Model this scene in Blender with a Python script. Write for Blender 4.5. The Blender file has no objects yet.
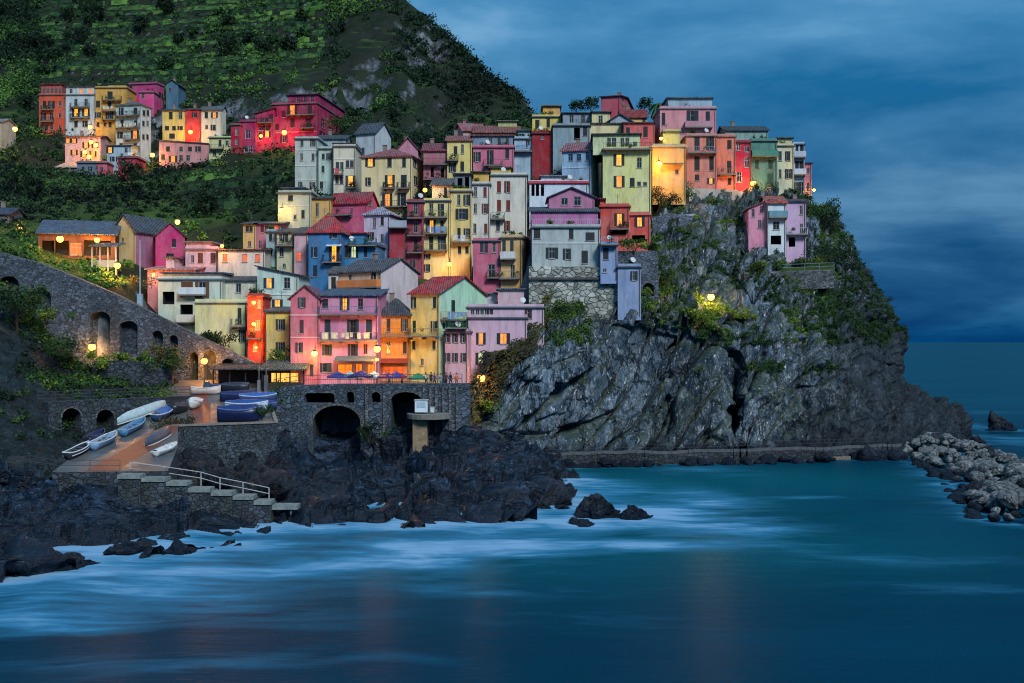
import bpy, bmesh, math, random
import numpy as np
from mathutils import Vector, noise, Matrix
from mathutils.geometry import tessellate_polygon

random.seed(7)
rng = np.random.default_rng(11)
F, H, CX, CY = 1100.0, 16.0, 512.0, 341.5     # focal length in pixels, eye height, picture centre
SC = bpy.context.scene
COL = SC.collection
R = math.radians


def P(px, py, D):
    """point of the place seen at a pixel, D metres away along the view axis"""
    return Vector(((px - CX) / F * D, D, H + (CY - py) / F * D))


def S(r, g, b):
    def f(c):
        c = c / 255.0
        return c / 12.92 if c <= 0.04045 else ((c + 0.055) / 1.055) ** 2.4
    return (f(r), f(g), f(b))


# ------------------------------------------------------------------ materials
MATS = {}


class NT:
    def __init__(self, name):
        self.m = bpy.data.materials.new(name)
        self.m.use_nodes = True
        self.t = self.m.node_tree
        self.t.nodes.clear()
        self.out = self.n('ShaderNodeOutputMaterial')
        self.b = self.n('ShaderNodeBsdfPrincipled')
        self.l(self.b.outputs[0], self.out.inputs[0])
        self.g = self.n('ShaderNodeNewGeometry')

    def n(self, t, **kw):
        nd = self.t.nodes.new(t)
        for k, v in kw.items():
            setattr(nd, k, v)
        return nd

    def l(self, a, b):
        self.t.links.new(a, b)

    def mapping(self, scale=(1, 1, 1), rot=(0, 0, 0), src=None):
        mp = self.n('ShaderNodeMapping')
        mp.inputs['Scale'].default_value = scale
        mp.inputs['Rotation'].default_value = rot
        self.l(src or self.g.outputs['Position'], mp.inputs['Vector'])
        return mp.outputs[0]

    def noise(self, scale, detail=4, vec=None, rough=0.55, dist=0.0):
        nd = self.n('ShaderNodeTexNoise')
        nd.inputs['Scale'].default_value = scale
        nd.inputs['Detail'].default_value = detail
        nd.inputs['Roughness'].default_value = rough
        nd.inputs['Distortion'].default_value = dist
        self.l(vec or self.g.outputs['Position'], nd.inputs['Vector'])
        return nd.outputs['Fac']

    def voro(self, scale, vec=None, feature='F1', rnd=1.0):
        nd = self.n('ShaderNodeTexVoronoi', feature=feature)
        nd.inputs['Scale'].default_value = scale
        nd.inputs['Randomness'].default_value = rnd
        self.l(vec or self.g.outputs['Position'], nd.inputs['Vector'])
        return nd

    def ramp(self, fac, stops, interp='LINEAR'):
        nd = self.n('ShaderNodeValToRGB')
        cr = nd.color_ramp
        cr.interpolation = interp
        while len(cr.elements) < len(stops):
            cr.elements.new(0.5)
        for e, (p, c) in zip(cr.elements, stops):
            e.position = p
            e.color = (*c, 1) if not isinstance(c, (int, float)) else (c, c, c, 1)
        self.l(fac, nd.inputs[0])
        return nd.outputs[0]

    def mix(self, fac, a, b, mode='MIX'):
        nd = self.n('ShaderNodeMix', data_type='RGBA', blend_type=mode)
        for v, i in ((fac, 0), (a, 6), (b, 7)):
            if isinstance(v, (int, float)):
                nd.inputs[i].default_value = v if i == 0 else (v, v, v, 1)
            elif isinstance(v, tuple):
                nd.inputs[i].default_value = (*v, 1)
            else:
                self.l(v, nd.inputs[i])
        return nd.outputs[2]

    def math(self, op, a, b=None, clamp=False):
        nd = self.n('ShaderNodeMath', operation=op, use_clamp=clamp)
        for v, i in ((a, 0), (b, 1)):
            if v is None:
                continue
            if isinstance(v, (int, float)):
                nd.inputs[i].default_value = v
            else:
                self.l(v, nd.inputs[i])
        return nd.outputs[0]

    def sep(self, src=None):
        nd = self.n('ShaderNodeSeparateXYZ')
        self.l(src or self.g.outputs['Position'], nd.inputs[0])
        return nd.outputs

    def bump(self, h, strength=0.5, dist=0.1):
        nd = self.n('ShaderNodeBump')
        nd.inputs['Strength'].default_value = strength
        nd.inputs['Distance'].default_value = dist
        self.l(h, nd.inputs['Height'])
        self.l(nd.outputs[0], self.b.inputs['Normal'])

    def color(self, c):
        if isinstance(c, tuple):
            self.b.inputs['Base Color'].default_value = (*c, 1)
        else:
            self.l(c, self.b.inputs['Base Color'])

    def rough(self, r):
        if isinstance(r, (int, float)):
            self.b.inputs['Roughness'].default_value = r
        else:
            self.l(r, self.b.inputs['Roughness'])


def mul(c, k):
    return tuple(min(0.95, x * k) for x in c)


def plaster(c, dirt=0.5):
    key = ('plaster', c, dirt)
    if key in MATS:
        return MATS[key]
    t = NT('plaster')
    base = S(*c)
    grey = sum(base) / 3
    worn = tuple(0.55 * x + 0.45 * grey * 0.7 for x in base)
    pale = tuple(min(0.85, 0.75 * x + 0.25 * (grey * 1.2 + 0.06)) for x in base)
    patch = t.noise(0.42, 8, rough=0.66, dist=.4)
    cc = t.mix(t.ramp(patch, [(0.42, 0.0), (0.6, 0.9)]), base, pale)
    streak = t.noise(1.0, 6, t.mapping((1.1, 1.1, 0.22)), rough=0.68)
    cc = t.mix(t.math('MULTIPLY', t.ramp(streak, [(0.46, 0.0), (0.72, 1.0)]), min(1, dirt * 1.0)), cc, mul(worn, 0.6))
    spots = t.noise(2.6, 5, rough=0.72)
    cc = t.mix(t.math('MULTIPLY', t.ramp(spots, [(0.56, 0.0), (0.74, 1.0)]), min(1, dirt * .6)), cc, mul(worn, 0.6))
    bare = t.noise(0.35, 7, t.mapping((1, 1, 1), (0, 0, 1.0)), rough=.7)
    cc = t.mix(t.math('MULTIPLY', t.ramp(bare, [(0.64, 0.0), (0.69, 1.0)]), min(1, dirt * .9)), cc, (grey * .55 + .03, grey * .5 + .03, grey * .45 + .03))
    t.color(cc)
    t.rough(0.9)
    t.b.inputs['Specular IOR Level'].default_value = 0.2
    t.bump(t.noise(4.0, 6, rough=0.7), 0.5, 0.05)
    MATS[key] = t.m
    return t.m


def tiles(c):
    key = ('tiles', c)
    if key in MATS:
        return MATS[key]
    t = NT('roof_tiles')
    base = S(*c)
    v = t.voro(2.1, t.mapping((1, 1, 1.3)))
    cc = t.mix(t.ramp(v.outputs['Color'], [(0.1, 0.0), (0.9, 1.0)]), mul(base, 0.4), mul(base, 1.3))
    n = t.noise(0.6, 6, rough=0.68)
    grey = sum(base) / 3
    cc = t.mix(t.ramp(n, [(0.45, 0.0), (0.64, 0.85)]), cc, (grey * 0.8, grey * 0.78, grey * 0.7))
    wv = t.n('ShaderNodeTexWave', bands_direction='X')
    wv.inputs['Scale'].default_value = 1.1
    t.l(t.g.outputs['Position'], wv.inputs['Vector'])
    cc = t.mix(t.math('MULTIPLY', wv.outputs['Fac'], .45), cc, mul(base, .35))
    t.color(cc)
    t.rough(0.8)
    t.bump(t.math('ADD', v.outputs['Distance'], wv.outputs['Fac']), 0.9, 0.12)
    MATS[key] = t.m
    return t.m


def plain(name, c, rough=0.6, metal=0.0, var=0.25):
    key = ('plain', name, c, rough)
    if key in MATS:
        return MATS[key]
    t = NT(name)
    base = S(*c)
    n = t.noise(2.3, 5, rough=0.65)
    t.color(t.mix(t.ramp(n, [(0.3, 0.0), (0.75, 1.0)]), mul(base, 1 - var), mul(base, 1 + var)))
    t.rough(rough)
    t.b.inputs['Metallic'].default_value = metal
    t.bump(t.noise(6.0, 4), 0.2, 0.02)
    MATS[key] = t.m
    return t.m


def louvre(c):
    key = ('louvre', c)
    if key in MATS:
        return MATS[key]
    t = NT('shutter_paint')
    base = S(*c)
    w = t.n('ShaderNodeTexWave', bands_direction='Z')
    w.inputs['Scale'].default_value = 3.2
    t.l(t.g.outputs['Position'], w.inputs['Vector'])
    n = t.noise(1.6, 4)
    cc = t.mix(n, mul(base, 0.7), mul(base, 1.35))
    t.color(cc)
    t.rough(0.7)
    t.bump(w.outputs['Fac'], 0.6, 0.03)
    MATS[key] = t.m
    return t.m


def glass():
    if 'glass' not in MATS:
        t = NT('dark_window_glass')
        n = t.noise(0.7, 2)
        t.color(t.mix(n, (0.006, 0.009, 0.013), (0.03, 0.045, 0.06)))
        t.rough(0.12)
        MATS['glass'] = t.m
    return MATS['glass']


def lit(c, k):
    key = ('lit', c, k)
    if key not in MATS:
        t = NT('lit_window_glass')
        base = S(*c)
        n = t.noise(1.4, 3, t.mapping((1.6, 1.6, 0.6)))
        cc = t.mix(t.ramp(n, [(0.35, 0.0), (0.65, 1.0)]), mul(base, 0.45), base)
        t.color((0.1, 0.06, 0.03))
        t.l(cc, t.b.inputs['Emission Color'])
        t.b.inputs['Emission Strength'].default_value = k
        MATS[key] = t.m
    return MATS[key]


def stone(c=(120, 122, 118), size=0.55, contrast=1.0, moss=0.25, rectang=False):
    key = ('stone', c, size, contrast, moss)
    if key in MATS:
        return MATS[key]
    t = NT('stone_masonry')
    base = S(*c)
    vec = t.mapping((1, 1, 1.55))
    v = t.voro(1.0 / size, vec)
    e = t.voro(1.0 / size, vec, 'DISTANCE_TO_EDGE')
    cc = t.mix(t.ramp(v.outputs['Color'], [(0.1, 0.0), (0.9, 1.0)]), mul(base, 1 - 0.6 * contrast), mul(base, 1 + 0.7 * contrast))
    n = t.noise(0.23, 6, rough=0.65)
    cc = t.mix(t.ramp(n, [(0.42, 0.0), (0.7, 0.8)]), cc, mul(base, 0.42))
    n2 = t.noise(0.5, 6, t.mapping((1, 1, 0.35)), rough=0.7)
    cc = t.mix(t.math('MULTIPLY', t.ramp(n2, [(0.5, 0.0), (0.68, 1.0)]), moss), cc, S(52, 62, 38))
    joint = t.ramp(e.outputs['Distance'], [(0.0, 0.0), (0.09, 1.0)])
    cc = t.mix(joint, mul(base, 0.16), cc)
    t.color(cc)
    t.rough(0.85)
    t.bump(t.math('ADD', joint, t.noise(5.0, 4)), 0.8, 0.12)
    MATS[key] = t.m
    return t.m


def foliage(name, a, b, c):
    """leaf colour varies from clump to clump with the mesh attribute 'tint'"""
    key = ('foliage', name)
    if key in MATS:
        return MATS[key]
    t = NT(name)
    at = t.n('ShaderNodeAttribute', attribute_name='tint')
    t.color(t.ramp(at.outputs['Fac'], [(0.0, S(*a)), (0.55, S(*b)), (1.0, S(*c))]))
    t.rough(0.7)
    t.b.inputs['Specular IOR Level'].default_value = 0.25
    MATS[key] = t.m
    return t.m


# ------------------------------------------------------------------ objects
def tag(o, label=None, cat=None, group=None, kind=None):
    if label:
        o['label'] = label
    if cat:
        o['category'] = cat
    if group:
        o['group'] = group
    if kind:
        o['kind'] = kind
    return o


def empty(name, loc):
    o = bpy.data.objects.new(name, None)
    o.location = loc
    o.empty_display_size = 0.3
    COL.objects.link(o)
    return o


def link(name, me, parent=None, loc=None, rotz=0.0):
    o = bpy.data.objects.new(name, me)
    if loc is not None:
        o.location = loc
    if rotz:
        o.rotation_euler = (0, 0, rotz)
    o.parent = parent
    COL.objects.link(o)
    return o


def copy_tree(o, parent=None):
    c = o.copy()
    COL.objects.link(c)
    c.parent = parent
    for ch in o.children:
        copy_tree(ch, c)
    return c


class MB:
    """collects faces, builds ONE mesh"""

    def __init__(self):
        self.v, self.f, self.m = [], [], []

    def add(self, vs, fs, m=0):
        b = len(self.v)
        self.v.extend(tuple(x) for x in vs)
        self.f.extend(tuple(b + i for i in f) for f in fs)
        self.m.extend([m] * len(fs))

    def quad(self, a, b, c, d, m=0):
        self.add((a, b, c, d), ((0, 1, 2, 3),), m)

    def hexa(self, p, m=0):
        """p: 4 bottom corners (ccw from above) then 4 top corners"""
        self.add(p, ((3, 2, 1, 0), (4, 5, 6, 7), (0, 1, 5, 4), (1, 2, 6, 5), (2, 3, 7, 6), (3, 0, 4, 7)), m)

    def box(self, x0, x1, y0, y1, z0, z1, m=0):
        self.hexa(((x0, y0, z0), (x1, y0, z0), (x1, y1, z0), (x0, y1, z0), (x0, y0, z1), (x1, y0, z1), (x1, y1, z1), (x0, y1, z1)), m)

    def prism(self, poly, axis_vec, m=0):
        """extrude polygon (3D points) along axis_vec"""
        n = len(poly)
        a = [Vector(p) for p in poly]
        b = [p + Vector(axis_vec) for p in a]
        fs = [tuple(range(n - 1, -1, -1)), tuple(range(n, 2 * n))]
        fs += [(i, (i + 1) % n, n + (i + 1) % n, n + i) for i in range(n)]
        self.add(a + b, fs, m)

    def tube(self, a, b, r0, r1=None, n=6, m=0):
        a, b = Vector(a), Vector(b)
        r1 = r0 if r1 is None else r1
        d = (b - a)
        if d.length < 1e-6:
            return
        d.normalize()
        x = d.orthogonal().normalized()
        y = d.cross(x)
        vs = []
        for p, r in ((a, r0), (b, r1)):
            for i in range(n):
                t = 2 * math.pi * i / n
                vs.append(p + x * (r * math.cos(t)) + y * (r * math.sin(t)))
        fs = [(i, (i + 1) % n, n + (i + 1) % n, n + i) for i in range(n)]
        fs += [tuple(range(n - 1, -1, -1)), tuple(range(n, 2 * n))]
        self.add(vs, fs, m)

    def ball(self, c, r, seg=10, rings=7, sz=1.0, m=0):
        c = Vector(c)
        vs = [c + Vector((0, 0, r * sz))]
        for j in range(1, rings):
            ph = math.pi * j / rings
            for i in range(seg):
                t = 2 * math.pi * i / seg
                vs.append(c + Vector((r * math.sin(ph) * math.cos(t), r * math.sin(ph) * math.sin(t), r * sz * math.cos(ph))))
        vs.append(c - Vector((0, 0, r * sz)))
        fs = [(0, 1 + i, 1 + (i + 1) % seg) for i in range(seg)]
        for j in range(rings - 2):
            for i in range(seg):
                a = 1 + j * seg + i
                b = 1 + j * seg + (i + 1) % seg
                fs.append((a, a + seg, b + seg, b))
        last = len(vs) - 1
        o = 1 + (rings - 2) * seg
        fs += [(last, o + (i + 1) % seg, o + i) for i in range(seg)]
        self.add(vs, fs, m)

    def mesh(self, name, mats, smooth=False):
        me = bpy.data.meshes.new(name)
        me.from_pydata(self.v, [], self.f)
        for mm in (mats if isinstance(mats, (list, tuple)) else [mats]):
            me.materials.append(mm)
        if max(self.m, default=0) > 0:
            me.polygons.foreach_set('material_index', self.m)
        if smooth:
            me.polygons.foreach_set('use_smooth', [True] * len(me.polygons))
        me.update()
        return me

    def build(self, name, mats, parent=None, loc=None, smooth=False):
        if loc is None and parent is not None:
            pass
        return link(name, self.mesh(name, mats, smooth), parent, loc)


def np_mesh(name, co, quads, mats, smooth=False, attr=None):
    me = bpy.data.meshes.new(name)
    n, m = len(co), len(quads)
    k = quads.shape[1]
    me.vertices.add(n)
    me.vertices.foreach_set('co', np.ascontiguousarray(co, dtype=np.float32).ravel())
    me.loops.add(k * m)
    me.loops.foreach_set('vertex_index', np.ascontiguousarray(quads, dtype=np.int32).ravel())
    me.polygons.add(m)
    me.polygons.foreach_set('loop_start', np.arange(0, k * m, k, dtype=np.int32))
    for mm in (mats if isinstance(mats, (list, tuple)) else [mats]):
        me.materials.append(mm)
    if smooth:
        me.polygons.foreach_set('use_smooth', np.ones(m, dtype=bool))
    me.update(calc_edges=True)
    me.validate()
    for nm, vals in (attr or {}).items():
        a = me.attributes.new(nm, 'FLOAT', 'POINT')
        a.data.foreach_set('value', np.ascontiguousarray(vals, dtype=np.float32))
    return me


def leaf_quads(cent, rad, counts, size, tint, flat=0.75):
    """leaf-sized quads spread through lumpy ellipsoids: cent (k,3), rad (k,), counts (k,), tint (k,)"""
    k = len(cent)
    idx = np.repeat(np.arange(k), counts)
    n = len(idx)
    d = rng.normal(size=(n, 3))
    d /= np.linalg.norm(d, axis=1)[:, None]
    r = rad[idx] * rng.random(n) ** 0.38
    ph = idx * 1.7
    lump = 1 + 0.28 * np.sin(5 * d[:, 0] + ph) * np.sin(4.3 * d[:, 1] + 2.1 * ph) + 0.2 * np.sin(7 * d[:, 2] + ph)
    p = cent[idx] + d * (r * lump)[:, None] * np.array([1, 1, flat])
    a = rng.normal(size=(n, 3)) + d * 0.4
    a /= np.linalg.norm(a, axis=1)[:, None]
    b = np.cross(a, rng.normal(size=(n, 3)))
    b /= np.linalg.norm(b, axis=1)[:, None]
    c = np.cross(a, b)
    s = ((size if np.ndim(size) == 0 else size[idx]) * (0.55 + 0.9 * rng.random(n)))[:, None]
    v = np.stack([p - b * s * 0.5, p + c * s * 0.32, p + b * s * 0.5, p - c * s * 0.32], axis=1).reshape(-1, 3)
    q = np.arange(4 * n).reshape(n, 4)
    tt = np.clip(tint[idx] + rng.normal(size=n) * 0.1, 0, 1)
    return v, q, np.repeat(tt, 4)
# ------------------------------------------------------------------ rock surfaces
def cr(ctrl, n):
    """Catmull-Rom through ctrl along axis 0, n samples"""
    k = len(ctrl)
    pad = np.concatenate([[2 * ctrl[0] - ctrl[1]], ctrl, [2 * ctrl[-1] - ctrl[-2]]])
    t = np.linspace(0, k - 1 - 1e-9, n)
    i = t.astype(int)
    f = (t - i).reshape((-1,) + (1,) * (ctrl.ndim - 1))
    p0, p1, p2, p3 = pad[i], pad[i + 1], pad[i + 2], pad[i + 3]
    return 0.5 * (2 * p1 + (p2 - p0) * f + (2 * p0 - 5 * p1 + 4 * p2 - p3) * f ** 2 + (3 * p1 - p0 - 3 * p2 + p3) * f ** 3)


def loft(cols, nr, nc):
    """cols: list of columns, each a list of (px,py,D) from top to bottom -> (nr,nc,3) points"""
    g = np.array([[tuple(P(*c)) for c in col] for col in cols])       # (C,R,3)
    g = cr(g, nc)
    g = np.swapaxes(cr(np.swapaxes(g, 0, 1), nr), 0, 1)
    return np.swapaxes(g, 0, 1)                                        # (nr,nc,3)


def grid_normals(g):
    du = np.gradient(g, axis=1)
    dv = np.gradient(g, axis=0)
    n = np.cross(dv, du)
    n /= np.linalg.norm(n, axis=2)[:, :, None] + 1e-9
    return n


def h1(p, k=0.0):
    x = math.sin(p[0] * 12.9898 + p[1] * 78.233 + p[2] * 37.719 + k) * 43758.5453
    return 2 * (x - math.floor(x)) - 1


def blocky(p, rot, sc, amp, crack, seed=0.0):
    """faceted, cracked rock: each Voronoi cell is pushed and tilted, cell borders are cut in"""
    q = rot @ p
    q = Vector((q.x * sc[0], q.y * sc[1], q.z * sc[2])) + Vector((seed, seed * 1.7, 0))
    d, pts = noise.voronoi(q)
    c = pts[0]
    off = h1(c) * 0.55
    w = q - c
    off += (w.x * h1(c, 1.3) + w.y * h1(c, 2.1) + w.z * h1(c, 3.7)) * 0.8
    e = d[1] - d[0]
    cut = max(0.0, 1 - e / 0.09)
    return amp * off - crack * cut * cut


ROT_SLAB = (Matrix.Rotation(R(-34), 3, 'Y') @ Matrix.Rotation(R(14), 3, 'X'))
ROT_SHORE = (Matrix.Rotation(R(-24), 3, 'Y') @ Matrix.Rotation(R(25), 3, 'Z'))


def displace(g, fn, orient):
    n = grid_normals(g)
    if orient is not None and np.sum(n * np.array(orient)) < 0:
        n = -n
    out = g.copy()
    nr, nc, _ = g.shape
    for i in range(nr):
        for j in range(nc):
            p = Vector(g[i, j])
            out[i, j] = g[i, j] + n[i, j] * fn(p, i / (nr - 1), j / (nc - 1))
    return out


def grid_mesh(name, g, mat, smooth=False, flip=False, attr=None):
    nr, nc, _ = g.shape
    idx = np.arange(nr * nc).reshape(nr, nc)
    q = np.stack([idx[:-1, :-1], idx[1:, :-1], idx[1:, 1:], idx[:-1, 1:]], axis=-1).reshape(-1, 4)
    if flip:
        q = q[:, ::-1]
    return np_mesh(name, g.reshape(-1, 3), q, mat, smooth, attr)


def rock_mat(name, tones, tide=2.4, moss=0.0, scale=1.0, gloss=0.55, rot=(R(8), R(34), 0), stretch=(1.0, 1.0, 0.33), tip=None, spec=.22, rust_k=.4):
    t = NT(name)
    a, b, c = [S(*x) for x in tones]
    vec = t.mapping(tuple(s * scale for s in stretch), rot)
    n1 = t.noise(0.11, 7, vec, 0.66)
    n2 = t.noise(0.9, 8, vec, 0.68)
    cc = t.mix(t.ramp(n1, [(0.36, 0.0), (0.64, 1.0)]), a, b)
    cc = t.mix(t.ramp(n2, [(0.46, 0.0), (0.72, 0.9)]), cc, c)
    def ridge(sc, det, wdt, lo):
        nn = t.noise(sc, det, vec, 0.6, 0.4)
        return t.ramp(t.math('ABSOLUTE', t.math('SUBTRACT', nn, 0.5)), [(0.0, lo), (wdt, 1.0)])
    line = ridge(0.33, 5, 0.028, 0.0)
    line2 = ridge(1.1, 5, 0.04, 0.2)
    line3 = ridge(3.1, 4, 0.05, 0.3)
    big = t.noise(0.055, 5, None, 0.6)
    cc = t.mix(t.ramp(big, [(0.42, 0.0), (0.64, 0.5)]), cc, mul(a, 1.0))
    rust = t.noise(0.2, 6, vec, 0.7)
    cc = t.mix(t.ramp(rust, [(0.58, 0.0), (0.7, rust_k)]), cc, S(112, 98, 80))
    cc = t.mix(line, mul(a, 0.2), cc)  # dark crack lines: shade of the cracks painted into the rock colour
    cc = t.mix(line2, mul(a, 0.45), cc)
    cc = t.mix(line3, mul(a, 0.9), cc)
    # pale flecks: small rock highlights put into the colour
    fl = t.noise(2.6, 5, vec, 0.72)
    cc = t.mix(t.ramp(fl, [(0.6, 0.0), (0.68, 0.8)]), cc, mul(c, 2.0))
    if moss > 0:
        nz = t.sep(t.g.outputs['Normal'])[2]
        mk = t.math('ADD', nz, t.math('MULTIPLY', t.math('SUBTRACT', t.noise(0.22, 6, None, 0.65), 0.5), 2.4))
        cc = t.mix(t.math('MULTIPLY', t.ramp(mk, [(0.42, 0.0), (0.7, 1.0)]), moss), cc, S(52, 66, 28))
    z = t.sep()[2]
    lv = t.math('ADD', z, t.math('MULTIPLY', t.math('SUBTRACT', t.noise(0.45, 5), 0.5), 4.5))
    wet = t.ramp(t.math('DIVIDE', lv, tide * 2), [(0.3, 1.0), (0.62, 0.0)])       # the algae-black tide band
    cc = t.mix(wet, cc, t.mix(n2, S(8, 14, 24), S(28, 42, 58)))
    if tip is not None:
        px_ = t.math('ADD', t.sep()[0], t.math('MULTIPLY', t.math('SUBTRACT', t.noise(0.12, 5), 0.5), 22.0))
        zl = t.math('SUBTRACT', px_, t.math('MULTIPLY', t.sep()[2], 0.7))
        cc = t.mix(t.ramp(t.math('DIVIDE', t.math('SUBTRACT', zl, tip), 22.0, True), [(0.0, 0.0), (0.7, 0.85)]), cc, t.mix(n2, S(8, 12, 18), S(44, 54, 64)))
    t.color(cc)
    t.b.inputs['Specular IOR Level'].default_value = spec
    t.rough(t.math('SUBTRACT', gloss + 0.22, t.math('MULTIPLY', n2, 0.35)))
    hh = t.math('ADD', t.math('MULTIPLY', n2, 1.0), t.math('ADD', t.math('MULTIPLY', line, 0.5), t.math('MULTIPLY', t.noise(5.0, 6, vec, 0.7), 0.5)))
    t.bump(hh, 0.8, 0.4)
    return t.m


HEAD_COLS = [
    [(552, 288, 151), (536, 316, 146), (510, 346, 137.6), (486, 374, 136.2), (462, 398, 135.2), (450, 420, 134.2), (440, 447, 133.8)],
    [(580, 298, 152), (574, 318, 148.5), (556, 345, 142.5), (540, 370, 140), (526, 400, 139.2), (520, 430, 138.6), (517, 466, 138)],
    [(622, 300, 153), (622, 314, 150), (615, 335, 149), (605, 365, 148), (598, 400, 147), (596, 435, 145.5), (595, 467, 144)],
    [(658, 190, 180), (672, 315, 153), (670, 335, 151.5), (664, 365, 150.5), (657, 400, 149), (651, 437, 147), (651, 466, 145)],
    [(712, 190, 181), (724, 320, 155.5), (726, 340, 152.5), (727, 365, 151.5), (727, 400, 150), (727, 437, 148), (726, 464, 146)],
    [(734, 190, 182), (736, 322, 164), (737, 340, 166), (735, 365, 166), (734, 400, 164), (734, 437, 161), (735, 461, 154)],
    [(752, 190, 182), (754, 312, 160), (749, 345, 156), (745, 375, 153.5), (743, 400, 151.5), (743, 437, 149.5), (746, 461, 147.5)],
    [(800, 192, 184), (815, 305, 164), (815, 345, 159), (812, 375, 156), (810, 400, 154.5), (810, 437, 152), (812, 459, 149.5)],
    [(818, 204, 187), (852, 292, 173), (868, 340, 167), (872, 375, 163), (875, 400, 160), (882, 437, 156), (890, 457, 152)],
    [(822, 210, 196), (870, 300, 188), (889, 345, 184), (897, 382, 181), (921, 400, 178), (948, 416, 174), (962, 449, 169)],
    [(822, 214, 212), (872, 302, 212), (888, 347, 212), (893, 387, 210), (912, 402, 206), (935, 418, 202), (955, 449, 198)],
    [(760, 214, 240), (790, 302, 250), (800, 347, 255), (805, 387, 255), (815, 404, 255), (830, 426, 255), (840, 449, 255)],
]


def head_fn(p, v, u):
    big = noise.noise(p * 0.07) * 1.6 + noise.noise(p * 0.18 + Vector((9, 0, 0))) * 0.8
    rough = min(1.0, max(0.35, (u - 0.52) / 0.2 + 0.3))
    w = noise.noise_vector(p * 0.12) * 1.6
    pw = p + w
    left = max(0.0, min(1.0, (0.62 - u) / 0.1))
    blk = blocky(pw, ROT_SLAB, (0.15, 0.12, 0.062), 1.6 + .5 * left, 1.1) + blocky(pw, ROT_SLAB, (0.42, 0.3, 0.17), 0.7, 0.32, 5.0)
    q = ROT_SLAB @ pw
    sw = q.x * .3 + noise.noise(Vector((q.x * .1, q.y * .1, q.z * .05))) * .75
    sw -= math.floor(sw)
    blk += ((sw - .5) * 1.1 - 1.5 * max(0.0, 1 - sw / .2)) * (.3 + .7 * left)                 # tilted beds, each stepping out over the next
    blk += noise.fractal(Vector((q.x * .55, q.y * .4, q.z * .2)), .8, 2.1, 5) * (.35 + .4 * (1 - left))
    fine = noise.fractal(p * 0.8, 0.9, 2.0, 4) * 0.34 * rough
    jag = (abs(noise.noise(Vector((p.x * 0.35, p.y * 0.35, p.z * 0.12)))) - 0.2) * 1.9 * (rough - 0.35)
    k = 1.0
    if p.z < 0.3:
        k = 0.5
    return k * (big * (0.5 + 0.5 * rough) + blk + fine - jag)


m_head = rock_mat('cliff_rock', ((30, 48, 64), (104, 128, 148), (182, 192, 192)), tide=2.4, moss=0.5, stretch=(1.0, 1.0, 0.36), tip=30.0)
g0 = loft(HEAD_COLS, 250, 560)
GHEAD = displace(g0, head_fn, (0, -1, 0.2))
# cap: the top edge runs back under the houses, then drops out of sight
cap = []
for k, (dy, dz) in enumerate(((22, -7), (14, -2.5), (6, 0.0))):
    row = GHEAD[0].copy()
    row[:, 1] += dy
    row[:, 2] += dz
    cap.append(row)
GHEAD = np.concatenate([np.array(cap), GHEAD])
headland = link('headland_cliff', grid_mesh('headland_cliff', GHEAD, m_head))
tag(headland, 'grey slate sea cliff falling from the houses to the water', 'cliff', kind='structure')

SHORE_COLS = [
    [(-70, 440, 100), (-70, 465, 95), (-70, 500, 88), (-70, 540, 80), (-70, 572, 75), (-70, 600, 71)],
    [(-20, 450, 99), (-20, 475, 94), (-20, 505, 87), (-20, 545, 80), (-20, 572, 76), (-20, 592, 72)],
    [(40, 472, 96.5), (40, 484, 94), (40, 510, 89), (40, 542, 82.5), (40, 565, 79), (40, 580, 75)],
    [(105, 477, 95.5), (105, 488, 94), (108, 515, 89.5), (110, 540, 84.5), (110, 553, 82.5), (110, 568, 79)],
    [(185, 486, 97.5), (185, 497, 96), (188, 515, 92.5), (192, 530, 90), (195, 541, 88), (196, 556, 84.5)],
    [(262, 496, 101), (264, 503, 99.5), (262, 515, 96.5), (262, 525, 94), (265, 534, 91.5), (268, 548, 87)],
    [(285, 425, 126), (290, 460, 117), (298, 490, 107), (300, 512, 99), (303, 530, 93.5), (305, 546, 88)],
    [(330, 425, 134), (345, 462, 123), (345, 492, 110), (346, 508, 101.5), (348, 524, 96.5), (350, 540, 91)],
    [(385, 425, 134), (392, 455, 122), (395, 480, 111), (398, 500, 103.5), (402, 516, 99), (405, 534, 94)],
    [(440, 418, 131), (448, 440, 122), (453, 465, 113), (458, 488, 105.5), (462, 508, 101), (465, 528, 96)],
    [(480, 422, 132), (494, 440, 125), (503, 462, 117), (512, 485, 108.5), (520, 502, 103.5), (524, 524, 98)],
    [(515, 438, 137), (528, 452, 130), (538, 466, 123), (547, 482, 114), (553, 498, 108), (558, 518, 101)],
    [(538, 452, 142), (548, 462, 137), (555, 472, 130), (558, 484, 122), (560, 494, 115), (562, 512, 108)],
    [(560, 462, 146), (568, 468, 143), (573, 474, 137), (576, 482, 131), (577, 492, 124), (578, 508, 117)],
]


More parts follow.
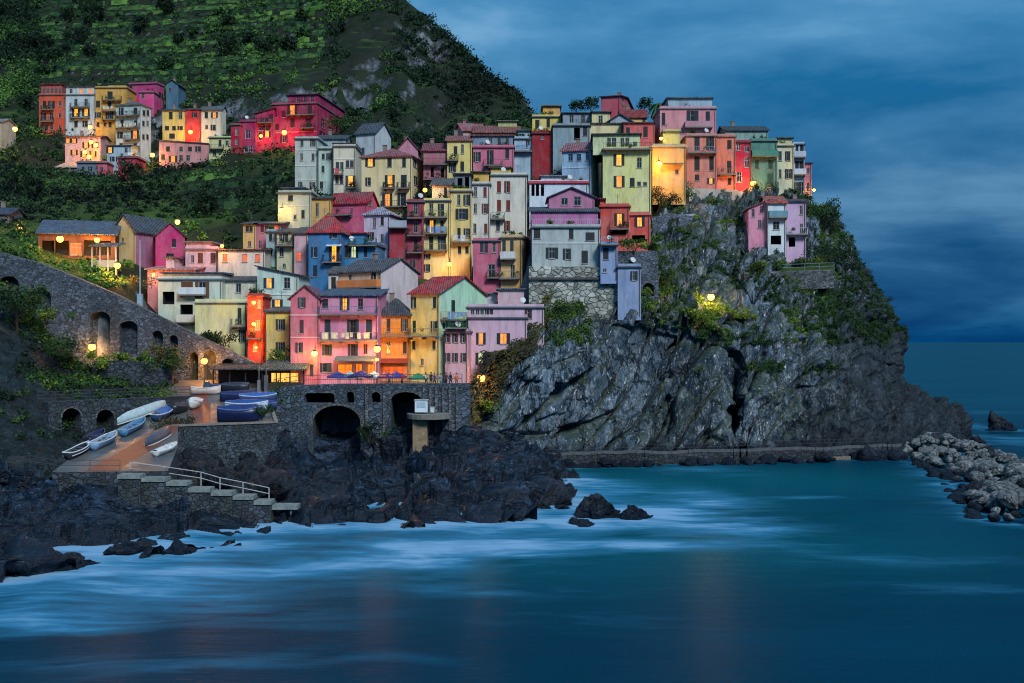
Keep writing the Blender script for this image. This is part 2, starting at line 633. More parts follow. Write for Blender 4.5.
def shore_fn(p, v, u):
    w = noise.noise_vector(p * 0.1) * 1.8
    pw = p + w
    big = noise.noise(p * 0.09) * 1.3 + noise.noise(p * 0.2) * 0.6 - .5
    blk = blocky(pw, ROT_SHORE, (0.06, 0.17, 0.26), 1.9, 0.9) + blocky(pw, ROT_SHORE, (0.17, 0.42, 0.7), 0.75, 0.4, 3.0)
    q = ROT_SHORE @ pw
    fine = noise.fractal(Vector((q.x * .3, q.y * .9, q.z * 1.3)), 0.9, 2.0, 4) * 0.25
    sw = q.z * .62 + noise.noise(q * .15) * 1.4
    sw -= math.floor(sw)
    fine += (sw - .5) * 1.25 - .7 * max(0, 1 - sw / .15)
    sw = q.z * 1.7 + noise.noise(q * .3) * 1.2
    sw -= math.floor(sw)
    fine += (sw - .5) * .3
    edge = min(1.0, v / 0.12)                      # the top edge stays under the ramp and steps
    return (0.25 + 0.75 * edge) * (big * 0.8 + blk + fine) - (1 - edge) * 0.8


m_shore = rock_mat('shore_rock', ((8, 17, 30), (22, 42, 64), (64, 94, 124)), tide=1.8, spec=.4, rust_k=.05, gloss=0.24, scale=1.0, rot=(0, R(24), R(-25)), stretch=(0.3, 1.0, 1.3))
g0 = loft(SHORE_COLS, 170, 330)
GSHORE = displace(g0, shore_fn, (0, -1, 1))
shore = link('shore_rocks', grid_mesh('shore_rocks', GSHORE, m_shore))
tag(shore, 'dark jagged wet rocks along the waterline below the village', 'rocky shore', kind='structure')

SLOPE_COLS = [
    [(-90, 265, 142), (-90, 300, 136), (-90, 350, 125), (-90, 410, 112), (-90, 445, 103), (-90, 480, 96)],
    [(-30, 272, 141), (-30, 305, 135), (-30, 352, 125), (-30, 410, 112), (-30, 445, 103), (-30, 480, 95.5)],
    [(25, 300, 140), (22, 330, 134), (20, 362, 126), (20, 410, 113.5), (22, 445, 104), (25, 478, 96)],
    [(58, 345, 139.5), (52, 362, 134), (48, 382, 127), (46, 415, 115), (50, 445, 107), (58, 474, 97)],
    [(90, 362, 139), (85, 375, 134), (80, 388, 128), (75, 412, 119), (76, 440, 112), (80, 476, 98)],
    [(150, 372, 139), (145, 382, 134), (138, 392, 129), (130, 408, 124), (128, 430, 116), (125, 478, 98)],
    [(195, 372, 139), (190, 382, 135), (185, 392, 130), (180, 404, 126), (175, 425, 119), (172, 482, 101)],
]
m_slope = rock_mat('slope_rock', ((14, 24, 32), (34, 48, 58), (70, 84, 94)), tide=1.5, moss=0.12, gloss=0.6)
g0 = loft(SLOPE_COLS, 90, 110)


def slope_fn(p, v, u):
    return noise.noise(p * 0.16) * 1.1 + blocky(p, ROT_SLAB, (0.3, 0.3, 0.3), 0.45, 0.3) + noise.fractal(p * 0.9, 0.8, 2.0, 3) * 0.25 - 0.9 * max(0, u - 0.6) / 0.4 - 0.5


GSLOPE = displace(g0, slope_fn, (0, -1, 1))
slope = link('left_bank', grid_mesh('left_bank', GSLOPE, m_slope))
tag(slope, 'steep dark rocky bank with shrubs under the arched stone road', 'bank', kind='structure')

_hp = GHEAD[3:].reshape(-1, 3)
_hx, _hy = CX + F * _hp[:, 0] / _hp[:, 1], CY - F * (_hp[:, 2] - H) / _hp[:, 1]


def head_D(px, py):
    """how far away the headland's surface is at a pixel"""
    d = np.hypot(_hx - px, _hy - py)
    near_ = np.where(d < max(3.0, d.min() + 1.0))[0]
    return float(_hp[near_, 1].min())
# ------------------------------------------------------------------ houses
HPTS = []            # footprints, for the land under the village
WM = {}              # shared window meshes
LITC = {'l': ((255, 128, 34), 1.25), 'L': ((255, 120, 30), 1.0), 'W': ((205, 225, 165), 0.75), 'y': ((255, 158, 44), 1.3), 'r': ((235, 85, 25), 0.9)}


def V3(xy, z):
    return Vector((xy[0], xy[1], z))


class Fac:
    """one wall plane: origin A (xy), direction u, length W"""

    def __init__(self, A, u, W):
        self.A, self.u, self.W = Vector(A), Vector(u), W
        self.n = Vector((u[1], -u[0]))
        self.ang = math.atan2(u[1], u[0])

    def sz(self, px, py):
        r = Vector(((px - CX) / F, 1.0))
        # A + s u = t r
        det = self.u.x * (-r.y) + r.x * self.u.y
        s = (-self.A.x * (-r.y) - r.x * self.A.y) / det
        t = (self.u.x * (-self.A.y) + self.u.y * self.A.x) / det
        return s, H + (CY - py) / F * t, t

    def pt(self, s, z, out=0.0):
        p = self.A + self.u * s + self.n * out
        return Vector((p.x, p.y, z))


def wall_face(mb, fac, outline, holes, off, reveal=0.2, m=0):
    loops = [outline] + [[(a, c), (b, c), (b, d), (a, d)] for a, b, c, d in holes]
    pts = [fac.pt(s, z) - off for lp in loops for s, z in lp]
    tri = tessellate_polygon([[Vector((s, z, 0)) for s, z in lp] for lp in loops])
    n3 = Vector((fac.n.x, fac.n.y, 0))
    fs = []
    for a, b, c in tri:
        nn = (pts[b] - pts[a]).cross(pts[c] - pts[a])
        fs.append((a, b, c) if nn.dot(n3) > 0 else (a, c, b))
    mb.add(pts, fs, m)
    for a, b, c, d in holes:
        cs = [(a, c), (b, c), (b, d), (a, d)]
        for i in range(4):
            p, q = cs[i], cs[(i + 1) % 4]
            mb.quad(fac.pt(*p) - off, fac.pt(*q) - off, fac.pt(*q, -reveal) - off, fac.pt(*p, -reveal) - off, m)


def win_meshes(w, h, style, shc, frc):
    shc = tuple(int(c * .62) for c in shc)
    w, h = round(w * 8) / 8, round(h * 8) / 8
    key = (w, h, style, shc, frc)
    if key in WM:
        return WM[key]
    out = []                                  # (name, mesh)
    a, b = w / 2, h / 2
    fm = plain('window_frame_paint', frc, 0.6)
    if style == 'd':
        mb = MB()
        f = 0.09
        mb.box(-a, -a + f, 0.04, 0.16, -b, b); mb.box(a - f, a, 0.04, 0.16, -b, b); mb.box(-a + f, a - f, 0.04, 0.16, b - f, b)
        out.append(('door', mb.mesh('door', fm)))
        mb = MB()
        mb.box(-a + f, -0.01, 0.1, 0.15, -b + .02, b - f); mb.box(0.01, a - f, 0.1, 0.15, -b + .02, b - f)
        for sx in (-1, 1):
            mb.box(min(sx * .08, sx * (a - f - .07)), max(sx * .08, sx * (a - f - .07)), 0.075, 0.1, -b + .2, -0.1 * h)
            mb.box(min(sx * .08, sx * (a - f - .07)), max(sx * .08, sx * (a - f - .07)), 0.075, 0.1, 0.02, b - f - .1)
        out.append(('door_leaf', mb.mesh('door_leaf', louvre(shc))))
        WM[key] = out
        return out
    mb = MB()
    f = 0.07
    y0, y1 = 0.06, 0.14
    mb.box(-a, -a + f, y0, y1, -b, b); mb.box(a - f, a, y0, y1, -b, b)
    mb.box(-a + f, a - f, y0, y1, b - f, b); mb.box(-a + f, a - f, y0, y1, -b, -b + f)
    mb.box(-0.03, 0.03, y0 + .01, y1 - .01, -b + f, b - f)
    if h > 1.0:
        mb.box(-a + f, -0.03, y0 + .015, y1 - .015, 0.12 * h, 0.12 * h + .04); mb.box(0.03, a - f, y0 + .015, y1 - .015, 0.12 * h, 0.12 * h + .04)
    mb.box(-a - .08, a + .08, -0.09, 0.05, -b - .1, -b - .005, 1)
    out.append(('window', mb.mesh('window', [fm, plain('sill_stone', (150, 150, 145), 0.8)])))
    mb = MB()
    mb.quad((-a + .02, 0.12, -b + .02), (a - .02, 0.12, -b + .02), (a - .02, 0.12, b - .02), (-a + .02, 0.12, b - .02))
    gm = lit(*LITC[style]) if style in LITC else glass()
    out.append(('pane', mb.mesh('pane', gm)))
    if style in 'olWya':
        for sx in ((-1, 1) if style != 'a' else (-1,)):
            mb = MB()
            x0, x1 = sorted((sx * (a + 0.01), sx * (a + w * 0.46)))
            mb.box(x0, x1, -0.075, -0.03, -b, b)
            out.append(('shutter', mb.mesh('shutter', louvre(shc))))
    if style in 'ca':
        for sx in ((-1, 1) if style == 'c' else (1,)):
            mb = MB()
            x0, x1 = sorted((sx * 0.012, sx * (a - .02)))
            mb.box(x0, x1, 0.0, 0.045, -b + .02, b - .02)
            out.append(('shutter', mb.mesh('shutter', louvre(shc))))
    WM[key] = out
    return out


def put_windows(root, off, fac, wins, W, zlim, shc, frc):
    """returns holes; wins: (s, z, w, h, style)"""
    holes = []
    for s, z, w, h, st in wins:
        rr = random.Random(int(abs(s * 7919 + z * 104729 + fac.A.x * 31)))
        if st == 'c':
            k = rr.random()
            st = 'c' if k < .58 else ('a' if k < .72 else ('o' if k < .86 and w < 1.0 else 'n'))
        w *= 1 + .12 * (rr.random() - .5)
        h *= 1 + .1 * (rr.random() - .5)
        w, h = max(0.5, round(w * 8) / 8), max(0.5, round(h * 8) / 8)
        a, b, c, d = s - w / 2, s + w / 2, z - h / 2, z + h / 2
        if a < 0.1 or b > W - 0.1 or d > zlim(s) - 0.08:
            continue
        if any(a < q[1] + .05 and b > q[0] - .05 and c < q[3] + .05 and d > q[2] - .05 for q in holes):
            continue
        holes.append((a, b, c, d))
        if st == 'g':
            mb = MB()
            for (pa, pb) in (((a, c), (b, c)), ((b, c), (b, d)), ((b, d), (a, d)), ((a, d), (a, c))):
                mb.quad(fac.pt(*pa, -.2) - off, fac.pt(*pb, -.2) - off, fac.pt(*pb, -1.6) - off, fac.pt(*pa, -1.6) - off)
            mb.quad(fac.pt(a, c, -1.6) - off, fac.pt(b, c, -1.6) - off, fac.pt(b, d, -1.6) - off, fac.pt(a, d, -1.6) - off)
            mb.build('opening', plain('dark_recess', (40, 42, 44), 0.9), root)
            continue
        ms = win_meshes(w, h, st, shc, frc)
        par = link(ms[0][0], ms[0][1], root, fac.pt(s, z) - off, fac.ang)
        for nm, me in ms[1:]:
            link(nm, me, par)
    return holes


def FOL_POT():
    return foliage('potted_foliage', (20, 40, 26), (46, 80, 36), (96, 124, 50))


def balcony(root, off, fac, s0, s1, z, kind, rail=(50, 58, 62), proj=0.95):
    mb = MB()
    q = lambda s, o, zz: fac.pt(s, zz, o) - off
    def bx(mb, a, b, o0, o1, z0, z1):
        mb.hexa((q(a, o1, z0), q(b, o1, z0), q(b, o0, z0), q(a, o0, z0), q(a, o1, z1), q(b, o1, z1), q(b, o0, z1), q(a, o0, z1)))
    bx(mb, s0, s1, 0.004, proj, z - .18, z)
    n = max(2, int((s1 - s0) / 2.2) + 1)
    for i in range(n):
        sc = s0 + .2 + (s1 - s0 - .4) * i / (n - 1)
        bx(mb, sc - .08, sc + .08, 0.004, proj * .7, z - .42, z - .181)
    b = mb.build('balcony', plain('balcony_slab', (120, 116, 110), 0.85), root)
    mb = MB()
    top = z + 0.95
    if kind == 's':
        bx(mb, s0, s1, proj - .1, proj - .01, z + .003, top); bx(mb, s0, s0 + .09, .01, proj - .101, z + .003, top); bx(mb, s1 - .09, s1, .01, proj - .101, z + .003, top)
        mb.build('parapet', plaster(rail), b)
        return
    bx(mb, s0, s1, proj - .07, proj - .02, top - .05, top)
    bx(mb, s0, s1, proj - .06, proj - .03, z + .06, z + .1)
    for e in (s0, s1 - .05):
        bx(mb, e, e + .05, 0.01, proj - .071, top - .05, top)
    k = int((s1 - s0) / .3)
    for i in range(k + 1):
        s = s0 + (s1 - s0 - .03) * i / max(1, k)
        bx(mb, s, s + .03, proj - .06, proj - .03, z + .101, top - .051)
    for j in range(1, 6):
        o = proj * j / 6.0 - .05
        for e in (s0 + .01, s1 - .04):
            bx(mb, e, e + .03, o, o + .03, z + .003, top - .051)
    mb.build('railing', plain('railing_iron', rail, 0.5), b)
    rr = random.Random(int(abs(s0 * 977 + z * 131 + off.x * 17)))
    if rr.random() < .5:
        k = rr.randint(1, 4)
        cs = np.array([tuple(q(s0 + .3 + (s1 - s0 - .6) * rr.random(), proj * .7, z + .35 + .5 * rr.random())) for _ in range(k)])
        for c_ in cs:
            v, qd, tt = leaf_quads(c_[None], np.full(1, .34), np.full(1, 44), .2, np.full(1, .3 + .5 * rr.random()), .9)
            link('potted_plant', np_mesh('potted_plant', v, qd, FOL_POT(), attr={'tint': tt}), b)
    elif rr.random() < .45:
        x = s0 + .3
        cm_ = plain('washed_cloth', rr.choice([(200, 206, 214), (120, 150, 190), (190, 90, 90), (206, 200, 170)]), .9, var=.4)
        while x < s1 - .7:
            mb = MB()
            wd, hd = .3 + .5 * rr.random(), .5 + .5 * rr.random()
            bx(mb, x, x + wd, proj + .01, proj + .04, top - hd, top - .02)
            mb.build('laundry_cloth', cm_, b)
            x += wd + .1 + .5 * rr.random()


def roof_mesh(fp, ze, kind, rise, o=0.35, th=0.16):
    """fp: function (s,t,z)->point; W,d sizes; returns MB"""
    pt, W, d = fp
    mb = MB()
    slab = lambda pl: mb.prism([pt(*p) for p in pl], (0, 0, th))
    if kind == 'gx':
        k = rise / (d / 2)
        slab([(-o, -o, ze - k * o), (W + o, -o, ze - k * o), (W + o, d / 2, ze + rise), (-o, d / 2, ze + rise)])
        slab([(W + o, d + o, ze - k * o), (-o, d + o, ze - k * o), (-o, d / 2 + .001, ze + rise), (W + o, d / 2 + .001, ze + rise)])
    elif kind == 'gy':
        k = rise / (W / 2)
        slab([(-o, d + o, ze - k * o), (-o, -o, ze - k * o), (W / 2, -o, ze + rise), (W / 2, d + o, ze + rise)])
        slab([(W + o, -o, ze - k * o), (W + o, d + o, ze - k * o), (W / 2 + .001, d + o, ze + rise), (W / 2 + .001, -o, ze + rise)])
    elif kind == 'hip':
        m = min(W, d) / 2
        k = rise / m
        e = ze - k * o
        if W >= d:
            r0, r1 = (m, d / 2, ze + rise), (W - m, d / 2, ze + rise)
        else:
            r0, r1 = (W / 2, m, ze + rise), (W / 2, d - m, ze + rise)
        a, b, c, f = (-o, -o, e), (W + o, -o, e), (W + o, d + o, e), (-o, d + o, e)
        if W >= d:
            slab([a, b, r1, r0]); slab([b, c, r1]); slab([c, f, r0, r1]); slab([f, a, r0])
        else:
            slab([a, b, r0]); slab([b, c, r1, r0]); slab([c, f, r1]); slab([f, a, r0, r1])
    elif kind in ('sl', 'sr', 'sb', 'sf'):
        z = {'sl': (rise, 0, 0, rise), 'sr': (0, rise, rise, 0), 'sb': (0, 0, rise, rise), 'sf': (rise, rise, 0, 0)}[kind]
        slab([(-o, -o, ze + z[0]), (W + o, -o, ze + z[1]), (W + o, d + o, ze + z[2]), (-o, d + o, ze + z[3])])
    return mb


def house(label, px0, px1, D, yaw, ytop, ybase, color, roof=('flat',), wins=(), px2=None, pxl=None, dep=7.0, rwins=(), lwins=(), bal=(), rbal=(), sh=(40, 52, 50), fr=(150, 150, 145), trim=None, courses=(), blocks=(), awn=(), name='house', cat='house', group='houses of the hillside village', chim=None, found=3.0, dirt=0.8, rail=(50, 58, 62), sidecolor=None, ground=True, lower=None):
    yw = R(yaw)
    u = Vector((math.cos(yw), -math.sin(yw)))
    M = P((px0 + px1) / 2, 0, D).xy
    f0 = Fac(M, u, 1)
    s0, s1 = f0.sz(px0, 0)[0], f0.sz(px1, 0)[0]
    A = M + u * s0
    W = s1 - s0
    fr_ = Fac(A, u, W)
    d = -fr_.n
    if px2:
        sd = Fac(A + u * W, d, 1).sz(px2, 0)[0]
        if 1.5 < sd < 30:
            dep = sd
        else:
            print('dep?', label, round(sd, 1))
    if pxl:
        sd = Fac(A, d, 1).sz(pxl, 0)[0]
        if 1.5 < sd < 30:
            dep = sd
        else:
            print('depl?', label, round(sd, 1))
    B = A + u * W
    Cc, Dd = B + d * dep, A + d * dep
    _, ze, _ = fr_.sz((px0 + px1) / 2, ytop)
    _, zb, _ = fr_.sz((px0 + px1) / 2, ybase)
    off = Vector(((A.x + Cc.x) / 2, (A.y + Cc.y) / 2, zb))
    root = empty(name, off)
    tag(root, label, cat, group)
    z0 = zb - found
    if ground:
        HPTS.append((A, B, Cc, Dd, zb))
    kind = roof[0]
    rise = roof[1] if len(roof) > 1 else 0
    rc = roof[2] if len(roof) > 2 else (95, 100, 105)
    facR = Fac(B, d, dep)
    facL = Fac(Dd, -d, dep)
    facB = Fac(Cc, -u, W)
    fz = {f: (lambda s: ze) for f in 'FRLB'}
    ol = {}
    for key, ln in (('F', W), ('R', dep), ('B', W), ('L', dep)):
        ol[key] = [(0, z0), (ln, z0), (ln, ze), (0, ze)]
    if kind == 'gx':
        for kx in 'RL':
            ol[kx] = [(0, z0), (dep, z0), (dep, ze), (dep / 2, ze + rise), (0, ze)]
            fz[kx] = lambda s: ze + rise * (1 - abs(s - dep / 2) / (dep / 2))
    elif kind == 'gy':
        for kx in 'FB':
            ol[kx] = [(0, z0), (W, z0), (W, ze), (W / 2, ze + rise), (0, ze)]
            fz[kx] = lambda s: ze + rise * (1 - abs(s - W / 2) / (W / 2))
    elif kind in ('sl', 'sr', 'sb', 'sf'):
        zz = {'sl': (rise, 0, 0, rise), 'sr': (0, rise, rise, 0), 'sb': (0, 0, rise, rise), 'sf': (rise, rise, 0, 0)}[kind]
        for kx, (i, j) in (('F', (0, 1)), ('R', (1, 2)), ('B', (2, 3)), ('L', (3, 0))):
            ln = W if kx in 'FB' else dep
            ol[kx] = [(0, z0), (ln, z0), (ln, ze + zz[j]), (0, ze + zz[i])]
            fz[kx] = (lambda a, b, ln: (lambda s: ze + a + (b - a) * s / ln))(zz[i], zz[j], ln)

    def conv(fac, rows):
        out = []
        for py, w, h, st, pxs in rows:
            for px in pxs:
                s, z, t = fac.sz(px, py)
                cosang = abs(fac.n.y) if fac is fr_ else max(0.25, abs(fac.u.x - (px - CX) / F * fac.u.y))
                out.append((s, z, w * t / F / (cosang if fac is not fr_ else 1.0), h * t / F, st))
        return out
    hF = put_windows(root, off, fr_, conv(fr_, wins), W, fz['F'], sh, fr)
    hR = put_windows(root, off, facR, conv(facR, rwins), dep, fz['R'], sh, fr)
    hL = put_windows(root, off, facL, conv(facL, lwins), dep, fz['L'], sh, fr)
    mb = MB()
    wall_face(mb, fr_, ol['F'], hF, off)
    wall_face(mb, facR, ol['R'], hR, off, m=1 if sidecolor else 0)
    wall_face(mb, facB, ol['B'], [], off)
    wall_face(mb, facL, ol['L'], hL, off, m=1 if sidecolor else 0)
    mats = [plaster(color, dirt)] + ([plaster(sidecolor, dirt)] if sidecolor else [])
    mb.build('wall', mats, root)
    pt = lambda s, t, z: V3(A + u * s + d * t, z) - off
    if kind == 'flat':
        mb = MB()
        tp = 0.45
        mb.hexa([pt(-.22, -.3, ze - .06), pt(W + .22, -.3, ze - .06), pt(W + .22, dep + .22, ze - .06), pt(-.22, dep + .22, ze - .06),
                 pt(-.22, -.3, ze + .12), pt(W + .22, -.3, ze + .12), pt(W + .22, dep + .22, ze + .12), pt(-.22, dep + .22, ze + .12)], 0)
        for a, b, c, e in ((0, W, 0, .2), (0, W, dep - .2, dep), (0, .2, .201, dep - .201), (W - .2, W, .201, dep - .201)):
            mb.hexa([pt(a, c, ze + .121), pt(b, c, ze + .121), pt(b, e, ze + .121), pt(a, e, ze + .121), pt(a, c, ze + tp), pt(b, c, ze + tp), pt(b, e, ze + tp), pt(a, e, ze + tp)], 1)
        mb.build('roof', [plain('roof_slab', rc, 0.85), plaster(color, dirt)], root)
        rf = None
    else:
        rf = roof_mesh((pt, W, dep), ze + .01, kind, rise).build('roof', tiles(rc), root)
    for (fs, ft, hh) in (chim if chim is not None else ([(0.3, 0.6, 1.1)] if kind in ('gx', 'gy', 'hip') else [])):
        zt = ze + rise * 0.55
        mb = MB()
        s, t = W * fs, dep * ft
        mb.hexa([pt(s - .3, t - .25, zt), pt(s + .3, t - .25, zt), pt(s + .3, t + .25, zt), pt(s - .3, t + .25, zt), pt(s - .3, t - .25, zt + .6 + hh), pt(s + .3, t - .25, zt + .6 + hh), pt(s + .3, t + .25, zt + .6 + hh), pt(s - .3, t + .25, zt + .6 + hh)])
        mb.hexa([pt(s - .4, t - .35, zt + .603 + hh), pt(s + .4, t - .35, zt + .603 + hh), pt(s + .4, t + .35, zt + .603 + hh), pt(s - .4, t + .35, zt + .603 + hh), pt(s - .4, t - .35, zt + .7 + hh), pt(s + .4, t - .35, zt + .7 + hh), pt(s + .4, t + .35, zt + .7 + hh), pt(s - .4, t + .35, zt + .7 + hh)])
        mb.build('chimney', plaster((140, 125, 115)), root)
    rr = random.Random(label)
    if rr.random() < .55:
        zt = ze + (rise * .8 if kind != 'flat' else .1)
        s, t_ = W * (.25 + .5 * rr.random()), dep * .5
        mb = MB()
        hh = 1.6 + rr.random()
        a_ = pt(s, t_, zt - .3)
        mb.tube(a_, a_ + Vector((0, 0, hh)), .03, n=5)
        for k in range(3):
            mb.tube(a_ + Vector((-.5 + .1 * k, 0, hh - .05 - .18 * k)), a_ + Vector((.5 - .1 * k, 0, hh - .05 - .18 * k)), .018, n=4)
        mb.build('aerial', plain('aerial_metal', (70, 74, 80), .4), root)
    if rr.random() < .3 and kind == 'flat':
        a_ = pt(W * (.2 + .6 * rr.random()), .5, ze + .45)
        mb = MB(); mb.tube(a_, a_ + Vector((0, 0, .5)), .03, n=5); mb.tube(a_ + Vector((0, -.1, .5)), a_ + Vector((.05, -.22, .56)), .12, .4, 12); mb.build('satellite_dish', plain('dish_paint', (190, 194, 196), .5), root)
    if rr.random() < .35 and kind == 'flat':
        k = rr.randint(2, 5)
        cs = np.array([tuple(pt(W * (.1 + .8 * rr.random()), .5 + .5 * rr.random(), ze + .6 + .3 * rr.random())) for _ in range(k)])
        for c_ in cs:
            v, qd, tt = leaf_quads(c_[None], np.full(1, .42), np.full(1, 50), .22, np.full(1, .3 + .5 * rr.random()), .9)
            link('potted_plant', np_mesh('potted_plant', v, qd, FOL_POT(), attr={'tint': tt}), root)
    tc = trim or tuple(int(min(255, c * 0.6 + 90)) for c in color)
    for cy in courses:
        z = fr_.sz((px0 + px1) / 2, cy)[1]
        mb = MB()
        mb.hexa([fr_.pt(0, z - .1, .07) - off, fr_.pt(W, z - .1, .07) - off, fr_.pt(W, z - .1, .003) - off, fr_.pt(0, z - .1, .003) - off, fr_.pt(0, z + .1, .07) - off, fr_.pt(W, z + .1, .07) - off, fr_.pt(W, z + .1, .003) - off, fr_.pt(0, z + .1, .003) - off])
        mb.build('string_course', plaster(tc, 0.3), root)
    # rain pipe at one edge
    if ytop < ybase - 22:
        mb = MB()
        sp = W - 0.18
        mb.tube(fr_.pt(sp, z0 + .5, .09) - off, fr_.pt(sp, ze - .3, .09) - off, .055, n=6)
        mb.build('drainpipe', plain('drainpipe_metal', (96, 88, 80), 0.5), root)
    for b in bal:
        s0_, z_, _ = fr_.sz(b[0], b[2]); s1_, _, _ = fr_.sz(b[1], b[2])
        balcony(root, off, fr_, max(0, s0_), min(W + .6, s1_), z_, b[3] if len(b) > 3 else 'r', b[4] if len(b) > 4 else rail)
    for b in rbal:
        s0_, z_, _ = facR.sz(b[0], b[2]); s1_, _, _ = facR.sz(b[1], b[2])
        balcony(root, off, facR, max(0, s0_), min(dep, s1_), z_, b[3] if len(b) > 3 else 'r', b[4] if len(b) > 4 else rail)
    for bk in blocks:           # a set-back upper storey: (px0, px1, ytop, setback, colour, roof colour, windows)
        b0, b1, bt, sb, bc, brc = bk[:6]
        bw = bk[6] if len(bk) > 6 else ()
        fb = Fac(A + d * sb, u, W)
        s0_ = fb.sz(b0, bt)[0]; s1_, zt, _ = fb.sz(b1, bt)
        dd = max(1.5, dep - sb - .3)
        fb2 = Fac(A + d * sb + u * s0_, u, s1_ - s0_)
        wl = conv(fb2, bw)
        aroot = MB()
        hh = put_windows(root, off, fb2, [(s, z, w, h, st) for s, z, w, h, st in wl], s1_ - s0_, lambda s: zt, sh, fr)
        wall_face(aroot, fb2, [(0, ze - .6), (s1_ - s0_, ze - .6), (s1_ - s0_, zt), (0, zt)], hh, off)
        q = lambda s, t, z: V3(A + u * (s0_ + s) + d * (sb + t), z) - off
        w_ = s1_ - s0_
        aroot.quad(q(w_, 0, ze - .6), q(w_, dd, ze - .6), q(w_, dd, zt), q(w_, 0, zt))
        aroot.quad(q(0, dd, ze - .6), q(0, 0, ze - .6), q(0, 0, zt), q(0, dd, zt))
        aroot.quad(q(w_, dd, ze - .6), q(0, dd, ze - .6), q(0, dd, zt), q(w_, dd, zt))
        at = aroot.build('upper_storey', plaster(bc, dirt), root)
        mb = MB()
        mb.hexa([q(-.3, -.4, zt), q(w_ + .3, -.4, zt), q(w_ + .3, dd + .2, zt + .05), q(-.3, dd + .2, zt + .05), q(-.3, -.4, zt + .18), q(w_ + .3, -.4, zt + .18), q(w_ + .3, dd + .2, zt + .4), q(-.3, dd + .2, zt + .4)])
        mb.build('upper_roof', tiles(brc), at)
    for a in awn:               # (px0, px1, py, drop metres, colour)
        s0_, z_, _ = fr_.sz(a[0], a[2]); s1_, _, _ = fr_.sz(a[1], a[2])
        ln = a[5] if len(a) > 5 else 1.6
        mb = MB()
        q = lambda s, o, zz: fr_.pt(s, zz, o) - off
        mb.hexa([q(s0_, ln, z_ - a[3]), q(s1_, ln, z_ - a[3]), q(s1_, .01, z_), q(s0_, .01, z_), q(s0_, ln, z_ - a[3] + .08), q(s1_, ln, z_ - a[3] + .08), q(s1_, .01, z_ + .08), q(s0_, .01, z_ + .08)])
        mb.build('awning', plain('awning_cloth', a[4], 0.8), root)
    return root
# ------------------------------------------------------------------ the village, house by house
RED, SLATE, PINKR, GREY = (150, 62, 62), (78, 90, 104), (158, 92, 92), (100, 112, 120)
GRN, BRN, BLU, DRK = (38, 62, 56), (120, 58, 40), (48, 84, 120), (34, 40, 46)
h = house
# -- far row up the valley (left)
FARG = 'houses of the far upper hamlet'
h('tall orange house at the outer end of the upper hamlet', 39, 65, 272, 4, 95, 134, (205, 84, 52), ('flat',), [(104.5, 3.6, 7, 'c', [44.5, 47.8, 51.5]), (116.5, 3.6, 7, 'c', [44.5, 47.8, 51.5]), (127.5, 3.4, 5, 'c', [44.5, 51.5]), (103.5, 3, 4.5, 'n', [60]), (115.5, 3, 4.5, 'n', [60]), (127.5, 3, 4.5, 'n', [60])], bal=[(42, 54, 110), (42, 54, 122)], blocks=[(41, 62, 84.5, 2.5, (170, 84, 80), RED, [(91, 2.2, 4.5, 'n', [44, 48, 52, 56, 60])])], group=FARG, dep=8)
h('pale blue house with three lit attic windows in the upper hamlet', 65.6, 95, 271, 2, 95, 134, (178, 196, 204), ('flat',), [(102.5, 3.6, 7, 'c', [75.8, 86]), (112.5, 4, 7.5, 'y', [76, 86]), (124, 3.6, 6, 'c', [76, 86])], bal=[(71, 90, 107.5), (71, 90, 118)], blocks=[(66, 94, 86.8, 1.2, (190, 205, 205), SLATE, [(91.5, 3.4, 5, 'L', [81, 90.5, 93]), (91.5, 3, 5, 'n', [71])])], group=FARG, dep=8)
h('ochre house with three railed balconies in the upper hamlet', 95.4, 127, 270, 0, 88, 137, (206, 160, 62), ('flat',), [(95.5, 5, 8, 'c', [110]), (104, 4, 7, 'c', [98, 109.5]), (115, 3, 5.5, 'c', [98]), (115.5, 4, 7, 'c', [109.5]), (124.5, 3, 5, 'c', [98, 105, 110])], bal=[(103, 122, 100.5), (103, 118, 111), (103, 116, 120)], blocks=[(108, 126, 84, 3, (212, 178, 90), SLATE, [(91, 4, 6, 'c', [121])])], group=FARG, dep=8)
h('magenta house standing highest in the upper hamlet', 128, 157, 276, 10, 84, 112, (190, 62, 122), ('flat',), [(86.5, 4, 6, 'c', [140.5, 150]), (95, 3.2, 5, 'c', [131, 142])], px2=164, rwins=[(96, 3, 5, 'c', [161.5])], group=FARG)
h('pink annexe in front of the magenta house in the upper hamlet', 139, 154, 273, 2, 92.5, 112, (205, 70, 130), ('flat',), [(96, 3, 4.5, 'n', [143])], group=FARG, dep=3)
h('small steel blue cottage beside the magenta house in the upper hamlet', 166, 178, 275, 2, 84, 102, (74, 112, 136), ('gy', 1.0, SLATE), [(90, 3, 4, 'n', [170])], group=FARG, dep=6)
h('tall pale blue hamlet house with four dark balconies', 115.8, 141, 262, 14, 105, 164, (176, 198, 202), ('hip', 0.9, GREY), [(111.5, 3.8, 7.5, 'c', [122, 135.5]), (123.5, 3.6, 6.5, 'c', [122, 135.5]), (135, 4, 7, 'c', [121]), (135, 5, 9, 'l', [135]), (146.5, 3.6, 7, 'c', [121, 135])], px2=151, rwins=[(113, 2.4, 5.5, 'c', [144, 148]), (123.5, 2.4, 5.5, 'c', [143.5, 147.8]), (137, 2.4, 5, 'c', [143.5, 147.5])], bal=[(117, 140, 116.5), (117, 140, 128.5), (126, 140, 140), (117, 140, 151.5)], group=FARG)
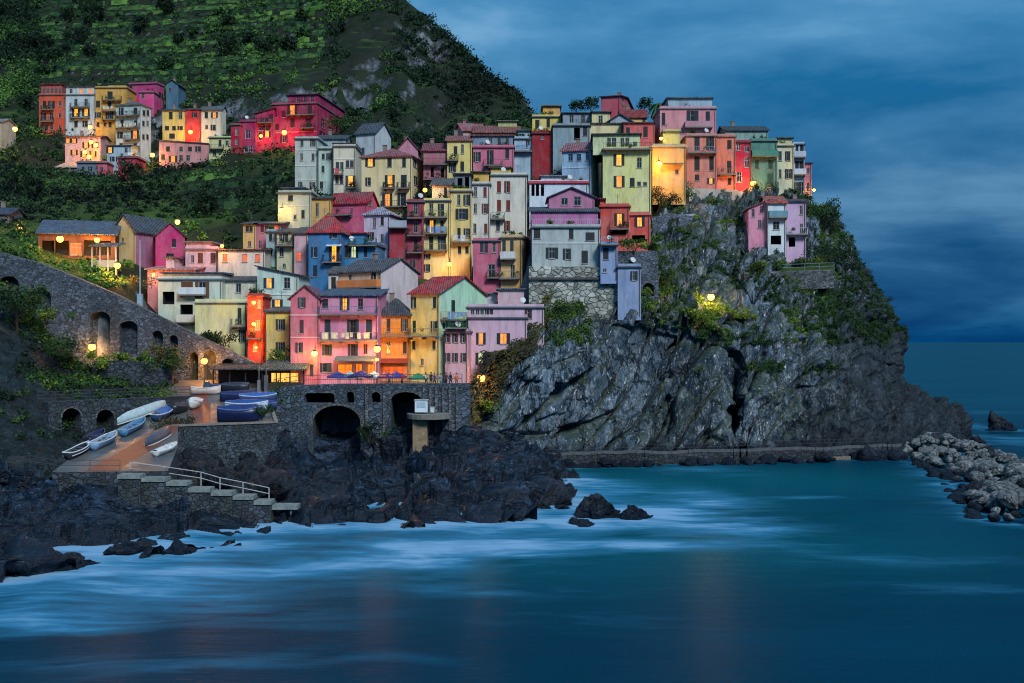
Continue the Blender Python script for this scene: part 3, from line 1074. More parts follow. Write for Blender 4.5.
h('yellow house with two high windows beside the red one in the upper hamlet', 162.5, 185, 266, 0, 110.5, 142, (222, 196, 92), ('gx', 0.9, SLATE), [(115.5, 3.6, 7, 'c', [170.8, 180.5]), (128, 4, 4, 'c', [167, 174, 181]), (136, 6, 5, 'c', [172])], group=FARG, dep=7)
h('narrow red house between a yellow and a cream one in the upper hamlet', 185.4, 200.5, 266, 0, 109.5, 142, (196, 52, 56), ('gx', 0.9, SLATE), [(115, 3.4, 5.5, 'c', [195.3])], group=FARG, dep=7)
h('cream house with one orange lit window ending the upper hamlet row', 201, 222, 266, 8, 109.5, 142, (212, 208, 182), ('gx', 0.9, GREY), [(115, 4, 6, 'c', [206.3]), (115, 4, 6, 'l', [214.5]), (127, 3, 4, 'c', [206.5]), (127.5, 3.4, 5.5, 'c', [214])], px2=226, group=FARG)
h('long pinkish house with a sloping grey roof below the yellow one', 159, 209, 256, 0, 144, 166, (196, 140, 140), ('sl', 0.8, GREY), [(149, 3.6, 5, 'c', [168, 181, 190, 199]), (157, 3.6, 6, 'c', [163]), (159, 4.5, 6, 'l', [173]), (158, 3.6, 6, 'c', [181, 188])], group=FARG, dep=8)
h('pinkish house with four lit windows under the pale blue one', 65, 101, 262, 0, 137, 160, (206, 160, 160), ('gx', 0.7, PINKR), [(140.8, 3.6, 5, 'l', [67.8, 74]), (152.5, 3.6, 5, 'l', [66.8, 74.2]), (145, 3.6, 6, 'y', [86, 95]), (154, 3.6, 6, 'y', [84, 93])], group=FARG, dep=6)
h('low pale blue house with a lit doorway at the foot of the upper hamlet', 107, 131, 253, 0, 146, 170, (160, 188, 200), ('sb', 0.8, SLATE), [(150, 3.4, 5, 'n', [126]), (159, 3.4, 5, 'c', [113, 119]), (150, 4, 6, 'y', [110])], group=FARG, dep=5)
h('small cherry red house at the foot of the upper hamlet', 118, 137, 247, 3, 158, 178, (188, 34, 60), ('flat',), [(162, 5, 5, 'n', [123])], group=FARG, dep=5)
h('grey blue shed at the foot of the upper hamlet', 77, 97, 250, 0, 163, 178, (104, 120, 138), ('flat',), [(169, 3, 5, 'c', [83, 91])], group=FARG, dep=5)
h('tiny pink hut between the grey shed and the cherry red house', 97.5, 107, 249, 0, 163, 177, (208, 90, 110), ('flat',), [(169, 3, 4, 'n', [101.5])], group=FARG, dep=4)
h('small open shelter with a whitish slanting awning in the upper hamlet', 56, 77, 254, 0, 168, 174, (120, 110, 104), ('sb', 1.9, (206, 178, 168)), [], group=FARG, dep=5, cat='shelter', name='shelter')
h('pale yellow house with dark doors next to the green bush', 209, 231, 250, 2, 138, 166, (206, 206, 140), ('flat',), [(143, 3, 6, 'c', [220]), (153, 3, 6, 'c', [214.5]), (143, 3, 5, 'c', [227])], bal=[(210, 224, 149)], group=FARG, dep=6)
# -- the big magenta building
h('long magenta building with a mansard top above the cream towers', 272, 317, 240, 9, 104, 149, (176, 26, 78), ('flat',), [(110, 5, 10, 'l', [292.3]), (110, 5, 9, 'c', [309.8]), (123, 5, 9, 'c', [292.5, 308.5]), (114, 4, 7, 'c', [275, 283.5]), (127, 4, 6, 'c', [277]), (141, 5, 8, 'y', [273]), (139, 4, 7, 'c', [284, 300])], px2=356, rwins=[(109, 4, 7, 'c', [323.5, 334, 349]), (123.5, 4, 9, 'c', [323.3]), (124, 4, 7, 'c', [348]), (136, 4, 8, 'c', [323, 345])], bal=[(288, 315, 115.5), (302, 315, 128.5)], courses=[103.5, 132], trim=(206, 96, 130), blocks=[(288, 318, 94.5, 1.0, (160, 36, 84), (96, 56, 80), [(99, 4, 6, 'n', [305, 312, 298])])], sh=(120, 24, 50), fr=(190, 120, 140))
h('magenta middle wing stepping down beside the long magenta building', 255, 274, 240, 6, 114, 150, (184, 30, 86), ('sr', 1.2, (120, 60, 80)), [(121, 4, 7, 'c', [264.5]), (116.5, 4, 5, 'c', [271]), (128, 5, 5, 'c', [261, 268]), (136, 4, 8, 'c', [260]), (134, 4, 6, 'y', [267])], bal=[(257, 273, 123)], sh=(120, 24, 50), dep=8, fr=(190, 120, 140))
h('small purple red house with white framed windows stepping down to the bush', 240, 256, 239, 6, 121.5, 152, (170, 26, 88), ('flat',), [(134, 5, 9, 'w', [248]), (149, 4, 6, 'w', [246, 250.5])], dep=7, fr=(210, 190, 200))
h('narrow cherry red house at the low end of the magenta block', 231, 240, 238, 6, 125, 150, (182, 26, 60), ('flat',), [(132, 3, 6, 'w', [236.5]), (142, 3, 6, 'w', [236.5])], dep=6, fr=(210, 190, 200))
# -- cream and mint towers
h('tall greyish white house with inlaid stone panels at the edge of the village', 295, 318, 193, 3, 139, 194, (176, 190, 182), ('flat',), [(143, 3, 6, 'c', [302, 313]), (157, 3, 7, 'c', [301.5, 313]), (185, 3, 6, 'c', [301, 312.5])], courses=[150, 165.5, 180], dep=8, sh=(90, 112, 112))
h('slim mint house with a planted roof terrace', 318.5, 333, 192, 0, 149, 197, (168, 196, 186), ('flat',), [(156.5, 3, 6, 'c', [323.2, 329.2]), (169, 3, 6, 'c', [323, 331]), (185, 3.2, 7, 'c', [321.5, 331.5])], dep=8, sh=(34, 60, 66))
h('pale grey house with a slate roof behind the mint house', 318, 346, 202, 0, 139, 160, (160, 180, 184), ('gx', 1.2, SLATE), [(141.5, 3, 5, 'n', [337])])
h('narrow cream house with a lit tall window above the pink gable', 333.5, 355.5, 190, 0, 146.5, 200, (206, 204, 180), ('flat',), [(166, 3.4, 8, 'c', [337.5, 341.8]), (164, 3.6, 7, 'c', [347.5, 351.8]), (180, 3.4, 8, 'c', [337, 341.5]), (181, 5, 11, 'y', [350.5])], bal=[(334, 343.5, 174.5), (346.5, 355, 188)], blocks=[(334, 354, 144, .3, (222, 206, 160), (90, 80, 80))], courses=[159], dep=8, sh=(84, 90, 110))
h('tall whitish house with a gable standing over the cream one', 356, 375.5, 200, 22, 133, 185, (182, 194, 198), ('gx', 2.2, SLATE), [(135, 3.6, 7, 'n', [363]), (151, 3.6, 7, 'n', [363])], px2=391, fr=(90, 100, 110), chim=[])
h('pale yellow house with a hipped pink roof and four lit windows', 361.5, 412, 184.5, 9, 156.5, 212, (224, 206, 150), ('hip', 1.9, (176, 96, 100)), [(162.5, 5, 8, 'y', [370.3]), (162.5, 4, 9, 'c', [389.5, 404]), (181.5, 3.6, 8, 'c', [361.2 + 1.6, 369]), (181, 5.4, 12, 'y', [390]), (181.5, 6.6, 13, 'c', [403.8]), (200, 5.4, 13, 'l', [387.5]), (199, 6.6, 13, 'c', [403.2])], px2=424, rwins=[(163, 4, 8, 'c', [415]), (181, 4, 9, 'c', [416])], bal=[(384, 395, 188.5), (398, 410, 188.5), (382, 412, 207)], sh=(44, 62, 74), blocks=[])
h('pink gabled house peeping up behind the hipped pink roof', 398, 418, 197, 0, 149, 165, (196, 128, 150), ('gy', 2.0, PINKR), [], dep=6)
h('low whitish house with a yellow lamp by the bushes', 278, 311, 171, 2, 193, 224, (182, 188, 164), ('flat',), [(198, 4.5, 6, 'c', [290.5]), (214, 3, 8, 'c', [303, 310]), (217, 3.4, 5, 'c', [295])], blocks=[(283, 304, 188.5, 2.5, (170, 180, 176), GREY)], dep=7, courses=[206])
h('narrow ochre house between the whitish house and the pink gable', 311.5, 331, 171.5, 0, 199, 232, (206, 164, 76), ('sb', 1.3, SLATE), [(209.5, 3.6, 13, 'c', [317.2])], dep=7)
h('bright pink house with a red tiled roof and a covered balcony', 331, 367, 172.5, 16, 202.5, 236, (206, 84, 122), ('gx', 1.7, (186, 44, 66)), [(205.5, 12, 6, 'g', [343]), (217, 5, 6, 'c', [333.5, 346]), (221, 3.4, 6, 'c', [337])], px2=377, bal=[(328, 353, 215.5, 'r', (96, 60, 110))], rwins=[(203, 3, 5, 'n', [361.7 + 9])], chim=[(0.3, 0.5, 0.6)])
h('lilac white house with a flat roof beside the blue one', 364, 390, 165.5, 14, 214, 262, (198, 188, 208), ('hip', 1.2, (170, 170, 196)), [(223, 3.6, 10, 'c', [374.3]), (221, 3.2, 8, 'c', [382.2]), (236, 3.4, 7, 'c', [371]), (238, 3.2, 7, 'c', [382])], px2=400, chim=[])
# -- blue house and its neighbours
h('bright blue house with a red hipped roof and a lit balcony door', 308.5, 341, 157.5, 4, 230.5, 286, (52, 120, 172), ('hip', 2.7, (196, 62, 70)), [(234.5, 5, 7.5, 'c', [315.3, 334.5]), (252, 4.6, 10.5, 'c', [315.3]), (253.5, 5, 18, 'y', [334]), (271, 4.6, 10.5, 'c', [315.2])], bal=[(323.5, 342, 262, 'r', (40, 50, 66))], sh=(26, 62, 96), dep=7, awn=[(327, 342, 245, .25, (200, 214, 220), .9)], chim=[(.55, .3, .2)])
h('blue side wing with a planted terrace and a pale lit window', 341.5, 376.5, 159.5, 5, 245, 285, (62, 132, 178), ('flat',), [(252, 5.6, 11, 'W', [353.5]), (252, 4, 11, 'c', [349 - 2.6, 365.5])], blocks=[(341.8, 364, 233.5, 3.5, (62, 132, 178), (190, 70, 76))], bal=[(350, 377, 245.5, 'r', (60, 90, 90))], sh=(24, 48, 70), dep=8)
h('small ochre and yellow house ending the dark roofed row', 243, 256, 166, 0, 224.5, 258, (212, 174, 98), ('sb', 1.0, SLATE), [(228.8, 3, 6, 'c', [247.2, 251]), (244, 3, 6, 'c', [249.5])], dep=6)
h('narrow pink house with a lit red attic in the dark roofed row', 256.3, 281, 166, 0, 224.5, 258, (196, 112, 128), ('sb', 1.0, SLATE), [(229, 3, 6, 'c', [258.5, 262.2, 266.5]), (228.5, 4, 7, 'r', [276]), (244.5, 3, 7, 'c', [260.2])], dep=6, sh=(120, 50, 50))
h('narrow pale teal house with two dark windows', 266, 276.5, 163, 0, 232, 264, (140, 176, 180), ('flat',), [(237.5, 3, 7, 'c', [270.5]), (252, 4, 9, 'c', [270.3])], dep=5)
h('pale yellow grey house with a long balcony ledge left of the blue one', 276.8, 294, 162, 0, 233, 272, (196, 190, 150), ('sb', 1.2, (90, 96, 100)), [(238, 3.4, 8, 'c', [280.7, 286.3]), (252, 4.2, 9, 'c', [281.6]), (266, 2.6, 4, 'n', [284.2])], bal=[(274, 294, 245.5)], dep=6)
h('narrow pinkish house with a red lit window touching the blue house', 294.3, 308, 161, 0, 234, 284, (204, 166, 176), ('sb', 1.5, (96, 96, 104)), [(256.5, 5.4, 9, 'r', [298.8]), (272.5, 5, 8, 'c', [297])], dep=6, sh=(90, 30, 26))
h('mint white house with a slanting roof and two lit windows', 257.3, 298.5, 148, 2, 276, 340, (190, 216, 200), ('sl', 1.3, SLATE), [(283, 5.4, 9.5, 'y', [269]), (283, 6.6, 11, 'c', [287]), (304.5, 5.4, 10, 'y', [277.5])], courses=[294.5], sh=(40, 74, 110), dep=7)
h('cream house with a white gable and an orange balcony strip', 340, 381, 147, 33, 271.5, 318, (226, 190, 150), ('gx', 1.8, (98, 104, 112)), [(281.5, 3.8, 14, 'c', [350]), (279.5, 4, 15, 'c', [374.5]), (298, 4, 12, 'c', [371.5])], px2=418, courses=[287], trim=(232, 120, 48), bal=[(341, 381, 288, 's', (232, 132, 62))], sidecolor=(206, 190, 192))
h('low white house with a tall dark door next to the cream gable house', 328.5, 340.5, 149, 0, 274, 315, (204, 200, 188), ('sb', 1.3, (110, 110, 110)), [(283, 4.4, 13, 'c', [333.5])], dep=6)
# -- harbour front
h('pink house with a deep terrace and glass fronted bar on the harbour square', 320, 378, 136.5, 0, 296, 388, (222, 132, 166), ('sb', 1.2, (84, 110, 138)), [(303.5, 5.4, 10, 'n', [325]), (304, 5.6, 11.5, 'y', [344.7]), (304, 5.6, 11.5, 'n', [360.5]), (329, 6, 18.5, 'c', [327.5, 353, 369]), (350, 5.2, 11, 'o', [327]), (350, 5.2, 12, 'o', [353]), (349, 3, 10, 'n', [365.5]), (367.5, 9.5, 9, 'c', [327]), (371, 14, 14, 'L', [345]), (371, 7, 14, 'L', [358.8]), (371, 9, 14, 'L', [371])], bal=[(312, 378, 314, 'r', (70, 110, 150)), (321, 378, 340, 'r', (130, 110, 140))], awn=[(336, 376, 356.5, .55, (112, 120, 118), 2.0)], sh=(56, 92, 108), trim=(190, 200, 214), dep=9, fr=(110, 70, 50))
h('rose gabled house joined to the harbour terrace house', 290.6, 319.6, 136, -1, 298, 388, (226, 116, 132), ('gy', 1.5, (150, 92, 120)), [(302.5, 3.6, 10, 'c', [301.8]), (326.5, 3.8, 13, 'c', [301.6]), (347.5, 5, 10, 'a', [300.5]), (370.5, 5.6, 12, 'd', [311.5])], courses=[315, 337.5], trim=(232, 170, 176), dep=9, sh=(120, 84, 92), chim=[])
h('orange house with a hipped slate roof on the harbour square', 378.5, 409.5, 140, 0, 313.5, 388, (232, 148, 52), ('hip', 1.9, (84, 88, 100)), [(325, 3.6, 13, 'c', [388.5, 404.7]), (347.5, 3.4, 12, 'c', [388.5, 404.7]), (372, 24, 12, 'r', [394])], bal=[(379, 410, 335.5, 'r', (150, 90, 60))], sh=(110, 70, 44), awn=[(380, 409, 359, .5, (150, 58, 40), 1.8)], dep=8)
h('yellow house with a red tiled roof and a mint gable', 410.5, 439.5, 139, 31, 293.5, 388, (236, 214, 120), ('gx', 2.3, (206, 62, 66)), [(302.5, 3.6, 11, 'c', [414.5, 434.5]), (326.5, 3.6, 11.5, 'c', [414.3, 434.2]), (345, 3.6, 9, 'c', [413.8]), (345, 3.6, 9, 'c', [434]), (362, 3, 7, 'n', [422])], px2=486, sidecolor=(176, 222, 186), rwins=[(306, 3.6, 12, 'c', [453.3]), (287.5, 3, 8, 'c', [470.5]), (323, 3.6, 10, 'c', [441.5, 446])], bal=[(411, 439.5, 336, 'r', (150, 140, 100))], rbal=[(440, 463, 319, 'r', (196, 170, 120))], sh=(28, 86, 74), chim=[])
h('low pinkish front of the lilac house with six narrow windows', 445, 468, 137, 4, 332, 389, (214, 160, 170), ('flat',), [(338, 3, 9, 'a', [448.5, 456, 464.2]), (357.5, 3, 9, 'a', [448.5, 456, 464.5])], dep=4, bal=[(446, 467, 327.5, 'r', (40, 84, 60))], rail=(60, 90, 70), sh=(120, 90, 96))
h('large lilac pink house with three lit windows beside the rock', 468.2, 527, 140.8, 0, 318, 390, (210, 172, 190), ('flat',), [(338.5, 5, 11, 'l', [481]), (338.5, 6.4, 11, 'l', [503.5]), (358.5, 5.4, 11, 'W', [481.2]), (358.5, 6, 12, 'c', [504.5]), (341.5, 3, 3, 'n', [525.5])], dep=10, sh=(46, 50, 60), trim=(196, 206, 216), found=.4)
h('upper lilac storey with a columned loggia over the lilac pink house', 467, 544, 143.2, 0, 307.5, 345, (206, 176, 192), ('flat',), [(314.5, 4, 10, 'n', [472.5, 477.5, 482, 486.5]), (314.5, 4, 11, 'a', [491.3]), (314, 4.6, 10, 'a', [529.5])], dep=8, bal=[(464, 496, 326, 's', (196, 196, 206))], rail=(180, 190, 200), blocks=[(498, 524, 289.5, 2.5, (208, 170, 178), (120, 130, 140), [(299, 3, 10, 'c', [500.5])]), (471, 497, 294, 4, (198, 188, 200), (120, 130, 140))], sh=(90, 50, 56), found=.2)
# -- towers in the middle
h('slim wine red tower with stacked balconies', 407.3, 423.4, 163.5, 0, 202, 276, (172, 66, 88), ('flat',), [(209, 3.8, 11, 'c', [415.7]), (227, 3.8, 12, 'c', [415.7]), (244.5, 3.8, 11, 'c', [415.7]), (264, 3, 8, 'c', [413.6])], bal=[(407.5, 423, 218), (407.5, 423, 235.5), (407.5, 423, 252.5)], dep=7)
h('low dark red house with a terrace next to the wine red tower', 389.5, 407, 163.5, 0, 228, 268, (176, 52, 66), ('flat',), [(234, 3.4, 12, 'c', [393.8, 403.8])], bal=[(389.5, 407, 227.5, 's', (168, 176, 190))], dep=6, sh=(60, 34, 50))
h('tall yellow house with three railed balconies on its left half', 423.6, 450, 164.5, 0, 201, 278, (232, 212, 134), ('flat',), [(210, 4, 13, 'c', [431.2, 442]), (226.7, 4, 13, 'y', [431.6]), (226.7, 3.6, 12, 'c', [442, 427.7 - .6]), (243, 4, 13, 'c', [431.2, 442]), (256.5, 2.6, 5, 'c', [427.2]), (268, 3.4, 7, 'c', [427])], bal=[(425, 447.5, 217.5), (426, 447.5, 233.5), (424, 447.5, 250.2)], sh=(24, 56, 54), rail=(150, 140, 96), dep=8)
h('tall yellow house with a wide green shuttered bay on the right', 450.6, 471.5, 165, 0, 191.5, 278, (234, 208, 128), ('flat',), [(200, 3.6, 11, 'c', [458.7, 466.7]), (214, 6.4, 11, 'o', [462]), (233, 3.4, 9.5, 'c', [459, 467]), (249.8, 3.6, 7, 'c', [459.6, 467])], courses=[243], bal=[(452, 471, 242, 'r', (160, 150, 110))], sh=(30, 44, 46), blocks=[(454.5, 471, 174.5, 1.2, (116, 130, 140), SLATE, [(183, 5, 10, 'g', [460]), (183, 4, 12, 'g', [467])])], dep=9)
h('pale cream house under a grey roof behind the tall yellow houses', 432, 455, 172, 0, 186, 215, (206, 206, 170), ('sb', 2.0, (110, 110, 112)), [(193, 3.2, 11, 'c', [445.6])], dep=6)
h('slim white house with six red shuttered windows', 472, 490, 168.5, 0, 184.5, 262, (202, 202, 196), ('flat',), [(192, 3.2, 9.5, 'c', [475.5, 485]), (208.5, 3.2, 9.5, 'c', [475.3, 485]), (228.5, 3.2, 9.5, 'c', [474.8, 485.8])], sh=(182, 60, 44), blocks=[(472.5, 489, 172.5, 1.0, (222, 180, 84), (120, 100, 70))], dep=8)
h('wide white house with red shutters and a yellow roof parapet', 490.3, 527, 170, 0, 175.5, 262, (212, 208, 192), ('flat',), [(186.8, 4.2, 11, 'c', [499, 508.2]), (205.5, 4.2, 11, 'c', [499, 508.2]), (226, 4.2, 11, 'c', [498, 508])], sh=(186, 62, 42), bal=[(491, 505, 219, 'r', (130, 140, 140))], blocks=[(490.5, 511, 168, 1.5, (214, 180, 84), (130, 110, 80))], dep=9)
h('pink house with blue shutters below the white red shuttered house', 473, 500.5, 155, 0, 241, 296, (206, 96, 124), ('flat',), [(247.5, 3.4, 10, 'c', [481.8, 486.2, 494, 498.2]), (271, 7, 14, 'c', [491.7])], bal=[(487, 500, 277.5, 'r', (80, 50, 60))], sh=(60, 88, 110), dep=8)
h('ochre house with a white balcony and a cluttered roof terrace', 500.8, 522, 154.5, 12, 238, 294, (224, 178, 104), ('flat',), [(245.8, 3.6, 11, 'c', [504, 511.8]), (270.5, 4, 12, 'c', [503.6]), (271, 4.6, 13, 'c', [512.6])], px2=530, bal=[(501.5, 516, 259, 's', (214, 216, 212)), (501, 520, 278.5, 'r', (150, 140, 130))], rwins=[(248, 3, 10, 'c', [526.8])], sh=(60, 100, 120))
# -- upper rows
h('wine and pink house with two dark stacked loggias under a red roof', 423.5, 447, 185, 0, 150.5, 186, (176, 112, 124), ('gx', 1.7, (156, 74, 86)), [(155, 3.2, 11, 'g', [432.3, 442.4]), (172, 3.2, 11, 'g', [432.3, 442.4])], bal=[(423.5, 447, 164.5, 'r', (90, 40, 50)), (423.5, 447, 179.5, 'r', (90, 40, 50))], dep=7)
h('plain yellow house with four dark windows beside the pink attic house', 447.2, 471.8, 184.5, 0, 140.5, 186, (226, 206, 114), ('gx', 1.3, (166, 96, 92)), [(150.3, 3.4, 9, 'c', [455.5]), (149, 3.4, 9, 'c', [462.4]), (167.5, 3.4, 9, 'c', [452.3]), (166.3, 3.4, 9, 'c', [462.2])], bal=[(446, 458.5, 160.5)], dep=7)
h('pink house with a blue grey attic storey', 473, 514, 185, 0, 147.5, 184, (206, 112, 138), ('flat', 0, (150, 80, 100)), [(156.8, 3.8, 9.5, 'c', [477.2]), (158, 4.2, 15, 'c', [491.4]), (153.8, 4, 10, 'c', [507.2])], bal=[(484, 502.5, 165.5)], blocks=[(472, 513, 136, .8, (120, 144, 164), (160, 104, 104), [(141, 4, 6, 'n', [490.5, 499, 507])])], dep=8)
h('pale blue house with a roof deck next to the dark red wall', 514.3, 532, 186, 0, 139, 180, (160, 190, 204), ('flat',), [(144, 4.4, 7, 'n', [527.7])], bal=[(514, 532, 151.5, 'r', (90, 120, 150))], blocks=[(518, 530, 131, 2, (176, 202, 212), GREY)], dep=8)
h('windowless dark red house wall in the upper row', 532.3, 552.5, 185.5, 0, 133.5, 178, (158, 34, 46), ('flat', 0, (90, 60, 64)), [(137.5, 3, 3.6, 'n', [542.5])], dep=8, dirt=.8)
h('yellow house with an ochre roof room at the top of the village', 532.3, 561, 197, 0, 117, 152, (222, 200, 92), ('flat',), [(124, 4, 8.5, 'c', [537.3]), (123, 4, 9, 'c', [548.2])], blocks=[(543, 560, 106.5, 2, (224, 164, 76), (140, 110, 80), [(113.5, 3, 4, 'n', [550])])], dep=8)
h('long house with an orange roof ending in a green chimney block', 474, 519, 197, 0, 132.5, 160, (190, 140, 104), ('gx', 1.8, (164, 90, 84)), [(137, 3, 5, 'n', [507])], blocks=[(498, 517, 121.5, 3.5, (176, 190, 120), (120, 140, 120))], dep=8, chim=[])
h('house with a bright pink roof gable on the back skyline', 463, 485, 200, -14, 131, 150, (190, 150, 140), ('gx', 2.0, (196, 104, 112)), [], dep=8)
h('blue grey house with a tall dark opening below the cream attic', 553, 590, 184.5, 0, 126, 168, (132, 158, 166), ('flat', 0, (60, 66, 74)), [(134, 6, 13, 'g', [577]), (131.5, 4.4, 9, 'c', [585.2])], dep=8)
h('cream house with a wide attic dormer below the dark red top house', 581, 622, 189, 0, 124, 160, (220, 206, 150), ('sb', 1.2, (100, 92, 90)), [(131, 4, 9, 'c', [585.3])], blocks=[(592, 610, 112.5, 3, (222, 208, 150), (90, 92, 100), [(119.5, 4.4, 8, 'n', [600.5, 604.8])])], dep=7)
h('grey blue house with lean-to roofs left of the cream attic', 563, 592, 194, 0, 113.5, 140, (140, 158, 168), ('sb', .8, SLATE), [(119, 4, 8, 'n', [571.5, 583])], dep=7)
h('dark pink square house crowning the village', 601, 620, 201, 16, 96.5, 122, (188, 86, 100), ('gx', 1.1, (110, 60, 66)), [], px2=633, rwins=[(102, 2.6, 6, 'c', [623, 627]), (103.5, 2.6, 6, 'c', [630])], chim=[(.6, .5, 0.9)])
h('little ochre house with a red roof below the crowning dark pink one', 622, 647, 195, 0, 117, 135, (220, 172, 100), ('gx', 1.8, (168, 58, 58)), [(121, 4, 6, 'n', [650 - 6])], dep=6)
h('salmon red house with two dark windows behind the lime yellow house', 624, 654.5, 186.5, 0, 123.5, 158, (196, 92, 96), ('sb', 1.0, (90, 64, 70)), [(131, 4, 7, 'c', [628]), (132, 4.4, 11, 'c', [645.5])], dep=7)
h('grey lean-to house with a blue roof under the crowning pink house', 606, 634, 192, 0, 123, 140, (150, 168, 176), ('gy', 1.5, SLATE), [(126, 4, 6, 'n', [614.5])], dep=6, chim=[])
h('tall lime yellow house with two lit windows and a double loggia', 603, 651, 171, 3, 149.5, 226, (216, 220, 140), ('flat', 0, (120, 110, 96)), [(160, 5.4, 11.5, 'y', [619]), (162.8, 4.8, 11, 'c', [639.3]), (181.5, 5.4, 10.5, 'l', [619.2]), (182.3, 4.8, 9, 'c', [632.2]), (184, 4, 4.6, 'n', [639, 645])], blocks=[(593, 640, 134.5, 1.3, (206, 220, 160), (70, 78, 84), [(142.8, 4.4, 11, 'n', [609, 614]), (143.2, 4.4, 11, 'n', [622.3, 627.2]), (144.5, 4, 6, 'n', [635])])], bal=[(602, 651, 149.8, 'r', (90, 90, 70))], sh=(46, 70, 62), dep=9)
h('light blue house with a pink roof and four tiny blue windows', 562, 591, 175, 16, 150.5, 196, (150, 186, 212), ('gx', 1.9, (176, 104, 116)), [(157.5, 4.4, 7, 'w', [570.5, 578.8]), (156, 3.4, 8, 'w', [587.3])], px2=602, rwins=[(156, 3, 7, 'w', [595.5])], courses=[167.5], fr=(90, 130, 170))
h('white house with a red roof edge and a tall dark porch', 529.5, 588, 173, 0, 183, 222, (198, 214, 228), ('flat', 0, (190, 70, 80)), [(190, 3.4, 12, 'g', [533, 537.5, 542.5])], blocks=[(541, 566, 176.5, .8, (210, 222, 232), (150, 160, 176))], courses=[181.5], trim=(200, 60, 80), dep=7)
h('purple gabled house over the grey white block', 549, 594.5, 156.5, 0, 197.5, 230, (186, 108, 150), ('gy', 1.35, (112, 78, 110)), [(201.5, 6.5, 7, 'n', [564.5]), (201, 7.4, 9, 'n', [577.5])], dep=7, chim=[])
h('purple pink storey with a jutting roof and white terrace', 531, 598, 153.5, 0, 212, 232, (186, 110, 160), ('sb', 1.2, (90, 106, 118)), [(217.8, 4.6, 13, 'c', [561]), (218.5, 4.4, 13, 'c', [582.7]), (217, 3, 10, 'c', [546.5])], bal=[(532, 600, 226.5, 'r', (170, 190, 210))], dep=5)
h('grey white house block standing on the high stone wall', 532, 600, 151, 0, 227.5, 268, (172, 184, 180), ('flat',), [(233.5, 6.4, 10, 'c', [535.5 + 1.5]), (234, 4.6, 10, 'c', [571.2]), (236.5, 9, 9, 'c', [590]), (253, 6, 11, 'o', [552]), (254, 5, 11, 'a', [568.2]), (257, 6, 13, 'c', [584.7])], dep=8, sh=(52, 60, 70), courses=[243], found=1)
h('red orange house with an orange lit window and terrace', 600.5, 629.5, 159, 4, 206.5, 252, (210, 84, 72), ('flat', 0, (170, 80, 70)), [(219.5, 5.4, 12, 'y', [619.5]), (232, 16, 5, 'g', [618])], bal=[(610, 629, 229, 'r', (120, 60, 60))], blocks=[(600, 604, 199.5, .4, (206, 80, 70), (140, 60, 60))], sh=(60, 50, 52), dep=7)
h('lower red house with a lit window above the green hedge', 629.8, 650, 159, 8, 214.8, 254, (214, 86, 80), ('flat', 0, (200, 120, 110)), [(221.8, 5.6, 9, 'y', [639.7]), (239, 12.5, 8, 'g', [638.5])], sh=(52, 60, 66), dep=6)
h('slim blue grey tower house with one small window', 600.5, 617.5, 149.5, 0, 245, 280, (136, 158, 196), ('flat',), [(253.5, 5.6, 12, 'c', [605.8]), (270.5, 2.6, 4, 'n', [604.5])], bal=[(600, 617, 244.5, 'r', (130, 180, 214))], dep=6, sh=(50, 60, 80), found=.5)
h('blue grey box house low on the cliff edge', 617.8, 641, 149, 4, 267, 318, (134, 156, 194), ('flat',), [(275.8, 4, 10, 'o', [634]), (311, 2, 3, 'n', [631.5])], dep=6, sh=(50, 60, 84), found=.3)
# -- right hand crown
h('pink house with a glazed roof terrace at the top of the cliff', 660, 716, 188, 0, 108.5, 150, (220, 142, 148), ('flat', 0, (130, 150, 168)), [(113, 5.4, 10, 'c', [679.3]), (113, 3, 12, 'c', [685.5]), (117.5, 8, 14, 'c', [694.5]), (116.5, 4.6, 10, 'c', [707.7]), (130.5, 3, 6, 'c', [682.4]), (119, 3.4, 12, 'c', [662.5 + 1])], bal=[(684.5, 712, 127.5, 's', (190, 140, 150))], blocks=[(668, 712, 98.5, .5, (150, 180, 200), (90, 130, 150))], dep=9, sh=(44, 56, 80))
h('salmon house with two long balconies along the cliff path', 686.5, 717, 183, 0, 136, 188, (224, 132, 110), ('flat', 0, (120, 130, 140)), [(143.5, 5, 13, 'c', [697, 711.5]), (163.5, 5, 15, 'c', [697, 711.5]), (177.5, 5, 6, 'c', [697]), (181, 4, 6, 'y', [711])], bal=[(688, 716, 153, 'r', (130, 140, 160))], sh=(44, 62, 66), dep=9)
h('orange salmon house with paired balconies next to the red house', 717.3, 735.5, 184, 0, 136.5, 190, (226, 130, 104), ('flat', 0, (120, 130, 140)), [(144.5, 4.6, 9, 'c', [729.4]), (167, 4.6, 12, 'c', [729.2]), (181.5, 4, 7, 'c', [729.5])], bal=[(717.5, 735.5, 174.5, 'r', (160, 120, 110))], sh=(50, 56, 60), dep=9)
h('little ochre house with a green shuttered door under a hanging lamp', 652.5, 685.5, 177, 0, 146.5, 186, (226, 178, 96), ('flat', 0, (170, 190, 190)), [(152, 5, 12, 'c', [673.5]), (151, 3, 9, 'n', [659]), (172, 4, 5, 'n', [677])], awn=[(663, 683, 163.5, .3, (110, 100, 80), 1.0)], sh=(50, 150, 130), dep=8)
h('yellow green annexe below the pink roof terrace house', 663, 680, 184, 0, 132, 150, (206, 196, 100), ('flat',), [], dep=5)
h('narrow crimson house with white framed windows', 735.8, 750.5, 185, 0, 142.5, 196, (190, 38, 66), ('flat', 0, (60, 60, 70)), [(147, 3.4, 7, 'n', [738.5]), (149, 4, 6, 'w', [747]), (162, 4.4, 10, 'w', [747]), (177, 5.4, 10, 'w', [739.3]), (192, 3.4, 5, 'c', [745.5])], fr=(206, 206, 206), dep=8)
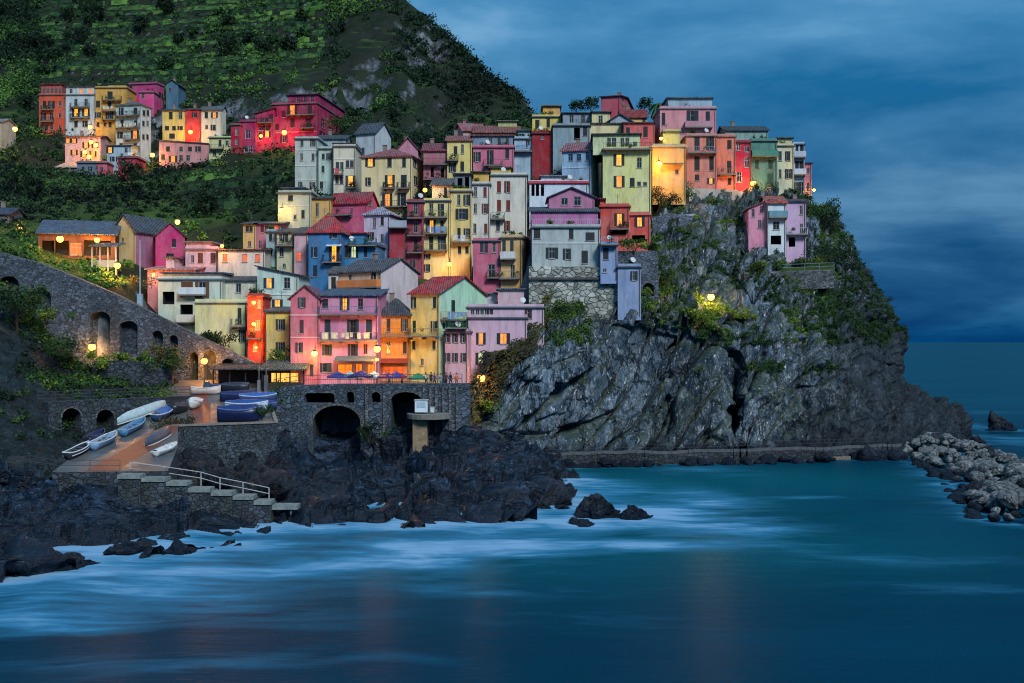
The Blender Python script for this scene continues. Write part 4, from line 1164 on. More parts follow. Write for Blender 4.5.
h('green house with a broad teal balcony band', 751, 777, 186, 0, 141, 199, (84, 140, 124), ('flat', 0, (80, 110, 110)), [(143, 4, 6, 'n', [755, 770]), (164.5, 4, 9, 'c', [757, 770.5]), (179, 6, 11, 'c', [770.5]), (194, 3, 5, 'n', [758])], bal=[(751, 777, 156.5, 's', (64, 140, 120)), (766, 777.5, 188, 'r', (40, 70, 80))], sh=(60, 110, 96), dep=9)
h('grey green attic house behind the green house', 725.5, 768, 194, 0, 130.5, 160, (136, 168, 160), ('gx', 1.4, (70, 84, 92)), [(133, 3, 5, 'n', [749, 760])], dep=8)
h('cream house with four even windows on the cliff edge', 777.3, 794, 187.5, 0, 146, 198, (212, 210, 170), ('flat', 0, (120, 130, 120)), [(156, 3.4, 9, 'c', [780, 788.5]), (173.8, 3.4, 9, 'c', [780, 788.5]), (195, 3, 4, 'n', [779, 787])], dep=8, blocks=[(778, 792, 138.5, 2, (200, 190, 130), (96, 100, 96))])
h('narrow blue white house with dark doors at the seaward end', 793.3, 804.5, 189, 4, 144.5, 200, (170, 190, 210), ('flat', 0, (80, 90, 110)), [(149, 3, 8, 'c', [797, 801.5]), (166, 4, 10, 'c', [797, 801.6]), (188, 4, 12, 'c', [797, 801.6])], bal=[(793, 805, 175, 's', (190, 206, 220)), (793, 805, 157.5, 's', (176, 190, 206))], dep=8)
h('slim pink house closing the cliff top row', 804.8, 811.5, 191, 0, 163.5, 200, (198, 112, 128), ('sb', .6, (80, 84, 96)), [(171, 3, 6, 'c', [808]), (187, 3, 8, 'c', [808])], dep=7)
h('pink part of the lone cliff house under a sloping roof', 748.5, 767.8, 170, 4, 209.5, 246, (214, 140, 170), ('sr', 1.5, (150, 90, 100)), [(213, 3.4, 8, 'n', [753]), (209.5, 3.4, 7, 'n', [761.5]), (224, 3.4, 8, 'n', [759.5])], dep=6, chim=[], trim=(220, 180, 190))
h('white bay with an orange gabled loggia on the lone house', 768, 786, 169, 0, 203, 250, (204, 218, 222), ('gx', 1.3, (190, 92, 76)), [(208.5, 9, 9, 'g', [773]), (225.5, 6.4, 8, 'n', [776.2]), (224.5, 3, 8, 'n', [765.8 + 4]), (240, 11, 9, 'g', [776])], bal=[(768, 786.5, 217.5, 's', (96, 150, 170))], dep=6, chim=[])
h('lilac house with terrace railing standing lone on the cliff', 786.3, 806, 170.5, 6, 201.5, 248, (204, 168, 200), ('gx', 0.7, (90, 84, 100)), [(209.5, 6, 8, 'n', [789.7]), (210, 3.4, 9, 'n', [801.3]), (226.5, 6, 8, 'n', [789.6]), (228.5, 3.4, 10, 'n', [801.5]), (242, 6, 9, 'g', [792]), (242, 3, 8, 'n', [804])], bal=[(786, 807, 234.5, 'r', (176, 190, 210))], dep=7, chim=[(.6, .5, .5)])
# -- left of the harbour
h('low pale green house with a garage opening and a yellow panel', 158, 222, 151, 0, 279.5, 336, (188, 204, 186), ('flat', 0, (88, 108, 132)), [(298, 12, 13, 'g', [168.5]), (286.5, 12, 9, 'c', [187]), (290, 8, 16, 'o', [202.3]), (309.5, 13, 10, 'g', [186.5])], bal=[(180, 206, 294.5, 's', (196, 214, 220)), (178, 196, 322, 's', (206, 206, 190))], blocks=[(163, 221, 273.5, 2, (188, 196, 176), (74, 98, 130))], sh=(150, 96, 60), dep=8)
h('plain pale yellow house wall with one tall window at its corner', 195, 247, 146.5, 0, 302.5, 362, (216, 216, 150), ('flat', 0, (170, 178, 170)), [(316, 3.4, 16, 'c', [239.5]), (336, 3.6, 12, 'c', [242.5])], bal=[(232, 248, 326, 'r', (120, 130, 120))], dep=7, sh=(60, 80, 84))
h('pale pink house with two brown shuttered windows and a roof terrace', 185.5, 218, 160, 0, 249.5, 282, (212, 172, 184), ('flat', 0, (120, 100, 110)), [(258, 5, 10, 'c', [200.3, 213]), (259, 3, 8, 'n', [192.5])], blocks=[(186, 210, 242.5, .2, (206, 176, 190), (150, 130, 140))], sh=(150, 84, 56), dep=7)
h('whitish house with a row of red lit shutters', 218.3, 265, 159, 0, 250.5, 280, (214, 204, 186), ('sb', .6, (120, 84, 84)), [(258, 5.4, 8, 'r', [225, 244.5, 257.5]), (258, 3, 8, 'c', [219.5 + 1.2])], dep=6, sh=(150, 60, 40))
h('low dark roofed house with a pinkish bay before the red lit row', 222, 258, 153, 0, 281.5, 320, (206, 202, 178), ('sb', 1.0, (66, 84, 104)), [(288, 5, 9, 'n', [240 - 1.5]), (292.5, 4, 6, 'c', [256 - 2]), (284, 3, 8, 'c', [229])], dep=6)
h('low pink roofed terrace house above the stone road', 147.5, 196, 156, 0, 270, 300, (218, 140, 142), ('sb', .9, (200, 150, 158)), [(276, 4, 7, 'n', [153])], dep=6, blocks=[(166, 174, 258, 1.5, (204, 180, 190), (150, 120, 130))])
h('narrow red lit passage house with three lanterns', 247.5, 263, 143.5, 0, 296.5, 364, (196, 62, 40), ('flat', 0, (120, 70, 60)), [(325, 5, 9, 'r', [257.5]), (347, 4, 9, 'r', [255]), (304, 4, 8, 'r', [259.5])], bal=[(248, 262, 338, 'r', (150, 70, 50))], dep=6)
h('yellow house with a pale strip between the red passage and rose gable', 266, 291, 141, 0, 312, 384, (226, 204, 104), ('sb', .8, (90, 110, 120)), [(324.5, 4.6, 10.5, 'o', [280.5]), (346.5, 4.6, 9, 'o', [280.5])], dep=7, sh=(90, 74, 70))
h('cream gabled house with a dark slate roof up the lane', 113, 135.5, 165, 26, 231, 262, (206, 190, 130), ('gy', 2.4, SLATE), [(240, 3, 4, 'n', [122.5])], dep=8, chim=[], sidecolor=(150, 100, 140))
h('purple gabled house with one dark window up the lane', 155.5, 185, 163, -18, 236, 272, (176, 40, 116), ('gy', 1.9, SLATE), [(243, 4.4, 9, 'n', [174]), (256, 7, 5, 'n', [170])], dep=6, chim=[], fr=(80, 30, 60))
h('lilac linking house between the cream and purple gables', 134.5, 157, 169, 0, 233, 266, (150, 90, 150), ('gx', 1.3, SLATE), [(241, 3, 7, 'n', [140, 148])], dep=7, chim=[])
# ------------------------------------------------------------------ the land under and behind the village
ctl = []
for A, B, C_, D_, zb in HPTS:
    for q in (A, B):
        ctl.append((q.x, q.y, zb - 0.3))
    for q in (C_, D_):
        ctl.append((q.x, q.y, zb + 0.5))
    ctl.append(((A.x + C_.x) / 2, (A.y + C_.y) / 2, zb))
LP = [
    # arched road line and the slope over it
    (-60, 250, 146), (-20, 258, 145), (40, 278, 144), (100, 300, 143), (150, 326, 142.5), (200, 350, 142), (250, 372, 141), (290, 384, 140),
    (-60, 236, 156), (0, 245, 155), (60, 262, 156), (110, 270, 158), (140, 285, 150), (60, 232, 172), (20, 225, 172), (105, 232, 176), (-60, 212, 180),
    # green slopes of the valley between the village and the hamlet
    (0, 205, 195), (60, 205, 200), (120, 215, 195), (180, 226, 190), (230, 228, 185), (270, 222, 182), (-60, 180, 225), (0, 185, 222), (40, 180, 232), (100, 188, 228), (150, 192, 222), (200, 190, 218), (250, 190, 212), (285, 195, 205),
    (150, 175, 245), (200, 172, 240), (240, 165, 234), (290, 158, 232), (60, 172, 250), (20, 165, 255), (-60, 150, 262), (0, 140, 268), (20, 120, 280), (-60, 118, 290),
    # the terraced hill
    (-70, 90, 310), (0, 90, 308), (60, 80, 305), (120, 78, 302), (180, 80, 296), (230, 98, 280), (260, 95, 276), (300, 85, 272), (340, 85, 264),
    (-70, 50, 345), (0, 50, 342), (70, 48, 338), (140, 46, 334), (210, 48, 325), (270, 52, 312), (320, 58, 298), (355, 70, 284),
    (-70, 10, 385), (0, 10, 382), (80, 8, 376), (160, 8, 370), (240, 8, 360), (300, 14, 342), (345, 25, 320), (375, 45, 300),
    (-70, -40, 430), (20, -40, 425), (120, -40, 418), (220, -38, 404), (300, -30, 385), (355, -12, 350), (390, -4, 335),
    # cliff side and ridge of the hill
    (372, 100, 268), (395, 110, 262), (415, 140, 255), (430, 145, 250), (400, 70, 282), (410, 40, 300), (425, 80, 290), (440, 120, 272),
    (405, 3, 330), (425, 20, 326), (442, 36, 322), (468, 56, 316), (490, 76, 310), (512, 90, 304), (528, 104, 298), (545, 130, 290), (575, 160, 282),
    (455, 100, 292), (480, 110, 288), (505, 122, 284), (470, 85, 302), (440, 68, 310), (470, 140, 262), (510, 140, 262), (360, 125, 245), (385, 130, 240),
    # behind the ridge and the crown of the village
    (400, 90, 375), (450, 120, 368), (500, 160, 352), (540, 200, 335), (580, 230, 315), (640, 150, 226), (600, 130, 220), (700, 150, 214), (760, 165, 214), (810, 205, 212), (560, 135, 224), (520, 140, 226), (820, 215, 200),
    (640, 200, 250), (700, 200, 240), (780, 230, 240),
]
for p in LP:
    ctl.append(tuple(P(*p)))
for p in ((60, 240, 0), (20, 290, 0), (60, 300, -8), (-10, 340, 0), (-60, 420, 40), (40, 380, -8), (80, 215, 0), (72, 195, 2), (-20, 400, 10), (60, 460, -8), (-30, 470, 20),
          (-24, 133.5, 8), (-10, 133.5, 8.6), (0, 136, 9), (-24, 128, 2), (-8, 128, 1), (2, 130, 1), (-24, 120, -3), (0, 120, -3), (4, 146, 14), (10, 150, 14), (8, 140, 3), (20, 150, 3),
          (24, 165, 24), (34, 172, 26), (46, 180, 30), (54, 190, 28)):
    ctl.append(p)
ctl = np.array(ctl)
# thin out nearly coincident points
keep = []
for i, c in enumerate(ctl):
    if all((c[0] - ctl[j][0]) ** 2 + (c[1] - ctl[j][1]) ** 2 > 1.0 for j in keep):
        keep.append(i)
ctl = ctl[keep]
n = len(ctl)
dm = np.linalg.norm(ctl[:, None, :2] - ctl[None, :, :2], axis=2)
AA = np.zeros((n + 3, n + 3))
AA[:n, :n] = -dm + np.eye(n) * 0.2 * -1
AA[:n, n] = AA[n, :n] = 1
AA[:n, n + 1:n + 3] = ctl[:, :2]
AA[n + 1:n + 3, :n] = ctl[:, :2].T
sol = np.linalg.solve(AA, np.concatenate([ctl[:, 2], [0, 0, 0]]))


def land_z(x, y):
    x, y = np.asarray(x, float).ravel(), np.asarray(y, float).ravel()
    out = np.zeros(len(x))
    for s in range(0, len(x), 20000):
        e = slice(s, s + 20000)
        d = np.hypot(x[e, None] - ctl[None, :, 0], y[e, None] - ctl[None, :, 1])
        out[e] = -d @ sol[:-3] + sol[-3] + sol[-2] * x[e] + sol[-1] * y[e]
    return out


xs = np.arange(-260, 62, 1.35)
ys = np.concatenate([np.arange(133, 290, 1.2), np.arange(290, 470, 1.0)])
X, Y = np.meshgrid(xs, ys)
Z = land_z(X, Y).reshape(X.shape)


def smooth(a, b, v):
    t = np.clip((v - a) / (b - a), 0, 1)
    return t * t * (3 - 2 * t)


PXg, PYg = CX + F * X / Y, CY - F * (Z - H) / Y
tm = smooth(20, 60, PXg) * (1 - smooth(300, 350, PXg)) * smooth(-14, 4, PYg) * (1 - smooth(84, 96, PYg)) * smooth(285, 300, Y)
tm = np.maximum(tm, 0.8 * smooth(170, 200, PXg) * (1 - smooth(280, 300, PXg)) * smooth(172, 180, PYg) * (1 - smooth(212, 222, PYg)) * smooth(190, 200, Y))
wob = np.array([[noise.noise(Vector((x * 0.02, y * 0.02, 0))) for x in xs] for y in ys])
zz = Z + wob * 2.5
st = 3.1
fr_ = zz / st - np.floor(zz / st)
ter = (np.floor(zz / st) + smooth(0.62, 0.8, fr_) + 0.12 * fr_) * st - wob * 2.5 - 0.5
Z = Z * (1 - tm) + ter * tm
hm = smooth(225, 260, Y)
for j, y in enumerate(ys):
    for i, x in enumerate(xs):
        if y < 170:
            continue
        p = Vector((x, y, Z[j, i] * 0.6))
        a = 0.25 + 0.75 * hm[j, i]
        Z[j, i] += a * (noise.fractal(p * 0.06, 0.9, 2.1, 4) * 1.2 * (1 - tm[j, i] * .8) + noise.noise(p * 0.35) * 0.3)
# the bare crag on the shoulder of the hill
cm = smooth(335, 365, PXg) * (1 - smooth(440, 470, PXg)) * smooth(8, 30, PYg) * (1 - smooth(128, 145, PYg)) * hm
for j, i in zip(*np.where(cm > 0.02)):
    p = Vector((X[j, i], Y[j, i], Z[j, i]))
    Z[j, i] += cm[j, i] * (abs(noise.noise(Vector((p.x * .11, p.y * .03, p.z * .03)))) * 7 - 1.5 + blocky(p, ROT_SLAB, (.12, .12, .12), 1.3, .8))
# the land ends at the lane wall, the square and the top edge of the headland; what lies in front has its own surface
FX = [-400, P(-40, 0, 143.4).x, P(300, 0, 139.2).x, P(301, 0, 134).x, -5, -4.9, 5, 15, 16, 24, 35, 54, 62]
FY = [146, 144.2, 140, 134.2, 134.2, 140, 152, 154, 157, 179, 180.5, 185, 200]
front = np.interp(X, FX, FY)
Z = np.where(Y < front, np.minimum(Z, -12), Z)
GL = np.stack([X, Y, Z], axis=-1)

t = NT('hillside_soil')
n1 = t.noise(0.05, 6, None, 0.62)
n2 = t.noise(0.3, 7, None, 0.68)
soil = t.mix(t.ramp(n2, [(0.35, 0.0), (0.68, 1.0)]), S(22, 32, 25), S(44, 56, 36))
soil = t.mix(t.ramp(n1, [(0.45, 0.0), (0.65, 0.7)]), soil, S(46, 46, 44))
nz = t.sep(t.g.outputs['Normal'])[2]
vec = t.mapping((1, 1, 0.35), (0, R(20), 0))
rk = t.mix(t.ramp(t.noise(0.5, 8, vec, 0.7), [(0.4, 0.0), (0.66, 1.0)]), S(52, 58, 66), S(136, 142, 148))
steep = t.math('ADD', nz, t.math('MULTIPLY', t.math('SUBTRACT', n2, 0.5), 0.5))
cc = t.mix(t.ramp(steep, [(0.5, 1.0), (0.62, 0.0)]), soil, rk)
grassy = t.math('MULTIPLY', t.ramp(nz, [(0.86, 0.0), (0.93, 1.0)]), t.ramp(n1, [(0.36, 0.35), (0.6, 1.0)]))
cc = t.mix(grassy, cc, t.mix(n2, S(40, 62, 30), S(84, 108, 48)))
t.color(cc)
t.rough(0.95)
t.b.inputs['Specular IOR Level'].default_value = 0.15
t.bump(t.noise(1.2, 7, None, 0.7), 0.9, 0.5)
m_hill = t.m
land = link('hillside', grid_mesh('hillside', GL, m_hill, flip=True))
tag(land, 'terraced green hillside rising behind the village', 'hillside', kind='structure')


def lz(x, y):
    i = min(len(xs) - 2, max(0, int((x - xs[0]) / 1.35)))
    j = min(len(ys) - 2, max(0, int(np.searchsorted(ys, y) - 1)))
    return float(Z[j, i])


# ------------------------------------------------------------------ plants
FOL_HILL = foliage('hill_foliage', (16, 30, 24), (38, 70, 38), (92, 132, 56))
FOL_CLIFF = foliage('cliff_foliage', (20, 36, 26), (52, 88, 38), (128, 146, 48))
FOL_DRY = foliage('dry_foliage', (50, 50, 32), (88, 84, 50), (120, 112, 66))
BARK = plain('bark', (58, 48, 40), 0.95)


def scatter(g, n, fn, jitter=0.6):
    """random surface points of a grid with probability fn(px,py,D,z)"""
    nr, nc, _ = g.shape
    out = []
    tries = 0
    while len(out) < n and tries < n * 60:
        tries += 1
        i, j = rng.integers(0, nr - 1), rng.integers(0, nc - 1)
        p = g[i, j] + (g[min(nr - 1, i + 1), j] - g[i, j]) * rng.random() + (g[i, min(nc - 1, j + 1)] - g[i, j]) * rng.random()
        if p[1] < 60:
            continue
        px, py = CX + F * p[0] / p[1], CY - F * (p[2] - H) / p[1]
        if not (-40 < px < 1030 and -30 < py < 480):
            continue
        if rng.random() < fn(px, py, p):
            out.append(p)
    return np.array(out)


def patchy(p, sc, seed=0.0):
    return noise.noise(Vector((p[0] * sc + seed, p[1] * sc, p[2] * sc)))


def in_house(p):
    return False


def hill_prob(px, py, p):
    if p[1] < 168:
        return 0.22 if (px < 132 and 205 < py < 305 and p[1] > 142 and not (35 < px < 125 and py < 262 and p[1] < 168)) else 0
    if px > 560:
        return 0
    if 335 < px < 450 and 15 < py < 140 and p[1] > 240:
        return 0.3 if patchy(p, .06, 4) > 0.12 else 0.015
    t = 0.5 + 0.9 * patchy(p, 0.05)
    if 40 < px < 330 and py < 88:
        t *= 0.04 if patchy(p, .02, 3) > -.25 else .6
    return max(0.05 if p[1] > 262 else .3, min(1, t)) * (.35 if p[1] < 235 else (p[1] / 400) ** 2)


pts = scatter(GL, 18000, hill_prob)
dist = pts[:, 1]
rad = (0.8 + 1.9 * rng.random(len(pts)) ** 2.4) * np.clip(dist / 270, 0.6, 1.3)
tint = np.clip(np.array([0.40 + 0.75 * patchy(p, 0.045, 8) + .5 * patchy(p, .013, 5) for p in pts]) + 0.16 * rng.normal(size=len(pts)), 0, 1)
ppx = CX + F * pts[:, 0] / dist
ppy = CY - F * (pts[:, 2] - H) / dist
onter = (ppx > 40) & (ppx < 330) & (ppy < 92)
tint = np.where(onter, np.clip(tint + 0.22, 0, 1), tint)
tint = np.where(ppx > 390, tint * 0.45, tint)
rad = np.where(onter, rad * 0.62, rad)
cen = pts + np.array([0, 0, 0.35]) * rad[:, None]
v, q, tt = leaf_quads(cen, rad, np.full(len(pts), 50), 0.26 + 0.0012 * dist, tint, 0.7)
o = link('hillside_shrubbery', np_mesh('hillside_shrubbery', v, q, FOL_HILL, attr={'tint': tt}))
tag(o, 'dense mixed green scrub covering the hillside and its terraces', 'scrub', kind='stuff')

# rows of vines and low hedges along the edge of every terrace
hv, hq, ht = [], [], []
tufts, tuft_t = [], []
cross = {}
for i in range(len(xs)):
    for j in range(1, len(ys) - 1):
        if tm[j, i] > .45 and fr_[j - 1, i] < .8 <= fr_[j, i]:
            cross.setdefault((int(math.floor(zz[j, i] / st)), i), j)
for (lev, i), j in sorted(cross.items()):
    prev = cross.get((lev, i - 1))
    k = noise.noise(Vector((xs[i] * .03, lev * 3.7, 1.0))) + .35 * noise.noise(Vector((xs[i] * .16, lev * 1.7, 5.0)))
    if prev is None or abs(prev - j) > 3 or k < -.34:
        continue
    hgt = 1.15 + .7 * noise.noise(Vector((xs[i] * .25, lev * 5.1, 3.0))) + .5 * k
    tn = .62 + .75 * noise.noise(Vector((xs[i] * .022, lev * 1.3, 7.0))) + .25 * noise.noise(Vector((xs[i] * .3, lev * 2.3, 2.0)))
    b0 = len(hv)
    for e, (ii, jj) in enumerate(((i - 1, prev), (i, j))):
        x, y, z = xs[ii], ys[jj] + .5, GL[jj, ii, 2]
        for m_i in range(7):
            an = math.pi * (m_i / 6)
            rr_ = 1 + .32 * noise.noise(Vector((x * .9, lev * 4.0, m_i * 1.3)))
            hv.append((x, y - math.cos(an) * .75 * rr_, z - .3 + math.sin(an) * hgt * 1.25 * rr_))
            ht.append(tn + .22 * h1((x, lev, m_i)))
    for m_i in range(6):
        hq.append((b0 + m_i, b0 + 7 + m_i, b0 + 8 + m_i, b0 + m_i + 1))
    for s_ in range(3):
        tufts.append((xs[i - 1] + 1.35 * s_ / 3, ys[j] + .2, GL[j, i, 2] + .3 + .8 * hgt * rng.random()))
        tuft_t.append(tn)
tufts, tuft_t = np.array(tufts), np.clip(np.array(tuft_t), 0.05, 1)
v, q, tt = leaf_quads(tufts, np.full(len(tufts), .7), np.full(len(tufts), 7), 0.42, tuft_t, 0.8)
hv, hq, ht = np.array(hv), np.array(hq), np.clip(np.array(ht), 0.02, 1)
o = link('terrace_vines', np_mesh('terrace_vines', np.concatenate([hv, v]), np.concatenate([hq, q + len(hv)]), FOL_HILL, attr={'tint': np.concatenate([ht, tt])}))
tag(o, 'long light green rows of vines growing in bands along the terraces', 'vines', kind='stuff')


# green cover on the headland, denser on its ledges and to the right
def cliff_prob(px, py, p):
    if py > 372 or px < 545:
        return 0
    k = patchy(p, 0.11, 3)
    if px > 700:
        if py > 345:
            return 0.35 if k > 0.3 and px < 840 else 0.0
        if px > 828:
            return 0.8 if k > -0.3 else 0.15
        return 0.8 if k > 0.0 else 0.08
    if px < 640 and py > 300:
        return 0.25 if px < 590 and py < 345 else 0
    if py < 312:
        return 0.85 if k > -0.1 else 0.1
    return 0.1 if py < 330 else 0.0


pts = scatter(GHEAD, 3600, cliff_prob)
rad = 0.28 + 0.75 * rng.random(len(pts)) ** 2.2
tint = np.clip(np.array([0.52 + 0.6 * patchy(p, 0.16, 8) for p in pts]) + .1 * rng.normal(size=len(pts)), 0, 1)
ppx = CX + F * pts[:, 0] / pts[:, 1]
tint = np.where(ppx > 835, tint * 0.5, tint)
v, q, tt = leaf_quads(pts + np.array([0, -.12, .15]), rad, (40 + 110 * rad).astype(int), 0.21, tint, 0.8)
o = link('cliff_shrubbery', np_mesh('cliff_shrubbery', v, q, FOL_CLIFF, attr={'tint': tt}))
tag(o, 'patchy green and yellowish cover on the ledges of the headland', 'ground cover', kind='stuff')


# slanting dry grass on the left flank of the headland, by the lilac house
def grass_prob(px, py, p):
    if 455 < px < 600 and 295 < py < 440:
        edge = 545 - (py - 300) * 0.62
        return 1.0 if px < edge + 22 + 18 * patchy(p, .2) else 0
    return 0


pts = scatter(GHEAD, 5200, grass_prob)
n_ = len(pts)
print('grass', n_)
dirv = np.array([-0.62, -0.35, -0.72]) + rng.normal(size=(n_, 3)) * 0.28
dirv /= np.linalg.norm(dirv, axis=1)[:, None]
ln = (0.5 + 1.2 * rng.random(n_))[:, None]
side = np.cross(dirv, rng.normal(size=(n_, 3)))
side /= np.linalg.norm(side, axis=1)[:, None]
b0 = pts + np.array([0, -.25, .25])
vv = np.stack([b0 - side * .05, b0 + side * .05, b0 + dirv * ln * .6 + side * .06 + np.array([0, -.12, .1]), b0 + dirv * ln * .6 - side * .06 + np.array([0, -.12, .1])], axis=1).reshape(-1, 3)
tt = np.repeat(np.clip(np.array([0.4 + .8 * patchy(p, .25) for p in pts]), 0, 1), 4)
o = link('dry_grass', np_mesh('dry_grass', vv, np.arange(4 * n_).reshape(n_, 4), FOL_DRY, attr={'tint': tt}))
tag(o, 'long dry olive grass hanging down the flank of the rock', 'grass', kind='stuff')


def bank_prob(px, py, p):
    if py > 440 or px > 175:
        return 0
    return (0.8 if patchy(p, 0.12, 6) > -0.1 else 0.1) * (.12 if py > 400 else 1)


pts = scatter(GSLOPE, 420, bank_prob)
rad = 0.35 + 0.75 * rng.random(len(pts)) ** 2
tint = np.clip(np.array([0.3 + .7 * patchy(p, .15, 3) for p in pts]) + .12 * rng.normal(size=len(pts)), 0, 1)
v, q, tt = leaf_quads(pts + np.array([0, -.1, .3]), rad, (26 + 40 * rad).astype(int), 0.30, tint, 0.8)
o = link('bank_shrubbery', np_mesh('bank_shrubbery', v, q, FOL_CLIFF, attr={'tint': tt}))
tag(o, 'low dark scrub spread over the rocky bank', 'scrub', kind='stuff')


def bush_mesh(r, n, size, tint, flat, mat, lumps=9, seed=0):
    c = rng.normal(size=(lumps, 3)) * np.array([.5, .5, .32]) * r
    c[:, 2] = np.abs(c[:, 2]) * 0.9 + r * 0.25
    rr = r * (0.32 + .3 * rng.random(lumps))
    v, q, tt = leaf_quads(c, rr, np.full(lumps, n // lumps), size, np.clip(tint + .16 * rng.normal(size=lumps), 0, 1), flat)
    return np_mesh('foliage', v, q, mat, attr={'tint': tt})


def bush(label, px, py, D, r, tint=0.5, mat=None, group=None, name='bush', flat=.85, n=900, size=.26, snap=None):
    """px,py: middle of the plant's foot"""
    if px > 655 and py > 195:
        D = head_D(px, py) - .1
    b = P(px, py, D)
    o = empty(name, b)
    tag(o, label, 'bush', group)
    mb = MB()
    for k in range(5):
        a = k * 1.256 + .3
        mb.tube((0, 0, -.4), (math.cos(a) * r * .45, math.sin(a) * r * .45, r * (.6 + .1 * (k % 2))), .06, .02, 5)
    mb.build('stems', BARK, o)
    link('foliage', bush_mesh(r, n, size, tint, flat, mat or FOL_CLIFF), o)
    return o


def tree(label, px, py, D, h, r, tint=0.4, group=None, name='tree', mat=None, n=1500, size=.3, snap=False):
    b = P(px, py, D)
    o = empty(name, b)
    tag(o, label, 'tree', group)
    mb = MB()
    lean = Vector((random.uniform(-.3, .3), random.uniform(-.2, .2), 0))
    top = Vector((lean.x, lean.y, h * .62))
    mb.tube((0, 0, -1.5), top * .5, h * .035, h * .026, 7)
    mb.tube(top * .5, top, h * .026, h * .016, 7)
    cs = []
    for k in range(9):
        a = k * 2.4
        s = top * (.45 + .055 * k)
        e = Vector((math.cos(a) * r * .62, math.sin(a) * r * .62, h * (.5 + .055 * k)))
        mb.tube(s, e, h * .012, h * .004, 5)
        cs.append(e)
    cs += [Vector((lean.x, lean.y, h * .86)), Vector((r * .2, -r * .2, h * .72)), Vector((-r * .25, 0, h * .68))]
    mb.build('trunk', BARK, o)
    c = np.array([tuple(e) for e in cs])
    rr = r * (.34 + .2 * rng.random(len(c)))
    v, q, tt = leaf_quads(c, rr, np.full(len(c), n // len(c)), size, np.clip(tint + .14 * rng.normal(size=len(c)), 0, 1), .8)
    link('crown', np_mesh('crown', v, q, mat or FOL_CLIFF, attr={'tint': tt}), o)
    return o


bush('round bright green bush beside the pale yellow house of the hamlet', 232, 174, 238, 3.4, .85, n=1500, size=.4, flat=.55)
tree('dark leafy tree growing against the magenta building', 337, 139, 231, 4.8, 2.6, .42, n=1200)
tree('small green tree behind the harbour pavilion in front of the yellow house', 279, 390, 137.8, 5.3, 1.7, .5, n=1700, size=.2)
bush('brown green clipped bush under the hanging lamp by the lime house', 662, 206, 172, 2.5, .25, FOL_DRY, n=1400)
bush('bright green clump below the cliff path right of the brown bush', 684, 200, 172, 2.2, .55)
tree('tree leaning out at the seaward corner of the cliff', 824, 246, 180, 6.5, 2.9, .22, n=2000)
tree('thin feathery tree standing over the seaward corner tree', 831, 240, 184, 7.2, 1.8, .35, n=500)
bush('large dark bush under the seaward corner tree', 829, 262, 177, 3.0, .15, n=1600)
bush('yellow green bush at the end of the lone house terrace', 818, 268, 169, 2.0, .8)
bush('round green bush right of the lone house terrace wall', 800, 268, 167.5, 1.5, .45)
bush('round green bush in the middle of the lone house terrace', 779, 268, 167, 1.4, .55)
bush('small green bush at the inner end of the lone house terrace', 760, 268, 166, 1.2, .5)
tree('dark green tree hiding the left arch of the stone road', 18, 336, 134, 6.0, 3.6, .3, n=2200)
bush('yellow green bush beside the two upper road arches', 33, 306, 138, 1.7, .9)
bush('mid green bush under the second road arch', 47, 322, 136, 1.9, .7)
bush('dark bush low on the bank beneath the stone road', 60, 352, 133, 2.2, .3)
bush('yellowish shrub growing at the wall lamp of the arched road', 98, 368, 136.5, 1.6, .85)
bush('yellow green shrub on the ledge right of the wall lamp', 122, 363, 137.5, 1.2, .75)
bush('green shrub on the ledge under the third tall road arch', 146, 364, 137.5, 1.2, .6)
bush('big dark shrub mound left of the restaurant arches', 172, 372, 136, 2.6, .25, n=1600)
bush('olive shrub on top of the rock by the lamp lit arches', 160, 358, 138, 1.6, .6, FOL_DRY)
bush('brownish red creeper at the corner of the harbour wall', 176, 436, 115.5, 1.9, .15, FOL_DRY, n=1200)
bush('green ivy mass on the wall left of the bridge', 285, 404, 129.5, 1.9, .45)
bush('green creeper on the inner end of the harbour wall', 262, 416, 118.6, 1.2, .35)
bush('dark ivy tuft under the long low bridge opening', 372, 440, 127.5, 1.8, .1)
bush('bright green tuft at the foot of the dry grass slope', 488, 412, 137.5, 1.5, .85)
bush('green ivy hanging beside the stone foundation wall', 560, 318, 147.5, 2.4, .25, n=1500)
bush('pale green shrub beside the lane lamp post', 133, 288, 152, 1.7, .7, FOL_DRY)
bush('dark shrub along the wall of the plain yellow house', 205, 341, 145, 1.2, .2)
bush('tall dark shrub at the corner of the plain yellow house', 223, 346, 144.5, 1.9, .15)
bush('long green hedge plant topping the stone tower wall', 634, 251, 152.5, 2.0, .7, flat=.4)
bush('leafy green hedge plant right of the lower red house', 652, 251, 153.5, 1.6, .65, flat=.5)
bush('dark green bush on the outcrop under the lower red house', 664, 285, 156, 2.2, .15)
for k, (px, py, D, r) in enumerate(((690, 320, 156.5, 1.6), (703, 322, 156.5, 1.5), (716, 316, 158, 1.7), (730, 318, 160, 1.6), (744, 320, 161, 1.4))):
    bush('yellow green shrub glowing under the cliff lamp', px, py, D, r, .85, group='shrubs under the cliff lamp')
